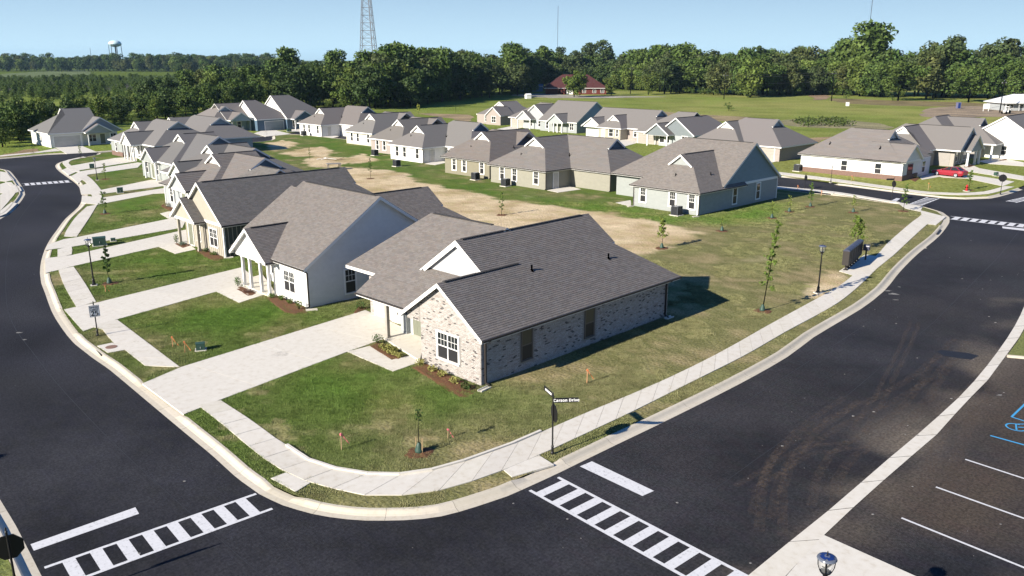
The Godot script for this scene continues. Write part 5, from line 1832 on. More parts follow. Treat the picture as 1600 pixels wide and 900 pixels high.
func far_left() -> void:
	var h := house("white_garage_house", "white house with a broad garage door standing alone at the far left below the woods", Vector2(-81.98, -172.99), 44.0, 0, Color(0.181, 0.174, 0.171))
	body(h, -7.0, 0, -11, -0.6, 2.75, M.white)
	body(h, -13.0, -7.01, -13, 0.0, 2.75, M.white)
	wing(h, -13.0, -3.0, -13, 0.0, "x", 2.8, 0.64, "d", "n", M.white, 1.2)
	wing(h, -7.0, 0.5, -14, -0.2, "z", 2.8, 0.66, "h", "g", M.ice)
	wing(h, -6.4, -1.8, -3, 1.2, "z", 2.7, 0.6, "n", "g", M.ice)
	garage_door(h, "f", 0.01, -9.9, 4.9)
	post(h, -6.2, 1.05, 2.5)
	post(h, -2.0, 1.05, 2.5)
	window(h, "f", -0.58, -5.0, 0.7, 1.5, 1.4, 2)
	door(h, "f", -0.58, -3.0)
	window(h, "f", -0.58, -0.9, 0.7, 1.2, 1.4, 2)
	close_house(h)
	h = house("slate_hip_house", "grey house with a hipped roof beyond the left row, right of the white garage house", Vector2(-72.0, -164.0), -46.0, 0, Color(0.181, 0.174, 0.171))
	body(h, 0, 9.0, -10, 0, 2.7, M.brown_grey)
	body(h, 0.0, 20.0, -12.0, -4.0, 2.7, M.slate)
	wing(h, 0, 9.6, -9, 0, "z", 2.8, 0.62, "n", "d", M.white, 1.2)
	wing(h, 0, 20.0, -13.0, -2.0, "x", 2.8, 0.60, "h", "d", M.slate, 1.2)
	close_house(h)
	h = house("slate_porch_house", "slate blue house with a light porch gable and garage on the far left street", Vector2(-69.84, -199.26), 44.0, 0, Color(0.193, 0.177, 0.168))
	body(h, -1.0, 7.6, -12, -1.6, 2.75, M.slate)
	body(h, 7.61, 14.0, -12, -0.4, 2.75, M.slate)
	wing(h, -1.0, 7.6, -13, -1.4, "z", 2.8, 0.66, "h", "d", M.slate, 1.2)
	wing(h, 2.0, 14.0, -12, -1.0, "x", 2.8, 0.62, "n", "h", M.slate)
	wing(h, 2.6, 7.6, -4, 0.8, "z", 2.75, 0.62, "n", "g", M.slate)
	beam(h, Vector3(2.6, 2.6, 0.65), Vector3(7.6, 2.6, 0.65), 0.3, M.ice)
	post(h, 2.8, 0.65, 2.5, M.ice)
	post(h, 7.4, 0.65, 2.5, M.ice)
	window(h, "f", -1.58, 0.7, 0.7, 1.0, 1.5)
	window(h, "f", -1.58, 5.6, 0.7, 1.0, 1.5)
	door(h, "f", -1.58, 3.6)
	garage_door(h, "f", -0.38, 11.0, 4.8, M.pale_blue)
	close_house(h)
	h = house("navy_garage_house", "navy house with a white left gable and a blue garage door beyond the far street", Vector2(-62.02, -202.88), 44.0, 0, Color(0.177, 0.167, 0.164))
	body(h, 0, 9.0, -12, 0, 2.75, M.navy)
	wing(h, 0, 9.0, -12, 0, "x", 2.8, 0.68, "g", "h", M.white)
	garage_door(h, "f", 0.01, 4.5, 5.0, M.pale_blue)
	close_house(h)
	h = house("navy_porch_house", "navy house with a tall white left gable and a small porch beside the woods", Vector2(-55.34, -206.62), 44.0, 0, Color(0.170, 0.159, 0.157))
	body(h, 0, 12.0, -15, -0.8, 2.75, M.navy)
	wing(h, 0, 12.0, -15, -0.5, "x", 2.8, 0.70, "g", "h", M.white)
	wing(h, 1.0, 6.4, -5, 1.4, "z", 2.7, 0.62, "n", "g", M.navy)
	beam(h, Vector3(1.0, 2.55, 1.25), Vector3(6.4, 2.55, 1.25), 0.3)
	for x in [1.1, 2.8, 4.6, 6.3]:
		post(h, x, 1.25, 2.4)
	window(h, "f", -0.78, 2.0, 0.6, 0.9, 1.6)
	window(h, "f", -0.78, 5.4, 0.6, 0.9, 1.6)
	door(h, "f", -0.78, 3.8)
	close_house(h)
	# the house across the left road, whose roof throws the dark wedge on the asphalt
	h = house("neighbour_house", "cream gabled house across the left road by the lower left stop sign", Vector2(-30.3, -21.0), 40.0)
	body(h, -14.0, 0, -10, 0, 2.7, M.cream)
	wing(h, -14.0, 0, -10, 0, "x", 2.8, 0.68, "g", "g", M.cream)
	close_house(h)


# ---------------------------------------------------------------- street furniture, plants and other things
func street_lamp(label: String, at: Vector2, yaw := 0.0, size := 1.0) -> void:
	var src: Node3D = cache.get("lamp")
	if src:
		copy(src, "street_lamp", label, "street lamp", v3(at), yaw, "", size)
		return
	var o := thing("street_lamp", label, "street lamp", v3(at), yaw)
	cache.lamp = o
	o.scale = Vector3.ONE * size
	var b := MB.new()
	b.box(Vector3(-0.24, -0.02, -0.24), Vector3(0.24, 0.06, 0.24))
	put("footing", b, M.concrete, o)
	b = MB.new()
	b.lathe(Vector3.ZERO, [Vector2(0.17, 0.06), Vector2(0.17, 0.12), Vector2(0.12, 0.16), Vector2(0.10, 0.42), Vector2(0.115, 0.46), Vector2(0.08, 0.52), Vector2(0.065, 0.56)], 14)
	put("base", b, M.black, o)
	b = MB.new()
	b.lathe(Vector3.ZERO, [Vector2(0.062, 0.56), Vector2(0.055, 1.2), Vector2(0.066, 1.22), Vector2(0.055, 1.25), Vector2(0.042, 2.95), Vector2(0.065, 2.98), Vector2(0.05, 3.02)], 12)
	put("pole", b, M.black, o)
	b = MB.new()
	b.lathe(Vector3.ZERO, [Vector2(0.05, 3.02), Vector2(0.08, 3.10), Vector2(0.15, 3.17), Vector2(0.165, 3.20), Vector2(0.0, 3.20)], 14)
	for i in 4:
		var d := Vector3(cos(TAU * (i + 0.5) / 4), 0, sin(TAU * (i + 0.5) / 4))
		b.bar(d * 0.155 + Vector3(0, 3.19, 0), d * 0.215 + Vector3(0, 3.36, 0), 0.02, 0.02)
		b.bar(d * 0.215 + Vector3(0, 3.36, 0), d * 0.235 + Vector3(0, 3.60, 0), 0.02, 0.02)
	put("lantern_frame", b, M.black, o)
	b = MB.new()
	b.lathe(Vector3.ZERO, [Vector2(0.12, 3.205), Vector2(0.185, 3.36), Vector2(0.205, 3.595)], 14)
	put("lantern_glass", b, M.lantern, o)
	b = MB.new()
	b.lathe(Vector3.ZERO, [Vector2(0.03, 3.205), Vector2(0.03, 3.58), Vector2(0.0, 3.58)], 8)
	for s in [-1.0, 1.0]:
		b.bar(Vector3(0, 3.30, 0), Vector3(s * 0.15, 3.40, 0.02), 0.04, 0.03)
	put("bulb_holder", b, M.black, o)
	b = MB.new()
	b.lathe(Vector3.ZERO, [Vector2(0.26, 3.59), Vector2(0.275, 3.61), Vector2(0.255, 3.65), Vector2(0.05, 3.70), Vector2(0.0, 3.70)], 18)
	put("cap", b, M.lamp_cap, o)
	b = MB.new()
	for i in 4:
		var t := TAU * i / 4.0
		for s in [-1.0, 1.0]:
			var p0 := Vector3(0, 3.706, 0)
			var p1 := Vector3(cos(t) * 0.20, 3.672, sin(t) * 0.20)
			var p2 := Vector3(cos(t + s * 0.55) * 0.21, 3.672, sin(t + s * 0.55) * 0.21)
			var p3 := Vector3(cos(t + s * PI / 4) * 0.15, 3.684, sin(t + s * PI / 4) * 0.15)
			if s > 0:
				b.quad(p0, p3, p2, p1)
			else:
				b.quad(p0, p1, p2, p3)
	put("solar_panel", b, M.solar, o)
	b = MB.new()
	b.lathe(Vector3.ZERO, [Vector2(0.018, 3.70), Vector2(0.014, 3.80), Vector2(0.022, 3.82), Vector2(0.0, 3.86)], 8)
	put("finial", b, M.black, o)


func text_on(parent: Node3D, called: String, words: String, hgt: float, at: Vector3, yaw: float, m: Material) -> void:
	var t := TextMesh.new()
	var f := SystemFont.new()
	f.font_names = PackedStringArray(["Droid Sans"])
	f.font_weight = 700
	t.font = f
	t.text = words
	t.font_size = 64
	t.pixel_size = hgt / 46.0
	t.depth = 0.006
	var o := put(called, t, m, parent)
	o.position = at
	o.rotation.y = yaw


func sign_post(o: Node3D, top: float) -> void:
	var b := MB.new()
	b.lathe(Vector3.ZERO, [Vector2(0.085, 0.0), Vector2(0.085, 0.10), Vector2(0.06, 0.16), Vector2(0.055, 0.36), Vector2(0.07, 0.40), Vector2(0.04, 0.46)], 12)
	put("base", b, M.black, o)
	b = MB.new()
	b.lathe(Vector3.ZERO, [Vector2(0.038, 0.46), Vector2(0.038, 0.75), Vector2(0.05, 0.77), Vector2(0.036, 0.80), Vector2(0.034, top), Vector2(0.05, top + 0.02), Vector2(0.02, top + 0.06), Vector2(0.035, top + 0.12), Vector2(0.0, top + 0.2)], 10)
	put("post", b, M.black, o)


func octagon(o: Node3D, y: float, yaw: float, rad := 0.42) -> void:
	var hub := Node3D.new()
	hub.name = "stop_plate"
	o.add_child(hub, true)
	hub.rotation.y = yaw
	hub.position.y = y
	var back := MB.new()
	var face := MB.new()
	var rim := MB.new()
	for i in 8:
		var a := TAU * (i + 0.5) / 8
		var e := TAU * (i + 1.5) / 8
		var p := Vector3(cos(a), sin(a), 0)
		var q := Vector3(cos(e), sin(e), 0)
		back.tri(Vector3(0, 0, -0.02), q * rad - Vector3(0, 0, 0.02), p * rad - Vector3(0, 0, 0.02))
		back.quad(p * rad - Vector3(0, 0, 0.02), q * rad - Vector3(0, 0, 0.02), q * rad + Vector3(0, 0, 0.02), p * rad + Vector3(0, 0, 0.02))
		rim.quad(p * rad * 0.86 + Vector3(0, 0, 0.023), p * rad * 0.9 + Vector3(0, 0, 0.023), q * rad * 0.9 + Vector3(0, 0, 0.023), q * rad * 0.86 + Vector3(0, 0, 0.023))
		face.tri(Vector3(0, 0, 0.02), p * rad + Vector3(0, 0, 0.02), q * rad + Vector3(0, 0, 0.02))
	hub.position += Vector3(sin(yaw), 0, cos(yaw)) * 0.06
	put("plate_back", back, M.black, hub)
	put("plate_face", face, M.red, hub)
	put("plate_border", rim, M.sign_white, hub)


func blade(o: Node3D, y: float, yaw: float, x0: float, x1: float) -> Node3D:
	var b := MB.new()
	b.box(Vector3(x0, -0.11, -0.016), Vector3(x1, 0.11, 0.016))
	var n := put("street_blade", b, M.black, o)
	n.position.y = y
	n.rotation.y = yaw
	return n


func signs() -> void:
	var o := thing("street_sign", "black street name sign post with two name blades and a stop sign, nearest corner", "street sign", v3(Vector2(1.80, -33.21)))
	sign_post(o, 2.80)
	octagon(o, 2.0, deg_to_rad(106))
	var n := blade(o, 2.60, deg_to_rad(4), 0.04, 1.12)
	text_on(n, "lettering", "Carson Drive", 0.135, Vector3(0.585, 0.0, 0.018), 0.0, M.sign_white)
	n = blade(o, 2.83, deg_to_rad(112), 0.0, 0.95)
	var b := MB.new()
	b.box(Vector3(0.15, -0.045, -0.0185), Vector3(0.8, 0.045, 0.0185))
	put("pale_strip", b, M.sign_white, n)
	o = thing("street_sign", "black stop sign and street name post by the side street crosswalk", "street sign", v3(Vector2(47.37, -101.41)))
	sign_post(o, 2.7)
	octagon(o, 2.05, deg_to_rad(100))
	blade(o, 2.62, deg_to_rad(0), -0.95, -0.05)
	o = thing("stop_sign", "black backed stop sign at the lower left edge, seen from behind", "stop sign", v3(Vector2(-15.70, -22.44)))
	sign_post(o, 2.85)
	octagon(o, 2.3, deg_to_rad(212), 0.44)
	o = thing("stop_sign", "stop sign seen edge on along the side street", "stop sign", v3(Vector2(39.74, -110.82)))
	sign_post(o, 1.9)
	octagon(o, 1.5, deg_to_rad(100), 0.38)
	o = thing("stop_sign", "round looking black stop sign back at the right edge, below the driveways", "stop sign", v3(Vector2(63.68, -106.18)))
	sign_post(o, 2.5)
	octagon(o, 2.1, deg_to_rad(160), 0.50)
	o = thing("speed_sign", "pale speed limit 25 sign on a black post beside the left road", "speed sign", v3(Vector2(-26.38, -49.43)))
	sign_post(o, 2.15)
	b = MB.new()
	b.box(Vector3(-0.30, -0.38, 0.04), Vector3(0.30, 0.38, 0.055))
	var p := put("plate", b, M.sign_white, o)
	p.position.y = 1.68
	p.rotation.y = deg_to_rad(33)
	b = MB.new()
	for s in [-1.0, 1.0]:
		b.box(Vector3(s * 0.275 - 0.008, -0.35, 0.055), Vector3(s * 0.275 + 0.008, 0.35, 0.058))
		b.box(Vector3(-0.283, s * 0.355 - 0.008, 0.055), Vector3(0.283, s * 0.355 + 0.008, 0.058))
	put("border", b, M.black, p)
	text_on(p, "lettering", "SPEED", 0.12, Vector3(0, 0.24, 0.058), 0.0, M.black)
	text_on(p, "lettering", "LIMIT", 0.12, Vector3(0, 0.08, 0.058), 0.0, M.black)
	text_on(p, "lettering", "25", 0.30, Vector3(0, -0.16, 0.058), 0.0, M.black)


func lamps() -> void:
	street_lamp("tall black street lamp on the lawn by the mailboxes", Vector2(23.05, -59.35), 0.4)
	street_lamp("black street lamp on the second lawn of the left road, by a leafy sapling", Vector2(-32.56, -61.52), 0.4)
	street_lamp("farthest black street lamp, on the left row's lawn before the road bends", Vector2(-60.36, -119.06), 0.4, 0.88)
	street_lamp("black street lamp seen from above at the bottom edge, blue solar cap", Vector2(8.77, -19.93), 0.35)
	street_lamp("small black street lamp beside the long white house on a brick base", Vector2(45.43, -116.50), 0.4, 0.66)
	street_lamp("street lamp in front of the slate blue far house, over the back lawns", Vector2(-56.33, -174.35), 0.4, 0.9)


# leaves as small four cornered blades in clumps; tone varies from leaf to leaf
func leaf(b: MB, p: Vector3, size: float, c: Color) -> void:
	var u := Vector3(rng.randfn(), rng.randfn() * 0.8, rng.randfn()).normalized()
	var w := u.cross(Vector3(rng.randfn(), rng.randfn(), rng.randfn())).normalized()
	var g := 0.7 + rng.randf() * 0.6
	b.col = Color(c.r * g, c.g * g, c.b * g)
	b.quad(p - u * size * 0.5, p + w * size * 0.32, p + u * size * 0.5, p - w * size * 0.32)


func sapling(label: String, at: Vector2, hgt: float, leaves: int, spread: float, opt := {}) -> void:
	var o := thing("sapling", label, "sapling", v3(at), rng.randf() * TAU)
	var lean: Vector3 = opt.get("lean", Vector3.ZERO)
	o.rotation.y = 0.0
	var b := MB.new()
	var top := Vector3(0, hgt, 0) + lean
	var knots := [Vector3.ZERO, top * 0.35 + Vector3(rng.randfn() * 0.03, 0, rng.randfn() * 0.03), top * 0.7 + Vector3(rng.randfn() * 0.06, 0, rng.randfn() * 0.06), top]
	var r := 0.016 + hgt * 0.004
	for i in 3:
		b.tube(knots[i], knots[i + 1], r * (1.0 - i * 0.28), r * (0.72 - i * 0.28), 6)
	var lf := MB.new()
	var low: float = opt.get("low", 0.35)
	var c: Color = opt.get("tone", Color(0.085, 0.14, 0.03))
	var twigs := 5 + int(hgt * 3.0)
	for i in twigs:
		var t := lerpf(low, 1.0, pow((i + 0.5) / twigs, 0.9))
		var base := top * t
		var a := i * 2.4 + rng.randf()
		var reach := spread * (1.15 - t * 0.75) * (0.55 + rng.randf() * 0.6)
		var tip := base + Vector3(cos(a) * reach, reach * 0.55, sin(a) * reach)
		b.tube(base, tip, 0.010, 0.004, 4)
		for k in int(leaves * 1.6 / twigs):
			var q := base.lerp(tip, 0.35 + rng.randf() * 0.75) + Vector3(rng.randfn(), rng.randfn(), rng.randfn()) * reach * 0.22
			leaf(lf, q, opt.get("leaf", 0.13) * 1.15, c)
	put("trunk", b, M.bark, o)
	put("crown", lf, M.leaf, o)
	if opt.get("bag", false):
		var g := MB.new()
		g.lathe(Vector3.ZERO, [Vector2(0.19, 0.0), Vector2(0.20, 0.12), Vector2(0.13, 0.36), Vector2(0.06, 0.5), Vector2(0.05, 0.5)], 10)
		put("watering_bag", g, M.green_box, o)
	if opt.get("stake", false):
		var g := MB.new()
		g.bar(Vector3(0.14, 0, 0.1), Vector3(0.16, 0.75, 0.1), 0.05, 0.05)
		g.bar(Vector3(-0.16, 0, -0.06), Vector3(-0.14, 0.7, -0.06), 0.05, 0.05)
		put("tree_stake", g, M.wood, o)
	if opt.get("ring", true):
		mulch(at, 0.62)


func mulch(at: Vector2, r: float) -> void:
	var p := PackedVector2Array()
	for i in 14:
		p.append(at + Vector2.from_angle(TAU * i / 14.0) * r * (0.85 + rng.randf() * 0.3))
	mulch_bed(p, 0.05)


# a low heap of bark over an outline, humped towards the middle and rough on top
func mulch_bed(p: PackedVector2Array, hgt: float) -> void:
	var b := MB.new()
	var mid := Vector2.ZERO
	for q in p:
		mid += q / p.size()
	var rings := [1.0, 0.82, 0.5, 0.2]
	var rows := []
	for k in rings.size():
		var row := []
		for q in p:
			var w: Vector2 = mid.lerp(q, rings[k])
			row.append(Vector3(w.x, 0.004 if k == 0 else hgt * (0.55 + 0.4 * k / 3.0) + rng.randfn() * 0.012, w.y))
		rows.append(row)
	for k in rings.size() - 1:
		for i in p.size():
			var j := (i + 1) % p.size()
			b.quad(rows[k][i], rows[k + 1][i], rows[k + 1][j], rows[k][j])
	for i in p.size():
		b.tri(Vector3(mid.x, hgt, mid.y), rows[3][(i + 1) % p.size()], rows[3][i])
	ground_part(put("mulch_bed", b, M.mulch))


func shrub(label: String, at: Vector2, hgt: float, wide: float, tone: Color, group := "") -> void:
	var o := thing("shrub", label, "shrub", v3(at), 0.0, group)
	var b := MB.new()
	var s := MB.new()
	for i in 5:
		var a := TAU * i / 5.0
		s.tube(Vector3.ZERO, Vector3(cos(a) * wide * 0.3, hgt * 0.6, sin(a) * wide * 0.3), 0.012, 0.006, 4)
	for i in 150:
		var d := Vector3(rng.randfn(), rng.randfn(), rng.randfn()).normalized() * pow(rng.randf(), 0.4)
		leaf(b, Vector3(d.x * wide * 0.5, hgt * 0.55 + d.y * hgt * 0.45, d.z * wide * 0.5), 0.10, tone)
	put("stem", s, M.bark, o)
	put("foliage", b, M.leaf, o)


func stake(label: String, at: Vector2, ribbon: Material, hgt := 0.8, wood: Material = null) -> void:
	var o := thing("survey_stake", label, "survey stake", v3(at), rng.randf() * 0.8)
	var b := MB.new()
	b.bar(Vector3(0, 0, 0), Vector3(0.02, hgt, 0.01), 0.055, 0.03)
	put("stake", b, wood if wood else M.wood, o)
	b = MB.new()
	var p := Vector3(0.02, hgt * 0.95, 0.02)
	for i in 5:
		var q := p + Vector3(0.05 + rng.randf() * 0.03, -0.11, rng.randfn() * 0.03)
		b.quad(p, p + Vector3(0, -0.06, 0), q + Vector3(0, -0.06, 0), q)
		p = q
	b.box(Vector3(-0.03, hgt * 0.85, -0.04), Vector3(0.06, hgt * 0.96, 0.05))
	put("ribbon", b, ribbon, o)


func utility_box(called: String, label: String, at: Vector2, size: Vector3, yaw: float) -> void:
	var o := thing(called, label, "utility box", v3(at), yaw)
	var b := MB.new()
	b.box(Vector3(-size.x / 2 - 0.08, -0.02, -size.z / 2 - 0.08), Vector3(size.x / 2 + 0.08, 0.06, size.z / 2 + 0.08))
	put("pad", b, M.concrete, o)
	b = MB.new()
	var h := size / 2
	b.box(Vector3(-h.x, 0.06, -h.z), Vector3(h.x, size.y - 0.06, h.z))
	put("cabinet", b, M.green_box, o)
	b = MB.new()
	var y := size.y - 0.06
	var ridge := size.y
	b.quad(Vector3(-h.x - 0.02, y, h.z + 0.02), Vector3(h.x + 0.02, y, h.z + 0.02), Vector3(h.x + 0.02, ridge, 0), Vector3(-h.x - 0.02, ridge, 0))
	b.quad(Vector3(h.x + 0.02, y, -h.z - 0.02), Vector3(-h.x - 0.02, y, -h.z - 0.02), Vector3(-h.x - 0.02, ridge, 0), Vector3(h.x + 0.02, ridge, 0))
	b.tri(Vector3(h.x + 0.02, y, h.z + 0.02), Vector3(h.x + 0.02, y, -h.z - 0.02), Vector3(h.x + 0.02, ridge, 0))
	b.tri(Vector3(-h.x - 0.02, y, -h.z - 0.02), Vector3(-h.x - 0.02, y, h.z + 0.02), Vector3(-h.x - 0.02, ridge, 0))
	put("lid", b, M.green_box, o)
	b = MB.new()
	b.box(Vector3(-0.02, size.y * 0.35, h.z), Vector3(0.02, size.y * 0.55, h.z + 0.03))
	put("latch", b, M.metal, o)


func air_conditioner(label: String, at: Vector2, yaw := -0.8) -> void:
	var src: Node3D = cache.get("ac")
	if src:
		copy(src, "air_conditioner", label, "air conditioner", v3(at), yaw)
		return
	var o := thing("air_conditioner", label, "air conditioner", v3(at), yaw)
	cache.ac = o
	var b := MB.new()
	b.box(Vector3(-0.6, -0.02, -0.6), Vector3(0.6, 0.08, 0.6))
	put("pad", b, M.concrete, o)
	b = MB.new()
	b.box(Vector3(-0.40, 0.09, -0.40), Vector3(0.40, 0.98, 0.40))
	put("coil", b, M.black, o)
	b = MB.new()
	for s in [Vector2(-1, -1), Vector2(1, -1), Vector2(1, 1), Vector2(-1, 1)]:
		b.box(Vector3(s.x * 0.42 - 0.045, 0.08, s.y * 0.42 - 0.045), Vector3(s.x * 0.42 + 0.045, 1.0, s.y * 0.42 + 0.045))
	b.box(Vector3(-0.46, 1.0, -0.46), Vector3(0.46, 1.06, 0.46))
	put("casing", b, M.unit, o)
	for i in 9:
		var y := 0.16 + i * 0.092
		var l := MB.new()
		for s in [-1.0, 1.0]:
			l.box(Vector3(-0.374, y, s * 0.42 - 0.02), Vector3(0.374, y + 0.035, s * 0.42 + 0.02))
			l.box(Vector3(s * 0.42 - 0.02, y, -0.374), Vector3(s * 0.42 + 0.02, y + 0.035, 0.374))
		put("louver", l, M.unit, o)
	b = MB.new()
	for r in [0.10, 0.19, 0.28, 0.36]:
		for i in 16:
			var t := TAU * i / 16
			var e := TAU * (i + 1) / 16
			b.bar(Vector3(cos(t) * r, 1.075, sin(t) * r), Vector3(cos(e) * r, 1.075, sin(e) * r), 0.015, 0.015)
	put("fan_grille", b, M.metal, o)


func mailboxes() -> void:
	var a := Vector2(27.60, -65.91)
	var e := Vector2(30.46, -70.08)
	var along := (e - a).normalized()
	var yaw := atan2(-along.y, along.x)
	var words := ["nearest to the street lamp", "second from the lamp end", "third from the lamp end", "third from the sapling end", "second from the sapling end", "nearest to the sapling"]
	for i in 6:
		var at := a.lerp(e, (i + 0.5) / 6.0)
		var label := "dark mailbox cabinet on a pedestal, " + str(words[i])
		if i > 0:
			copy(cache.mail, "mailbox_cabinet", label, "mailbox", v3(at, 0.03), yaw, "row of mailbox cabinets by the pavement")
			continue
		var o := thing("mailbox_cabinet", label, "mailbox", v3(at, 0.03), yaw, "row of mailbox cabinets by the pavement")
		cache.mail = o
		var b := MB.new()
		b.box(Vector3(-0.16, 0, -0.16), Vector3(0.16, 0.06, 0.16))
		b.lathe(Vector3.ZERO, [Vector2(0.09, 0.06), Vector2(0.09, 0.48)], 10)
		put("pedestal", b, M.bronze, o)
		b = MB.new()
		b.box(Vector3(-0.375, 0.46, -0.27), Vector3(0.375, 1.68, 0.25))
		put("cabinet", b, M.bronze, o)
		b = MB.new()
		for k in 8:
			var t := PI * k / 8
			var q := PI * (k + 1) / 8
			b.quad(Vector3(-0.39, 1.66 + sin(t) * 0.16, cos(t) * 0.29), Vector3(0.39, 1.66 + sin(t) * 0.16, cos(t) * 0.29), Vector3(0.39, 1.66 + sin(q) * 0.16, cos(q) * 0.29), Vector3(-0.39, 1.66 + sin(q) * 0.16, cos(q) * 0.29))
			b.tri(Vector3(0.39, 1.66, 0), Vector3(0.39, 1.66 + sin(q) * 0.16, cos(q) * 0.29), Vector3(0.39, 1.66 + sin(t) * 0.16, cos(t) * 0.29))
			b.tri(Vector3(-0.39, 1.66, 0), Vector3(-0.39, 1.66 + sin(t) * 0.16, cos(t) * 0.29), Vector3(-0.39, 1.66 + sin(q) * 0.16, cos(q) * 0.29))
		put("hood", b, M.mail_top, o)
		for c in 2:
			for r in 7:
				b = MB.new()
				var x := -0.34 + c * 0.35
				b.box(Vector3(x, 0.52 + r * 0.162, 0.25), Vector3(x + 0.33, 0.67 + r * 0.162, 0.265))
				b.box(Vector3(x + 0.27, 0.58 + r * 0.162, 0.265), Vector3(x + 0.30, 0.61 + r * 0.162, 0.272))
				put("mail_door", b, M.bronze, o)
	var o := thing("parcel_box", "small dark mail drop box on its own post beside the mailbox cabinets", "mailbox", v3(Vector2(30.98, -69.85), 0.0), yaw)
	var b := MB.new()
	b.box(Vector3(-0.06, 0, -0.06), Vector3(0.06, 0.9, 0.06))
	put("post", b, M.bronze, o)
	b = MB.new()
	b.box(Vector3(-0.23, 0.9, -0.25), Vector3(0.23, 1.25, 0.25))
	for k in 6:
		var t := PI * k / 6
		var q := PI * (k + 1) / 6
		b.quad(Vector3(cos(q) * 0.23, 1.25 + sin(q) * 0.16, 0.25), Vector3(cos(q) * 0.23, 1.25 + sin(q) * 0.16, -0.25), Vector3(cos(t) * 0.23, 1.25 + sin(t) * 0.16, -0.25), Vector3(cos(t) * 0.23, 1.25 + sin(t) * 0.16, 0.25))
		b.tri(Vector3(0, 1.25, 0.25), Vector3(cos(t) * 0.23, 1.25 + sin(t) * 0.16, 0.25), Vector3(cos(q) * 0.23, 1.25 + sin(q) * 0.16, 0.25))
	put("box", b, M.mail_top, o)
	b = MB.new()
	b.box(Vector3(-0.18, 0.97, 0.25), Vector3(0.18, 1.22, 0.265))
	put("door", b, M.bronze, o)


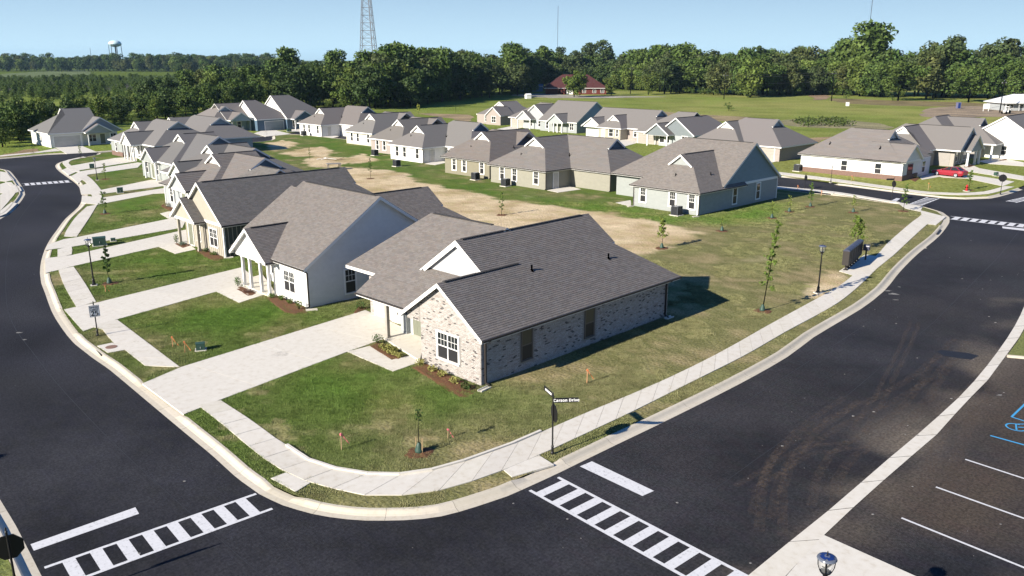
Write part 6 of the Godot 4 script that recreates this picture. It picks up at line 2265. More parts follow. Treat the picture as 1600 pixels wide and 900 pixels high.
# a saloon car whose body is lofted from cross sections along its length
func red_car() -> void:
	var a := Vector2(64.24, -125.59)
	var e := Vector2(67.30, -121.05)
	var d := (e - a).normalized()
	var o := thing("red_car", "glossy red saloon car parked half under the white house's porch", "car", v3(a.lerp(e, 0.5), 0.03), atan2(-d.y, d.x))
	# x runs from the nose to the tail
	var st := [[-2.40, 0.62, 0.35, 0.62], [-2.25, 0.78, 0.25, 0.72], [-1.6, 0.88, 0.2, 0.82], [-0.9, 0.91, 0.2, 0.93], [0.3, 0.92, 0.2, 0.97], [1.2, 0.92, 0.2, 1.0], [1.8, 0.90, 0.22, 1.02], [2.25, 0.82, 0.28, 1.0], [2.42, 0.70, 0.40, 0.92]]
	var b := MB.new()
	var rows := []
	for s in st:
		var x: float = s[0]
		var w: float = s[1]
		rows.append([Vector3(x, s[2], w * 0.92), Vector3(x, (s[2] + s[3]) * 0.5, w), Vector3(x, s[3] - 0.06, w * 0.95), Vector3(x, s[3], w * 0.82), Vector3(x, s[3], -w * 0.82), Vector3(x, s[3] - 0.06, -w * 0.95), Vector3(x, (s[2] + s[3]) * 0.5, -w), Vector3(x, s[2], -w * 0.92)])
	for i in rows.size() - 1:
		for k in 7:
			b.quad(rows[i][k], rows[i + 1][k], rows[i + 1][k + 1], rows[i][k + 1])
	b.poly(rows[0])
	b.poly(rows[rows.size() - 1], true)
	put("body", b, M.car_paint, o)
	# glasshouse and roof
	var g := MB.new()
	var low := [[-0.75, 0.95, 0.78], [-0.05, 0.98, 0.80], [1.1, 1.0, 0.80], [1.95, 1.02, 0.74]]
	var top := [[0.0, 1.36, 0.58], [0.35, 1.42, 0.62], [0.95, 1.42, 0.62], [1.35, 1.36, 0.58]]
	for i in 3:
		for s in [1.0, -1.0]:
			var p := [Vector3(low[i][0], low[i][1], s * low[i][2]), Vector3(low[i + 1][0], low[i + 1][1], s * low[i + 1][2]), Vector3(top[i + 1][0], top[i + 1][1], s * top[i + 1][2]), Vector3(top[i][0], top[i][1], s * top[i][2])]
			if s > 0:
				g.quad(p[0], p[1], p[2], p[3])
			else:
				g.quad(p[1], p[0], p[3], p[2])
	put("side_window", g, M.glass, o)
	g = MB.new()
	g.quad(Vector3(low[0][0], low[0][1], -low[0][2]), Vector3(low[0][0], low[0][1], low[0][2]), Vector3(top[0][0], top[0][1], top[0][2]), Vector3(top[0][0], top[0][1], -top[0][2]))
	put("windscreen", g, M.glass, o)
	g = MB.new()
	g.quad(Vector3(low[3][0], low[3][1], low[3][2]), Vector3(low[3][0], low[3][1], -low[3][2]), Vector3(top[3][0], top[3][1], -top[3][2]), Vector3(top[3][0], top[3][1], top[3][2]))
	put("rear_window", g, M.glass, o)
	g = MB.new()
	for i in 3:
		g.quad(Vector3(top[i][0], top[i][1] + 0.01, top[i][2] + 0.02), Vector3(top[i + 1][0], top[i + 1][1] + 0.01, top[i + 1][2] + 0.02), Vector3(top[i + 1][0], top[i + 1][1] + 0.01, -top[i + 1][2] - 0.02), Vector3(top[i][0], top[i][1] + 0.01, -top[i][2] - 0.02))
	for s in [-1.0, 1.0]:
		g.bar(Vector3(low[0][0], low[0][1], s * low[0][2]), Vector3(top[0][0], top[0][1], s * (top[0][2] + 0.01)), 0.06, 0.06)
		g.bar(Vector3(low[3][0], low[3][1], s * low[3][2]), Vector3(top[3][0], top[3][1], s * (top[3][2] + 0.01)), 0.10, 0.08)
		g.bar(Vector3(0.55, 0.99, s * 0.81), Vector3(0.6, 1.42, s * 0.63), 0.07, 0.05)
	put("roof", g, M.car_paint, o)
	for x in [-1.45, 1.45]:
		for s in [-1.0, 1.0]:
			var w := Node3D.new()
			w.name = "wheel"
			o.add_child(w, true)
			w.position = Vector3(x, 0.33, s * 0.82)
			w.rotation.x = s * PI / 2
			var t := MB.new()
			t.lathe(Vector3.ZERO, [Vector2(0.22, -0.11), Vector2(0.32, -0.11), Vector2(0.335, -0.06), Vector2(0.335, 0.07), Vector2(0.315, 0.115), Vector2(0.23, 0.115)], 18)
			put("tyre", t, M.tyre, w)
			t = MB.new()
			t.lathe(Vector3.ZERO, [Vector2(0.23, 0.10), Vector2(0.21, 0.06), Vector2(0.0, 0.06)], 18)
			for k in 5:
				var q := TAU * k / 5
				t.bar(Vector3(0, 0.10, 0), Vector3(cos(q) * 0.21, 0.10, sin(q) * 0.21), 0.07, 0.03)
			put("rim", t, M.silver, w)
	for s in [-1.0, 1.0]:
		g = MB.new()
		g.box(Vector3(2.36, 0.72, s * 0.55 - 0.17), Vector3(2.435, 0.86, s * 0.55 + 0.17))
		put("tail_light", g, M.red, o)
		g = MB.new()
		g.box(Vector3(-2.42, 0.52, s * 0.48 - 0.13), Vector3(-2.32, 0.62, s * 0.48 + 0.13))
		put("headlight", g, M.lamp_glass, o)
		g = MB.new()
		g.box(Vector3(-0.75, 0.98, s * 0.95 - 0.08), Vector3(-0.60, 1.09, s * 0.95 + 0.08))
		put("mirror", g, M.car_paint, o)
	g = MB.new()
	g.box(Vector3(2.2, 0.30, -0.7), Vector3(2.44, 0.42, 0.7))
	put("bumper", g, M.black, o)


func hydrant() -> void:
	var o := thing("fire_hydrant", "red fire hydrant on a pale ring in front of the sapling by the red car", "fire hydrant", v3(Vector2(60.69, -108.86)))
	o.scale = Vector3.ONE * 0.82
	var b := MB.new()
	b.lathe(Vector3.ZERO, [Vector2(0.55, 0.0), Vector2(0.55, 0.05), Vector2(0.0, 0.05)], 16)
	put("pad", b, M.concrete, o)
	b = MB.new()
	b.lathe(Vector3.ZERO, [Vector2(0.22, 0.05), Vector2(0.22, 0.12), Vector2(0.16, 0.16), Vector2(0.16, 0.75), Vector2(0.20, 0.78), Vector2(0.18, 0.90), Vector2(0.07, 1.0), Vector2(0.05, 1.08), Vector2(0.0, 1.08)], 12)
	put("barrel", b, M.red, o)
	for d in [Vector3(1, 0, 0), Vector3(-1, 0, 0), Vector3(0, 0, 1)]:
		b = MB.new()
		b.tube(Vector3(0, 0.58, 0) + d * 0.12, Vector3(0, 0.58, 0) + d * 0.27, 0.09, 0.09, 10)
		put("outlet", b, M.red, o)


func splash_blocks() -> void:
	var list := [["pale splash block at the near corner of the brick house", Vector2(-1.47, -40.63), 0.9], ["pale splash block at the back corner of the brick house", Vector2(10.68, -53.18), 0.8], ["pale splash block below the white porch house's downspout", Vector2(-14.06, -54.95), 0.3], ["pale splash block at the cream house's front corner", Vector2(-25.14, -70.69), 0.3], ["pale splash block at the blue grey house's near corner", Vector2(20.51, -90.23), 0.5], ["pale splash block at the blue grey house's left downspout", Vector2(14.14, -96.81), 0.5]]
	for s in list:
		var o := thing("splash_block", s[0], "splash block", v3(s[1], 0.0), s[2])
		var b := MB.new()
		b.box(Vector3(-0.4, 0.0, -0.15), Vector3(0.4, 0.04, 0.15))
		put("tray", b, M.concrete, o)
		b = MB.new()
		for q in [-1.0, 1.0]:
			b.box(Vector3(-0.4, 0.041, q * 0.13 - 0.02), Vector3(0.4, 0.09, q * 0.13 + 0.02))
		put("lip", b, M.concrete, o)


func build_things() -> void:
	lamps()
	signs()
	mailboxes()
	red_car()
	hydrant()
	splash_blocks()
	for s in [["air conditioner behind the blue grey house", Vector2(18.55, -91.21)], ["air conditioner behind the sage house", Vector2(-0.89, -113.15)], ["air conditioner behind the olive house", Vector2(-5.32, -119.38)], ["air conditioner at the left corner of the middle white house", Vector2(-18.91, -134.90)], ["air conditioner behind the pink brick house", Vector2(-25.02, -150.62)], ["air conditioner behind the ivory house", Vector2(-30.66, -171.65)], ["air conditioner at the corner of the white house by the dirt mounds", Vector2(-47.81, -190.76)], ["air conditioner at the back corner of the long white house", Vector2(44.86, -128.93)]]:
		air_conditioner(s[0], s[1])
	utility_box("utility_box", "small green utility box on the lawn between two orange stakes and driveway", Vector2(-18.86, -46.81), Vector3(0.5, 0.52, 0.45), 0.3)
	utility_box("transformer_box", "large dark green transformer box on the grass strip between two driveways", Vector2(-39.00, -75.73), Vector3(1.1, 0.85, 0.9), 0.5)
	utility_box("utility_box", "small dark utility box to the right of the large transformer box", Vector2(-38.59, -77.57), Vector3(0.4, 0.35, 0.35), 0.5)
	utility_box("utility_box", "green utility box on the second grass strip of the left row", Vector2(-51.57, -107.24), Vector3(0.7, 0.75, 0.6), 0.5)
	utility_box("utility_box", "green utility box on the farthest grass strip of the left row", Vector2(-67.72, -132.45), Vector3(0.7, 0.75, 0.6), 0.5)
	utility_box("utility_box", "small grey box beside the driveways right of the red car", Vector2(72.92, -123.45), Vector3(0.5, 0.6, 0.45), 0.5)
	utility_box("utility_box", "green box on the lawn at the navy houses' driveway", Vector2(-53.89, -201.05), Vector3(1.0, 0.8, 0.8), 0.5)
	var pale := Color(0.16, 0.20, 0.045)
	var dark := Color(0.05, 0.09, 0.025)
	# the street trees
	sapling("tall thin leaning sapling with long bare lower trunk, left of the street lamp", Vector2(17.52, -54.79), 6.3, 230, 0.5, {"low": 0.22, "lean": Vector3(0.75, 0, -0.4), "leaf": 0.20, "bag": true, "tone": Color(0.11, 0.16, 0.035)})
	sapling("nearly bare staked sapling with a green bag on the corner lawn", Vector2(-4.16, -33.40), 2.05, 26, 0.3, {"low": 0.75, "bag": true, "stake": true, "tone": dark})
	sapling("bushy light green sapling behind the brick house, at the edge of the bare ground", Vector2(13.95, -74.51), 2.75, 260, 0.62, {"bag": true, "tone": pale, "leaf": 0.16})
	sapling("slim sapling staked in the bare yard, nearest to the house backs", Vector2(-1.16, -91.40), 2.6, 130, 0.35, {"stake": true, "low": 0.2})
	sapling("slim dark sapling in the bare yard, left of the white back house", Vector2(-20.86, -120.71), 3.0, 130, 0.32, {"low": 0.3, "tone": dark})
	sapling("thin sapling beside the dirt mounds and the broken timber", Vector2(-35.53, -144.69), 2.1, 50, 0.3, {"ring": false})
	sapling("low wispy sapling with a green bag left of the tall leaning sapling", Vector2(21.52, -82.47), 1.5, 20, 0.25, {"bag": true, "tone": pale})
	sapling("sparse yellowish sapling by the blue grey house's shaded corner", Vector2(28.78, -89.47), 1.9, 40, 0.3, {"bag": true, "tone": pale})
	sapling("sparse low sapling between two others by the side street", Vector2(31.98, -93.41), 1.9, 60, 0.4, {"bag": true, "tone": pale})
	sapling("leafy dark sapling by the side street pavement, left of the stop sign", Vector2(35.61, -96.81), 2.85, 230, 0.42, {"bag": true, "low": 0.25})
	sapling("yellow green sapling alone on the right lawn, above the mailboxes", Vector2(39.20, -93.00), 1.95, 70, 0.4, {"bag": true, "tone": pale})
	sapling("leafy upright sapling beside the side street crosswalk", Vector2(45.32, -93.83), 3.1, 240, 0.42, {"low": 0.25})
	sapling("dense round sapling directly behind the mailbox cabinets", Vector2(31.87, -73.98), 2.95, 420, 0.75, {"low": 0.3, "leaf": 0.17, "tone": Color(0.12, 0.17, 0.035)})
	sapling("dark leafy sapling beside the street lamp on the left lawn", Vector2(-31.63, -62.09), 2.95, 260, 0.42, {"low": 0.3, "bag": true, "tone": dark, "leaf": 0.17})
	sapling("leafy sapling on the middle lawn of the left row", Vector2(-46.39, -92.20), 2.5, 210, 0.5, {"low": 0.25, "bag": true})
	sapling("pale thin sapling on the left row's farthest lawn by the road bend", Vector2(-76.76, -146.61), 2.2, 90, 0.4, {"tone": pale})
	sapling("pale sapling beside the farthest street lamp", Vector2(-59.62, -120.04), 2.3, 120, 0.45, {"tone": pale})
	sapling("leafy sapling behind the red fire hydrant", Vector2(61.48, -109.69), 2.6, 260, 0.5, {"low": 0.35})
	sapling("yellow young tree standing in the meadow beyond the white back houses", Vector2(-29.97, -268.06), 2.9, 200, 0.7, {"tone": Color(0.22, 0.24, 0.05), "leaf": 0.3, "ring": false})
	sapling("dark thin sapling in the meadow left of the beige brick house", Vector2(-18.49, -274.56), 2.4, 60, 0.3, {"tone": dark, "ring": false})
	sapling("small sapling on the white garage house's lawn", Vector2(-89.82, -154.85), 1.9, 70, 0.4, {"tone": dark})
	# planting beds
	mulch_bed(PackedVector2Array([Vector2(-5.84, -44.02), Vector2(-5.48, -44.43), Vector2(-5.14, -44.74), Vector2(-3.98, -43.32), Vector2(-2.81, -41.98), Vector2(-1.79, -40.89), Vector2(-1.90, -40.36), Vector2(-2.33, -39.51), Vector2(-2.67, -39.60), Vector2(-3.40, -40.45), Vector2(-4.51, -42.08)]), 0.07)
	mulch_bed(PackedVector2Array([Vector2(-8.85, -47.50), Vector2(-8.47, -48.33), Vector2(-7.95, -48.09), Vector2(-7.08, -46.92), Vector2(-6.23, -45.70), Vector2(-6.56, -45.06), Vector2(-7.06, -45.16), Vector2(-7.98, -46.25)]), 0.07)
	mulch_bed(PackedVector2Array([Vector2(-18.12, -57.98), Vector2(-17.89, -58.49), Vector2(-17.37, -58.66), Vector2(-15.79, -56.99), Vector2(-14.44, -55.40), Vector2(-14.23, -54.34), Vector2(-14.92, -53.90), Vector2(-15.78, -54.34), Vector2(-16.92, -56.03)]), 0.06)
	mulch_bed(PackedVector2Array([Vector2(-21.60, -60.78), Vector2(-21.08, -61.34), Vector2(-19.95, -60.24), Vector2(-19.05, -59.17), Vector2(-19.22, -58.49), Vector2(-19.55, -58.32), Vector2(-20.60, -59.53)]), 0.06)
	mulch_bed(PackedVector2Array([Vector2(-29.22, -73.71), Vector2(-28.65, -74.24), Vector2(-27.18, -72.93), Vector2(-25.59, -71.17), Vector2(-25.41, -69.97), Vector2(-25.92, -69.49), Vector2(-27.33, -70.93)]), 0.06)
	mulch_bed(PackedVector2Array([Vector2(-32.31, -76.43), Vector2(-31.72, -77.28), Vector2(-30.23, -75.60), Vector2(-30.55, -74.24)]), 0.06)
	mulch_bed(PackedVector2Array([Vector2(-42.21, -97.25), Vector2(-42.52, -99.52), Vector2(-40.00, -95.94), Vector2(-39.29, -93.41)]), 0.06)
	mulch_bed(PackedVector2Array([Vector2(-11.03, -54.34), Vector2(-10.88, -56.03), Vector2(-10.12, -55.56), Vector2(-10.84, -54.05)]), 0.06)
	mulch_bed(PackedVector2Array([Vector2(58.34, -120.71), Vector2(60.25, -122.76), Vector2(61.07, -122.07), Vector2(57.92, -117.44)]), 0.06)
	mulch_bed(PackedVector2Array([Vector2(73.10, -133.26), Vector2(76.64, -138.31), Vector2(76.42, -135.74), Vector2(74.24, -133.26)]), 0.06)
	mulch_bed(PackedVector2Array([Vector2(84.38, -142.81), Vector2(87.36, -145.64), Vector2(86.70, -143.74), Vector2(84.51, -141.88)]), 0.06)
	var gold := Color(0.26, 0.25, 0.08)
	var k := 0
	for p in [Vector2(-5.27, -44.23), Vector2(-4.48, -43.23), Vector2(-3.89, -42.45), Vector2(-3.13, -41.43)]:
		k += 1
		shrub("yellow green shrub under the brick house's twin window, " + ["nearest the porch path", "second from the porch path", "third from the porch path", "beside the dark shrub"][k - 1], p, 0.42, 0.62, gold)
	shrub("dark green shrub at the brick house's corner bed, by the downspout", Vector2(-2.46, -40.63), 0.45, 0.6, dark)
	shrub("dark green shrub at the foot of the brick house's porch post", Vector2(-8.33, -47.97), 0.65, 0.75, dark)
	for p in [Vector2(-7.91, -47.04), Vector2(-7.61, -46.58), Vector2(-7.28, -46.14), Vector2(-6.96, -45.81), Vector2(-6.65, -45.49), Vector2(-7.47, -46.92), Vector2(-7.09, -46.47)]:
		shrub("low yellow grass clump in the brick house's porch bed", p, 0.32, 0.5, gold, "grass clumps in the brick house's porch bed")
	for s in [["small shrub in the white porch house's bed, nearest the porch", Vector2(-17.70, -57.98), 0.4], ["small shrub in the white porch house's bed, second from the porch", Vector2(-16.83, -57.40), 0.4], ["small shrub in the white porch house's bed, third from the porch", Vector2(-15.99, -56.50), 0.42], ["upright shrub at the white porch house's corner downspout", Vector2(-14.97, -55.10), 0.75]]:
		shrub(s[0], s[1], s[2], 0.5, Color(0.09, 0.14, 0.03))
	shrub("upright shrub at the left end of the white house's porch bed", Vector2(-21.22, -61.15), 0.85, 0.55, Color(0.07, 0.13, 0.03))
	shrub("low reddish plants in the white house's porch bed", Vector2(-19.93, -59.53), 0.25, 0.9, Color(0.13, 0.07, 0.06))
	shrub("dark shrub in the cream house's bed, left of the window", Vector2(-27.94, -72.93), 0.4, 0.6, dark)
	shrub("low shrub in the cream house's bed, below the window", Vector2(-26.79, -71.67), 0.35, 0.7, Color(0.08, 0.13, 0.03))
	shrub("wispy shrub in the cream house's porch bed by the driveway", Vector2(-32.12, -76.71), 0.9, 0.5, Color(0.11, 0.15, 0.05))
	shrub("bluish low shrub in the cream house's porch bed", Vector2(-31.13, -75.60), 0.4, 0.8, Color(0.13, 0.18, 0.15))
	shrub("round shrub at the pale blue house's corner", Vector2(-40.94, -96.38), 0.6, 0.9, Color(0.13, 0.13, 0.05))
	shrub("shrub at the brick house's garage corner", Vector2(-10.65, -55.25), 0.6, 0.9, dark)
	shrub("shrub at the long white house's front corner", Vector2(59.57, -120.71), 0.8, 1.6, Color(0.14, 0.14, 0.06))
	# survey stakes
	stake("orange ribboned stake on the corner lawn, left of the bare sapling", Vector2(-7.69, -33.64), M.pink_ribbon, 0.85)
	stake("pink ribbon stake on the corner lawn, right of the bare sapling", Vector2(-2.98, -34.81), M.pink_ribbon, 0.5)
	stake("crossed orange stake on the lawn beside the green utility box", Vector2(-20.79, -47.38), M.orange, 0.7, M.orange_wood)
	stake("leaning orange stake nearest to the green utility box", Vector2(-19.65, -46.36), M.orange, 0.75, M.orange_wood)
	stake("orange stake by the left street lamp", Vector2(-30.79, -59.70), M.orange, 0.5, M.orange_wood)
	stake("orange stake on the lawn beside the brick house's long wall", Vector2(4.07, -41.52), M.orange, 0.85, M.orange_wood)
	stake("yellow stake at the kerb below the red car's lawn", Vector2(55.97, -109.69), M.orange, 1.0)
	stake("yellow stake below the long white house's brick wall", Vector2(48.73, -117.44), M.orange, 0.9)
	stake("orange stake on the pavement edge by the side street", Vector2(39.84, -104.88), M.orange, 0.7, M.orange_wood)
	stake("orange stake left of the side street's stop sign", Vector2(38.59, -110.26), M.orange, 0.6, M.orange_wood)
	# broken timber and boards by the dirt mounds
	var o := thing("timber_scrap", "loose broken boards in the dug ground beside the thin sapling", "timber", v3(Vector2(-32.96, -143.74)))
	for i in 5:
		var b := MB.new()
		var a := rng.randf() * TAU
		b.bar(Vector3(rng.randfn() * 1.2, 0.08, rng.randfn() * 0.8), Vector3(rng.randfn() * 1.2 + cos(a) * 1.5, 0.35, rng.randfn() * 0.8 + sin(a)), 0.22, 0.05)
		put("board", b, M.wood if i % 2 else M.trim, o)
	var t := thing("dug_table", "low timber frame standing on the green edge beside the dirt mounds", "timber", v3(Vector2(-28.37, -130.86)), 0.4)
	for s in [Vector2(-1, -0.5), Vector2(1, -0.5), Vector2(-1, 0.5), Vector2(1, 0.5)]:
		var b := MB.new()
		b.box(Vector3(s.x * 0.9 - 0.06, 0, s.y - 0.06), Vector3(s.x * 0.9 + 0.06, 0.9, s.y + 0.06))
		put("leg", b, M.pole_wood, t)
	var tb := MB.new()
	tb.box(Vector3(-1.1, 0.9, -0.65), Vector3(1.1, 1.0, 0.65))
	put("top", tb, M.pole_wood, t)


# ---------------------------------------------------------------- the meadow's far side: woods, poles, towers and buildings
const GREENS := [Color(0.052, 0.088, 0.023), Color(0.066, 0.108, 0.026), Color(0.042, 0.072, 0.024), Color(0.088, 0.130, 0.030), Color(0.072, 0.092, 0.032)]


# a trunk with limbs and a crown of leaf clumps gathered in lobes; shape sets how the lobes lie
func tree_kind(key: String, sd: int, hgt: float, wide: float, low: float, lobes: int, per: int, tone: Color, shape := "round") -> void:
	var r := RandomNumberGenerator.new()
	r.seed = sd
	var b := MB.new()
	var t := MB.new()
	var trunk_top := hgt * 0.72
	var tr := hgt * 0.017
	t.tube(Vector3(0, -0.2, 0), Vector3(0, hgt * 0.3, 0), tr * 1.3, tr, 8)
	t.tube(Vector3(0, hgt * 0.3, 0), Vector3(r.randfn() * hgt * 0.02, trunk_top, r.randfn() * hgt * 0.02), tr, tr * 0.35, 7)
	var mid := hgt * (1.0 + low) * 0.5
	var half := hgt * (1.0 - low) * 0.5
	for i in lobes:
		var d := Vector3(r.randfn(), r.randfn(), r.randfn()).normalized()
		var q := 0.45 + r.randf() * 0.42
		if i % 5 == 0:
			q *= 0.5
		var c := Vector3(d.x * wide * q, mid + d.y * half * q, d.z * wide * q)
		var lr := hgt * (0.10 + r.randf() * 0.075)
		var flat := 0.8
		if shape == "pine":
			var k := float(i) / lobes
			c = Vector3(d.x * wide * (1.05 - k * 0.7), hgt * lerpf(low, 0.97, k), d.z * wide * (1.05 - k * 0.7))
			lr = hgt * (0.075 + r.randf() * 0.04)
			flat = 0.55
		elif shape == "cone":
			var k := float(i) / lobes
			var a := i * 2.4
			c = Vector3(cos(a) * wide * (1.0 - k) * 0.8, hgt * lerpf(low, 0.95, k), sin(a) * wide * (1.0 - k) * 0.8)
			lr = hgt * (0.05 + 0.09 * (1.0 - k))
		if i % 2 == 0:
			t.tube(Vector3(0, minf(c.y * 0.75, trunk_top), 0), c, tr * 0.4, tr * 0.12, 5)
		var shade := 0.78 + r.randf() * 0.5
		var yellow := r.randf() * 0.16
		for k in per:
			var e := Vector3(r.randfn(), r.randfn() * 0.9 + 0.25, r.randfn()).normalized()
			var p := c + Vector3(e.x, e.y * flat, e.z) * lr * (0.62 + r.randf() * 0.5)
			var u := Vector3(r.randfn(), r.randfn() * 0.6, r.randfn()).normalized()
			var w := u.cross((e + Vector3(r.randfn(), r.randfn(), r.randfn()) * 0.5).normalized()).normalized()
			var s := hgt * (0.019 + r.randf() * 0.021)
			if shape == "pine":
				s *= 0.75
			var g := shade * (0.75 + r.randf() * 0.5)
			b.col = Color(tone.r * g * (1.0 + yellow), tone.g * g, tone.b * g)
			b.quad(p - u * s, p + w * s * 0.7, p + u * s, p - w * s * 0.7)
	cache[key] = [t.mesh(), b.mesh(), M.bark if shape != "grey" else M.pale_bark]


func tree(called: String, kind: String, label: String, at: Vector2, size: float, group := "") -> void:
	var o := thing(called, label, "tree", v3(at, -0.05), rng.randf() * TAU, group)
	o.scale = Vector3(size * (0.92 + rng.randf() * 0.2), size, size * (0.92 + rng.randf() * 0.2))
	put("trunk", cache[kind][0], cache[kind][2], o)
	put("crown", cache[kind][1], M.leaf, o)


# rows of trees behind an edge line seen from the front; the rows step away from us
const TONES := {"young1": "dark green", "young2": "mid green", "young3": "bright green", "young4": "blackish green", "oak1": "blackish green broad", "oak2": "dark green", "oak3": "mid green broad", "oak4": "olive green", "oak5": "bright green", "oak6": "narrow mid green", "oak7": "very broad dull green", "pine1": "tall open", "pine2": "tall flat topped"}
const MARKS := [[60, "at the left frame edge"], [190, "behind the white garage house"], [300, "behind the long white porch house"], [400, "behind the slate blue porch house"], [500, "behind the navy houses"], [610, "below the lattice tower"], [700, "where the wood meets the meadow"], [840, "left of the red brick house"], [960, "behind the red brick house"], [1100, "above the far street houses"], [1250, "behind the first wooden pole"], [1390, "beside the dirt path"], [1520, "above the dirt lot"], [9999, "behind the white roofed house"]]


# says of a tree how it looks, how deep in the wood it stands and what it stands behind
func tree_words(kind: String, called: String, k: int, p: Vector2) -> String:
	var u := 800.0 + 1310.0 * p.x / -p.y
	var mark := ""
	for m in MARKS:
		if u < m[0]:
			mark = m[1]
			break
	var where: String = "on the far left horizon," if called == "far_tree" else ("on the skyline," if p.y < -800.0 or u < 860.0 else "on the right skyline,") if called == "horizon_tree" else ["in the front row,", "in the second row,", "in the third row,", "deep in the wood,", "deep in the wood,"][k]
	return "%s %s %s %s" % [TONES.get(kind, "low leafy"), called.get_slice("_", 1), where, mark]


func wood(called: String, label: String, group: String, edge: PackedVector2Array, step: float, rows: int, depth: float, kinds: Array, size: Callable) -> void:
	var n := int(length_of(edge) / step)
	for k in rows:
		var line := resample(edge, n)
		for i in line.size():
			var p := line[i]
			var away := p.normalized()
			p += away * (k * depth + rng.randf() * depth * 0.7) + away.orthogonal() * rng.randfn() * step * 0.35
			if k % 2:
				p += away.orthogonal() * step * 0.5
			var z: float = size.call(p, k) * (1.0 if k > 1 else 0.72 + 0.42 * rng.randf())
			if z <= 0.0:
				continue
			var kind: String = kinds[rng.randi() % kinds.size()]
			tree(called, kind, label if called.ends_with("bush") or called == "backing_tree" else tree_words(kind, called, k, p), p, z * (0.84 + rng.randf() * 0.28), group)


func patch(called: String, p: PackedVector2Array, c: Color, y: float) -> void:
	var s := smooth(p, true)
	for i in s.size():
		s[i] += Vector2(coarse.get_noise_2d(s[i].x * 2.5, s[i].y * 2.5), coarse.get_noise_2d(s[i].x * 2.5 + 70.0, s[i].y * 2.5)) * 3.0
	var cell := 2.5 if s[0].length() < 420.0 else 15.0
	sheet(called, s, cell, y, func(q: Vector2) -> Color: return c * (1.0 + noise.get_noise_2d(q.x * 0.8, q.y * 0.8) * 0.6), M.dirt)


func utility_pole(label: String, at: Vector2, hgt: float, yaw: float) -> Vector3:
	var o := thing("utility_pole", label, "utility pole", v3(at), yaw)
	var b := MB.new()
	b.tube(Vector3(0, -0.2, 0), Vector3(0, hgt, 0), 0.20, 0.13, 8)
	put("pole", b, M.pole_wood, o)
	b = MB.new()
	b.box(Vector3(-1.2, hgt - 0.85, -0.07), Vector3(1.2, hgt - 0.70, 0.07))
	put("crossarm", b, M.pole_wood, o)
	for x in [-1.05, 0.0, 1.05]:
		b = MB.new()
		b.lathe(Vector3(x, hgt - 0.70 if x != 0.0 else hgt, 0), [Vector2(0.05, 0.0), Vector2(0.09, 0.08), Vector2(0.05, 0.2), Vector2(0.0, 0.2)], 8)
		put("insulator", b, M.silver, o)
	return v3(at, hgt)


func wire(label: String, a: Vector3, e: Vector3, sag: float) -> void:
	var b := MB.new()
	var last := a
	for i in range(1, 13):
		var t := i / 12.0
		var p := a.lerp(e, t) - Vector3(0, sag * 4.0 * t * (1.0 - t), 0)
		b.tube(last, p, 0.035, 0.035, 5)
		last = p
	tag(put("power_line", b, M.metal), label, "power line", "power lines strung between the utility poles")


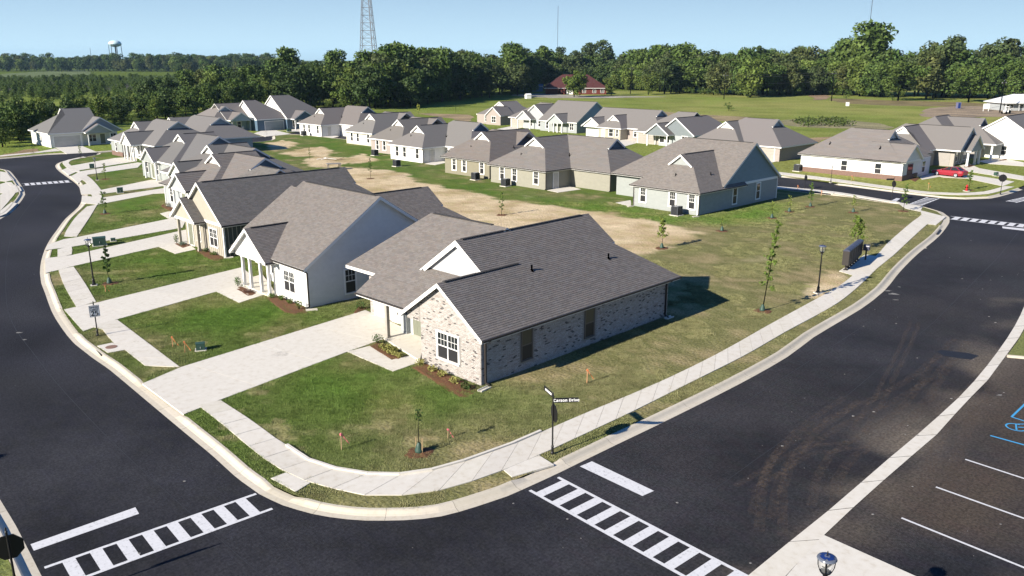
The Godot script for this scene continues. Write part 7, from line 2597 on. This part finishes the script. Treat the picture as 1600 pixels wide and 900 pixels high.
func build_background() -> void:
	# ground patches beyond the houses
	patch("gravel_drive", PackedVector2Array([Vector2(0.00, -410.51), Vector2(16.19, -425.74), Vector2(30.97, -406.86), Vector2(68.22, -392.91), Vector2(64.73, -386.28), Vector2(28.70, -376.74), Vector2(8.90, -389.57)]), Color(0.50, 0.46, 0.38), 0.03)
	patch("sandy_strip", PackedVector2Array([Vector2(-29.76, -268.06), Vector2(-20.53, -268.06), Vector2(-12.23, -257.39), Vector2(-11.53, -234.66), Vector2(-18.98, -247.53)]), Color(0.45, 0.33, 0.18), 0.03)
	patch("sandy_strip", PackedVector2Array([Vector2(47.36, -281.37), Vector2(54.00, -271.27), Vector2(62.54, -263.38), Vector2(71.19, -254.50), Vector2(70.24, -242.22), Vector2(57.64, -234.66), Vector2(48.83, -244.84)]), Color(0.43, 0.33, 0.17), 0.03)
	patch("sandy_strip", PackedVector2Array([Vector2(60.15, -175.72), Vector2(65.67, -182.94), Vector2(72.06, -187.56), Vector2(58.63, -162.83)]), Color(0.42, 0.30, 0.16), 0.03)
	patch("dirt_path", PackedVector2Array([Vector2(146.89, -414.21), Vector2(153.83, -414.21), Vector2(146.22, -386.28), Vector2(130.44, -353.45), Vector2(118.03, -337.76), Vector2(131.77, -364.73)]), Color(0.40, 0.27, 0.17), 0.03)
	patch("dirt_lot", PackedVector2Array([Vector2(139.48, -284.90), Vector2(161.12, -310.17), Vector2(178.88, -308.07), Vector2(178.73, -288.52), Vector2(160.66, -258.87), Vector2(139.67, -253.07), Vector2(125.68, -250.27)]), Color(0.42, 0.32, 0.21), 0.03)
	patch("dry_grass", PackedVector2Array([Vector2(142.36, -373.67), Vector2(162.95, -356.20), Vector2(184.20, -335.28), Vector2(183.68, -312.30), Vector2(152.67, -312.30), Vector2(133.65, -330.42)]), Color(0.30, 0.235, 0.10), 0.026)
	patch("dry_grass", PackedVector2Array([Vector2(74.75, -234.66), Vector2(93.01, -247.53), Vector2(99.62, -227.54), Vector2(94.74, -210.49), Vector2(81.72, -212.49), Vector2(73.27, -216.59)]), Color(0.36, 0.32, 0.16), 0.026)
	patch("bare_bank", PackedVector2Array([Vector2(-94.78, -152.71), Vector2(-95.72, -160.47), Vector2(-95.16, -163.43), Vector2(-90.47, -158.18), Vector2(-90.02, -150.62), Vector2(-91.11, -146.61)]), Color(0.36, 0.25, 0.13), 0.03)
	patch("field", PackedVector2Array([Vector2(-588.41, -972.84), Vector2(-638.85, -1112.49), Vector2(-706.10, -1375.37), Vector2(-582.53, -1168.35), Vector2(-453.53, -897.64), Vector2(-450.44, -804.29), Vector2(-455.55, -752.09)]), Color(0.16, 0.21, 0.055), -0.25)
	patch("field", PackedVector2Array([Vector2(-358.56, -728.44), Vector2(-385.74, -864.21), Vector2(-342.86, -897.64), Vector2(-289.27, -752.09), Vector2(-306.32, -685.31)]), Color(0.15, 0.21, 0.055), -0.25)
	patch("scrubland", PackedVector2Array([Vector2(-541.34, -777.32), Vector2(-441.31, -728.44), Vector2(-272.81, -706.22), Vector2(-202.36, -567.49), Vector2(-169.99, -429.73), Vector2(-205.94, -386.28), Vector2(-238.83, -340.28)]), Color(0.085, 0.090, 0.045), -0.22)
	# kinds of tree, each grown a few times
	tree_kind("young1", 21, 10.0, 3.1, 0.10, 26, 60, GREENS[0])
	tree_kind("young2", 22, 10.5, 2.7, 0.08, 26, 60, GREENS[1])
	tree_kind("young3", 23, 9.5, 3.4, 0.12, 26, 60, GREENS[3])
	tree_kind("young4", 24, 11.0, 2.6, 0.06, 26, 60, GREENS[2])
	tree_kind("oak1", 31, 20.0, 7.6, 0.04, 40, 99, GREENS[2])
	tree_kind("oak2", 32, 20.0, 6.8, 0.02, 40, 99, GREENS[0])
	tree_kind("oak3", 33, 20.0, 8.4, 0.10, 40, 99, GREENS[1])
	tree_kind("oak4", 34, 20.0, 6.4, 0.08, 38, 99, GREENS[4])
	tree_kind("oak5", 35, 20.0, 7.2, 0.0, 40, 99, GREENS[3])
	tree_kind("oak6", 36, 23.0, 5.2, 0.06, 40, 99, GREENS[1])
	tree_kind("oak7", 37, 20.0, 9.2, 0.12, 46, 96, Color(0.058, 0.084, 0.032))
	tree_kind("pine1", 41, 25.0, 4.6, 0.42, 26, 60, GREENS[2], "pine")
	tree_kind("pine2", 42, 25.0, 5.2, 0.50, 22, 60, Color(0.05, 0.075, 0.028), "pine")
	tree_kind("spread", 51, 14.0, 8.6, 0.22, 34, 102, GREENS[1])
	tree_kind("lawn1", 52, 9.0, 3.8, 0.08, 30, 112, Color(0.075, 0.11, 0.026))
	tree_kind("lawnwide", 53, 12.5, 7.4, 0.05, 44, 128, Color(0.075, 0.115, 0.024))
	tree_kind("bush1", 61, 3.4, 1.9, 0.0, 14, 46, GREENS[1])
	tree_kind("bush2", 62, 3.0, 1.7, 0.0, 14, 46, GREENS[3])
	tree_kind("cone", 63, 4.5, 1.1, 0.05, 16, 40, GREENS[0], "cone")
	var left_edge := PackedVector2Array([Vector2(-100.58, -164.04), Vector2(-105.37, -177.12), Vector2(-108.56, -190.76), Vector2(-108.14, -206.62), Vector2(-105.91, -229.87), Vector2(-99.17, -258.87), Vector2(-87.17, -284.90), Vector2(-73.36, -299.95), Vector2(-53.63, -292.23), Vector2(-39.54, -308.07)])
	wood("young_tree", "young leafy tree in the dense green woods behind the left houses", "trees of the left woods", left_edge, 6.0, 5, 8.0, ["young1", "young2", "young3", "young4"], func(p: Vector2, k: int) -> float: return lerpf(0.74 - 0.02 * k, 1.55, smoothstep(-0.44, -0.16, p.x / -p.y)))
	wood("woodland_tree", "tall leafy tree in the middle of the woods, below the lattice tower", "tall trees of the middle woods", PackedVector2Array([Vector2(-133.00, -316.65), Vector2(-122.01, -340.28), Vector2(-103.20, -356.20), Vector2(-78.46, -367.66), Vector2(-55.16, -361.84)]), 9.0, 3, 12.0, ["oak1", "oak2", "oak4", "oak5", "oak6"], func(p: Vector2, _k: int) -> float: return lerpf(0.55, 0.86, smoothstep(-0.46, -0.2, p.x / -p.y)))
	wood("woodland_tree", "tall dark tree where the woods meet the bright meadow", "tall trees at the meadow edge of the woods", PackedVector2Array([Vector2(-44.69, -292.23), Vector2(-38.17, -312.30), Vector2(-28.98, -345.43), Vector2(-17.36, -379.87), Vector2(0.00, -406.86), Vector2(11.88, -446.44)]), 9.0, 4, 11.0, ["oak1", "oak2", "oak6", "oak7"], func(_p: Vector2, k: int) -> float: return 0.86 + k * 0.06)
	wood("park_tree", "large leafy tree in the tree line beyond the meadow", "large trees beyond the meadow", PackedVector2Array([Vector2(11.27, -494.44), Vector2(31.38, -516.63), Vector2(53.72, -505.29), Vector2(72.05, -474.07), Vector2(84.99, -429.73), Vector2(96.00, -406.86), Vector2(109.57, -399.77), Vector2(125.66, -392.91), Vector2(154.06, -421.83), Vector2(161.56, -392.91), Vector2(173.63, -379.87), Vector2(190.53, -367.66), Vector2(207.35, -367.66), Vector2(226.17, -361.84), Vector2(238.83, -340.28)]), 8.2, 3, 12.0, ["oak1", "oak2", "oak3", "oak4", "oak5", "oak6", "oak7"], func(p: Vector2, k: int) -> float: return (0.72 + p.x / -p.y * 0.38 + k * 0.12) * (1.25 if rng.randf() < 0.16 else 1.0))
	wood("pine_tree", "tall open pine rising above the leafy trees", "pines above the tree line", PackedVector2Array([Vector2(16.26, -612.67), Vector2(46.45, -612.67), Vector2(72.42, -596.84), Vector2(90.41, -567.49)]), 11.0, 2, 14.0, ["pine1", "pine2"], func(_p: Vector2, k: int) -> float: return 0.95 + k * 0.12)
	wood("far_tree", "small far tree on the left horizon beyond the fields", "far trees on the left horizon", PackedVector2Array([Vector2(-759.05, -1168.35), Vector2(-669.89, -1198.43), Vector2(-588.41, -1198.43), Vector2(-494.27, -1168.35), Vector2(-411.89, -1112.49), Vector2(-304.91, -1061.71)]), 10.0, 3, 50.0, ["oak1", "oak2", "oak4", "oak5"], func(_p: Vector2, k: int) -> float: return 1.0 + k * 0.12)
	wood("horizon_tree", "distant tree on the horizon behind the middle woods", "distant trees on the horizon", PackedVector2Array([Vector2(-315.22, -833.18), Vector2(-248.44, -864.21), Vector2(-156.91, -864.21), Vector2(-65.38, -864.21), Vector2(26.15, -864.21)]), 13.0, 2, 50.0, ["oak1", "oak2", "oak4"], func(_p: Vector2, k: int) -> float: return 0.88 + k * 0.1)
	wood("horizon_tree", "distant tree on the horizon behind the right tree line", "distant trees on the right horizon", PackedVector2Array([Vector2(55.16, -728.44), Vector2(143.43, -728.44), Vector2(213.97, -706.22), Vector2(280.36, -685.31), Vector2(363.43, -685.31), Vector2(464.01, -665.59)]), 17.0, 2, 30.0, ["oak1", "oak2", "oak4"], func(p: Vector2, k: int) -> float: return 1.10 + k * 0.1 + p.x / -p.y * 0.3)
	wood("thicket_bush", "low leafy bush along the foot of the left woods", "thicket at the foot of the left woods", left_edge, 3.4, 1, 3.0, ["bush1", "bush2"], func(_p: Vector2, _k: int) -> float: return 1.25)
	wood("thicket_bush", "low leafy bush at the meadow edge of the tall woods", "thicket at the meadow edge", PackedVector2Array([Vector2(-43.56, -299.95), Vector2(-38.17, -312.30), Vector2(-28.98, -345.43), Vector2(-17.36, -379.87), Vector2(0.00, -406.86), Vector2(11.88, -446.44)]), 4.0, 1, 3.0, ["bush1", "bush2"], func(_p: Vector2, _k: int) -> float: return 1.4)
	wood("hedge_bush", "low leafy bush under the large trees beyond the meadow", "bushes under the tree line", PackedVector2Array([Vector2(61.40, -505.29), Vector2(72.05, -474.07), Vector2(84.99, -429.73), Vector2(96.00, -406.86), Vector2(109.57, -399.77), Vector2(125.66, -392.91), Vector2(150.85, -421.83), Vector2(161.56, -392.91), Vector2(173.63, -379.87)]), 4.6, 1, 4.0, ["bush1", "bush2"], func(_p: Vector2, _k: int) -> float: return 1.35)
	wood("backing_tree", "dark tree deep inside the tree line beyond the meadow", "trees deep inside the tree line", PackedVector2Array([Vector2(14.71, -553.87), Vector2(58.84, -553.87), Vector2(93.67, -474.07), Vector2(119.90, -437.93), Vector2(166.14, -455.29), Vector2(189.13, -414.21), Vector2(225.22, -399.77), Vector2(261.94, -373.67)]), 6.5, 1, 6.0, ["oak2", "oak5", "oak1"], func(_p: Vector2, _k: int) -> float: return 0.72)
	# trees that stand out
	tree("lawn_tree", "lawnwide", "round bright green tree directly in front of the red brick house", Vector2(28.78, -389.57), 1.0)
	tree("lawn_tree", "lawn1", "light green tree at the right end of the red brick house", Vector2(47.58, -403.28), 1.22)
	tree("lawn_tree", "lawn1", "round light green tree standing clear, right of the red brick house", Vector2(67.14, -414.21), 1.35)
	tree("lawn_tree", "oak5", "tall bright green tree behind the wooden utility pole", Vector2(108.54, -383.05), 0.98)
	tree("spreading_oak", "spread", "broad spreading tree with a pale forked trunk at the meadow's right edge", Vector2(162.51, -353.45), 1.25)
	tree("spreading_oak", "spread", "broad low tree left of the white roofed house, bare trunk showing", Vector2(185.09, -340.28), 1.15)
	tree("lawn_tree", "pine2", "dark open pine with a bare trunk right of the red brick house", Vector2(76.39, -421.83), 0.72)
	tree("bush", "bush1", "lone leafy bush in the meadow behind the far street houses", Vector2(73.21, -283.12), 1.0)
	tree("bush", "bush2", "round bush on the edge of the dirt path by the right trees", Vector2(143.98, -361.84), 1.2)
	tree("bush", "bush1", "dark bush below the trees right of the dirt path", Vector2(160.08, -353.45), 0.8)
	for p in [Vector2(-55.94, -299.95), Vector2(-46.77, -299.95), Vector2(-65.76, -301.94), Vector2(-75.65, -299.95), Vector2(-82.75, -288.52), Vector2(-94.15, -274.56)]:
		tree("bush", "bush2", "bright bush at the foot of the woods behind the left houses", p, 1.2 + rng.randf() * 0.6, "bushes at the foot of the left woods")
	# scrub, reeds and far bushes nobody could count
	var mm := MultiMesh.new()
	mm.transform_format = MultiMesh.TRANSFORM_3D
	mm.mesh = cache["bush1"][1]
	var area := PackedVector2Array([Vector2(-512.49, -752.09), Vector2(-441.31, -728.44), Vector2(-272.81, -706.22), Vector2(-198.05, -567.49), Vector2(-155.22, -399.77), Vector2(-187.22, -350.73), Vector2(-209.04, -303.96)])
	var put_at := []
	while put_at.size() < 1300:
		var p := Vector2(rng.randf_range(-560, -60), rng.randf_range(-740, -260))
		if inside(p, area) and noise.get_noise_2d(p.x * 0.25, p.y * 0.25) > -0.22:
			put_at.append(Transform3D(Basis(Vector3.UP, rng.randf() * TAU).scaled(Vector3.ONE * (0.35 + pow(rng.randf(), 2.0) * 1.6)), v3(p, -0.2)))
	mm.instance_count = put_at.size()
	for i in put_at.size():
		mm.set_instance_transform(i, put_at[i])
	var scrub := MultiMeshInstance3D.new()
	scrub.name = "scrub"
	scrub.multimesh = mm
	scrub.material_override = M.leaf
	add_child(scrub, true)
	tag(scrub, "low mixed scrub between the left woods and the far fields", "scrub")
	scrub.set_meta("kind", "stuff")
	var brush := MultiMesh.new()
	brush.transform_format = MultiMesh.TRANSFORM_3D
	brush.mesh = cache["young2"][1]
	var taller := []
	while taller.size() < 330:
		var p := Vector2(rng.randf_range(-560, -60), rng.randf_range(-700, -230))
		if inside(p, area):
			taller.append(Transform3D(Basis(Vector3.UP, rng.randf() * TAU).scaled(Vector3.ONE * (0.3 + rng.randf() * 0.35)), v3(p, -0.3)))
	brush.instance_count = taller.size()
	for i in taller.size():
		brush.set_instance_transform(i, taller[i])
	var bo := MultiMeshInstance3D.new()
	bo.name = "brush"
	bo.multimesh = brush
	bo.material_override = M.leaf
	add_child(bo, true)
	tag(bo, "taller brush rising out of the scrub left of the woods", "brush")
	bo.set_meta("kind", "stuff")
	var reeds := MB.new()
	var zone := PackedVector2Array([Vector2(77.32, -229.87), Vector2(86.42, -239.64), Vector2(93.67, -234.66), Vector2(89.94, -218.69), Vector2(80.46, -213.50), Vector2(74.94, -216.59)])
	var n := 0
	while n < 2600:
		var p := Vector2(rng.randf_range(60, 150), rng.randf_range(-240, -190))
		n += 1
		if inside(p, zone):
			for k in 5:
				leaf(reeds, v3(p + Vector2(rng.randfn(), rng.randfn()) * 0.5, 0.3 + rng.randf() * 1.1), 0.7, Color(0.06, 0.082, 0.024))
	var rd := put("reeds", reeds, M.leaf)
	tag(rd, "dark green patch of tall reeds in the meadow behind the dark sided house", "reeds")
	rd.set_meta("kind", "stuff")
	poles_and_towers()
	far_buildings()


func poles_and_towers() -> void:
	var a := utility_pole("pale wooden utility pole in the meadow before the dark trees", Vector2(92.75, -367.66), 10.8, 0.5)
	var b := utility_pole("wooden utility pole beside the dirt path", Vector2(133.46, -350.73), 11.9, 0.5)
	var c := utility_pole("leaning grey utility pole left of the white roofed house", Vector2(160.13, -274.56), 10.2, 0.5)
	var d := utility_pole("utility pole among the trees right of the red brick house", Vector2(59.38, -421.83), 13.0, 0.5)
	var e := v3(Vector2(189.81, -247.53), 10.5)
	var side := Vector3(0.5, 0, -0.8)
	for s in [[d, a], [a, b], [b, c], [c, e]]:
		for k in 3:
			var off: Vector3 = side * (k - 1.0) * 1.1 + Vector3(0, [-0.6, 0.1, -0.6][k], 0)
			wire("thin overhead power line in front of the dark tree line", s[0] + off, s[1] + off, 0.9)
		wire("thin overhead power line in front of the dark tree line", s[0] - Vector3(0, 3.2, 0), s[1] - Vector3(0, 3.2, 0), 1.1)
	# lattice tower over the woods
	var o := thing("lattice_tower", "tall steel lattice tower rising over the woods out of the frame", "tower", Vector3(-104.2, 0, -620))
	var m := MB.new()
	var top := 84.0
	var w := func(y: float) -> float: return lerpf(6.9, 1.2, y / top)
	var corners := [Vector2(-1, -1), Vector2(1, -1), Vector2(1, 1), Vector2(-1, 1)]
	for q in corners:
		var leg := MB.new()
		leg.bar(Vector3(q.x * w.call(0.0), 0, q.y * w.call(0.0)), Vector3(q.x * w.call(top), top, q.y * w.call(top)), 0.34, 0.34)
		put("leg", leg, M.tower_metal, o)
	var y := 0.0
	while y < top - 1.0:
		var z := y + 5.25
		for i in 4:
			var p: Vector2 = corners[i]
			var q: Vector2 = corners[(i + 1) % 4]
			var wy: float = w.call(y)
			var wz: float = w.call(z)
			m.bar(Vector3(p.x * wz, z, p.y * wz), Vector3(q.x * wz, z, q.y * wz), 0.2, 0.2)
			m.bar(Vector3(p.x * wy, y, p.y * wy), Vector3(q.x * wz, z, q.y * wz), 0.15, 0.15)
			m.bar(Vector3(q.x * wy, y, q.y * wy), Vector3(p.x * wz, z, p.y * wz), 0.15, 0.15)
		y = z
	var br := put("bracing", m, M.tower_metal, o)
	br.set_meta("kind", "stuff")
	m = MB.new()
	m.bar(Vector3(4.4, 0, 6.2), Vector3(0.9, top, 1.2), 0.9, 0.5)
	put("cable_ladder", m, M.tower_metal, o)
	# water tower
	o = thing("water_tower", "pale blue water tower on thin legs at the left horizon", "water tower", Vector3(-604, 0, -1300))
	m = MB.new()
	var prof := []
	for i in 13:
		var t := PI * i / 12.0
		prof.append(Vector2(sin(t) * 9.3, 39.3 - cos(t) * 4.9))
	m.lathe(Vector3.ZERO, prof, 24)
	put("tank", m, M.tank, o)
	m = MB.new()
	m.tube(Vector3.ZERO, Vector3(0, 35.0, 0), 1.0, 1.0, 10)
	put("riser", m, M.tank, o)
	for i in 7:
		var t := TAU * i / 7.0
		m = MB.new()
		m.tube(Vector3(cos(t) * 10.0, 0, sin(t) * 10.0), Vector3(cos(t) * 8.8, 38.5, sin(t) * 8.8), 0.4, 0.36, 6)
		put("leg", m, M.tank, o)
	m = MB.new()
	for i in 24:
		var t := TAU * i / 24.0
		var q := TAU * (i + 1) / 24.0
		m.bar(Vector3(cos(t) * 9.6, 38.8, sin(t) * 9.6), Vector3(cos(q) * 9.6, 38.8, sin(q) * 9.6), 0.12, 0.5)
	put("balcony", m, M.tank, o)
	mast("thin radio mast above the pines, left of centre right", Vector3(48.0, 0, -900), 70.0)
	mast("tall thin radio mast behind the right tree line, leaving the frame", Vector3(291.3, 0, -700), 96.0)
	mast("short antenna mast on the horizon left of the water tower", Vector3(-494.5, 0, -1000), 29.0)


func mast(label: String, at: Vector3, hgt: float) -> void:
	var o := thing("radio_mast", label, "mast", at)
	var b := MB.new()
	b.tube(Vector3.ZERO, Vector3(0, hgt, 0), 0.22, 0.18, 6)
	put("mast", b, M.metal, o)
	for i in 3:
		var t := TAU * i / 3.0
		b = MB.new()
		b.tube(Vector3(cos(t) * 30, 0, sin(t) * 30), Vector3(0, hgt * 0.8, 0), 0.02, 0.02, 4)
		put("guy_wire", b, M.metal, o)


func far_buildings() -> void:
	var h := house("red_brick_house", "red brick house with a maroon hipped roof beyond the meadow, tree in front", Vector2(31.81, -417.99), 0.12, 0, Color(0.085, 0.034, 0.032))
	body(h, -8.0, 15.0, -16, 0, 3.0, M.red_brick)
	body(h, -15.0, -8.01, -12, -1.4, 3.0, M.red_brick)
	wing(h, -15.5, 15.5, -18, 0.5, "x", 3.1, 0.66, "h", "h", M.white)
	for x in [-14.5, -9.0, -6.0, -0.5]:
		post(h, x, 0.6, 3.0, M.red_brick, 0.6)
	garage_door(h, "f", 0.02, -3.2, 3.0, M.trim)
	for x in [4.0, 9.0, 13.0]:
		window(h, "f", 0.02, x, 0.8, 1.6, 1.4, 2)
	close_house(h)
	h = house("blue_shed", "long low blue metal shed with a white end door beside the woods", Vector2(16.61, -455.29), 4.0, 0, Color(0.10, 0.17, 0.27))
	body(h, -14.5, 0, -6, 0, 2.9, M.shed_blue)
	wing(h, -14.5, 0, -6, 0, "x", 2.9, 0.3, "g", "g", M.shed_blue)
	door(h, "f", 0.02, -13.2, M.trim, 1.4)
	for x in [-10.0, -7.0, -4.0]:
		window(h, "f", 0.02, x, 1.0, 0.9, 1.0)
	close_house(h)
	h = house("white_roof_house", "pale house with a white metal hipped roof at the far right edge", Vector2(166.93, -284.90), 0.0, 0, Color(0.70, 0.72, 0.74))
	body(h, 0, 18, -10, 0, 2.6, M.ice)
	wing(h, -0.4, 18.4, -10.4, 1.6, "x", 2.7, 0.42, "h", "h", M.white)
	for x in [0.2, 4.6, 9.0]:
		post(h, x, 1.4, 2.5)
	for x in [1.6, 3.0, 6.4, 8.0]:
		window(h, "f", 0.02, x, 0.9, 1.1, 1.1)
	close_house(h)
	h = house("far_white_building", "tiny white arched building at the edge of the far trees on the left", Vector2(-409.21, -1061.71), 0.0, 0, Color(0.70, 0.70, 0.70))
	body(h, -6, 6, -9, 0, 5.0, M.white)
	wing(h, -6, 6, -9, 0, "z", 5.0, 0.55, "g", "g", M.white)
	door(h, "f", 0.02, 1.0, M.black, 2.6)
	close_house(h)
	var o := thing("white_utility_shed", "small white box shed on the meadow beside the gravel drive", "shed", v3(Vector2(7.12, -373.67)), 0.4)
	var b := MB.new()
	b.box(Vector3(-1.1, 0, -1.1), Vector3(1.1, 1.7, 1.1))
	put("wall", b, M.trim, o)
	b = MB.new()
	b.quad(Vector3(-1.25, 1.7, 1.25), Vector3(1.25, 1.7, 1.25), Vector3(1.25, 2.2, 0), Vector3(-1.25, 2.2, 0))
	b.quad(Vector3(1.25, 1.7, -1.25), Vector3(-1.25, 1.7, -1.25), Vector3(-1.25, 2.2, 0), Vector3(1.25, 2.2, 0))
	put("roof", b, M.trim, o)
	o = thing("white_cabinet", "small white cabinet at the edge of the meadow by the dry grass", "utility box", v3(Vector2(125.85, -314.46)))
	b = MB.new()
	b.box(Vector3(-0.5, 0, -0.4), Vector3(0.5, 1.3, 0.4))
	b.box(Vector3(-0.58, 1.3, -0.48), Vector3(0.58, 1.38, 0.48))
	put("cabinet", b, M.trim, o)
	o = thing("sign_board", "blank white sign board on two legs by the dirt lot", "sign board", v3(Vector2(159.30, -281.37)), -0.2)
	for x in [-0.8, 0.8]:
		b = MB.new()
		b.box(Vector3(x - 0.06, 0, -0.06), Vector3(x + 0.06, 2.4, 0.06))
		put("leg", b, M.trim, o)
	b = MB.new()
	b.box(Vector3(-0.95, 0.8, 0.06), Vector3(0.95, 2.5, 0.12))
	put("board", b, M.trim, o)
	o = thing("portable_cabin", "small purple grey cabin on the dirt lot", "cabin", v3(Vector2(158.76, -297.98)))
	b = MB.new()
	b.box(Vector3(-0.6, 0, -0.6), Vector3(0.6, 2.0, 0.6))
	b.box(Vector3(-0.66, 2.0, -0.66), Vector3(0.66, 2.15, 0.66))
	put("cabin", b, M.cabin, o)
	b = MB.new()
	b.box(Vector3(-0.42, 0.1, 0.6), Vector3(0.42, 1.9, 0.63))
	put("door", b, M.solar, o)
	# a small white tractor with a raised cab
	o = thing("white_tractor", "small white tractor parked on the dirt lot by the utility pole", "tractor", v3(Vector2(158.46, -268.06)), 0.6)
	b = MB.new()
	b.box(Vector3(-1.5, 0.55, -0.35), Vector3(0.2, 1.15, 0.35))
	put("bonnet", b, M.trim, o)
	b = MB.new()
	b.box(Vector3(0.0, 0.6, -0.6), Vector3(1.2, 1.0, 0.6))
	for s in [Vector2(0.05, -0.55), Vector2(0.05, 0.55), Vector2(1.15, -0.55), Vector2(1.15, 0.55)]:
		b.box(Vector3(s.x - 0.05, 1.0, s.y - 0.05), Vector3(s.x + 0.05, 2.2, s.y + 0.05))
	b.box(Vector3(-0.1, 2.2, -0.7), Vector3(1.3, 2.3, 0.7))
	put("cab", b, M.trim, o)
	for s in [[-1.2, 0.38], [0.75, 0.6]]:
		for z in [-0.7, 0.7]:
			b = MB.new()
			b.tube(Vector3(s[0], s[1], z - 0.15), Vector3(s[0], s[1], z + 0.15), s[1], s[1], 14)
			put("wheel", b, M.tyre, o)


# short blades of grass standing on the nearer lawns and verges, clear of everything paved
func build_tufts() -> void:
	var b := MB.new()
	for i in 9:
		var a := rng.randf() * TAU
		var d := Vector3(cos(a), 0, sin(a))
		var f := Vector3(rng.randfn() * 0.05, 0, rng.randfn() * 0.05)
		var h := 0.035 + rng.randf() * 0.035
		b.tri(f - d * 0.008, f + d * 0.008, f + Vector3(rng.randfn() * 0.03, h, rng.randfn() * 0.03))
	var blocked := []
	for p in paved:
		blocked.append(framed(p))
	var lo := Vector2(-45, -100)
	var hi := Vector2(48, -26)
	var grown := []
	var tints := PackedColorArray()
	var tries := 0
	while grown.size() < 150000 and tries < 700000:
		tries += 1
		var p := Vector2(rng.randf_range(lo.x, hi.x), rng.randf_range(lo.y, hi.y))
		if rng.randf() > 2600.0 / p.length_squared():
			continue
		if absf(p.x) > -p.y * 0.66 + 2.0 or not inside(p, lawn_a):
			continue
		var hit := false
		for k in blocked:
			if k[1].has_point(p) and inside(p, k[0]):
				hit = true
				break
		if hit:
			continue
		var c := lawn_quick(p)
		if c.r > c.g * 1.05:
			continue
		tints.append(c * (0.75 + rng.randf() * 0.5))
		var s := 0.7 + rng.randf() * 0.7
		grown.append(Transform3D(Basis(Vector3.UP, rng.randf() * TAU).scaled(Vector3(s * 1.6, s, s * 1.6)), v3(p)))
	var mm := MultiMesh.new()
	mm.transform_format = MultiMesh.TRANSFORM_3D
	mm.use_colors = true
	mm.mesh = b.mesh()
	mm.instance_count = grown.size()
	for i in grown.size():
		mm.set_instance_transform(i, grown[i])
		mm.set_instance_color(i, tints[i])
	var o := MultiMeshInstance3D.new()
	o.name = "grass"
	o.multimesh = mm
	o.material_override = M.blade
	add_child(o, true)
	tag(o, "short mown grass on the lawns and verges of the nearest corner", "grass")
	o.set_meta("kind", "stuff")


# the lawn's colour at a point, read back from the corners of the sheet that was laid
var lawn_grid := {}


func lawn_quick(p: Vector2) -> Color:
	var k := Vector2i((p / 0.6).round())
	if not lawn_grid.has(k):
		lawn_grid[k] = lawn_colour(Vector2(k) * 0.6)
	return lawn_grid[k]


# stray chips of stone and concrete on the asphalt
func build_chips() -> void:
	var b := MB.new()
	b.lathe(Vector3.ZERO, [Vector2(0.5, 0.0), Vector2(0.42, 0.3), Vector2(0.0, 0.4)], 6)
	var mm := MultiMesh.new()
	mm.transform_format = MultiMesh.TRANSFORM_3D
	mm.mesh = b.mesh()
	var spots := []
	while spots.size() < 170:
		var p := Vector2(rng.randf_range(-45, 45), rng.randf_range(-80, -21))
		if inside(p, block_a) or inside(p, block_left) or inside(p, block_north):
			continue
		if p.x < 0.0 and rng.randf() < 0.55:
			continue
		var s := 0.03 + pow(rng.randf(), 3.0) * 0.09
		spots.append(Transform3D(Basis(Vector3.UP, rng.randf() * TAU).scaled(Vector3(s * 1.5, s * 0.6, s)), v3(p, -0.118)))
	mm.instance_count = spots.size()
	for i in spots.size():
		mm.set_instance_transform(i, spots[i])
	var o := MultiMeshInstance3D.new()
	o.name = "gravel"
	o.multimesh = mm
	o.material_override = M.chip
	add_child(o, true)
	tag(o, "stray pale stone chips scattered over the asphalt", "gravel")
	o.set_meta("kind", "stuff")
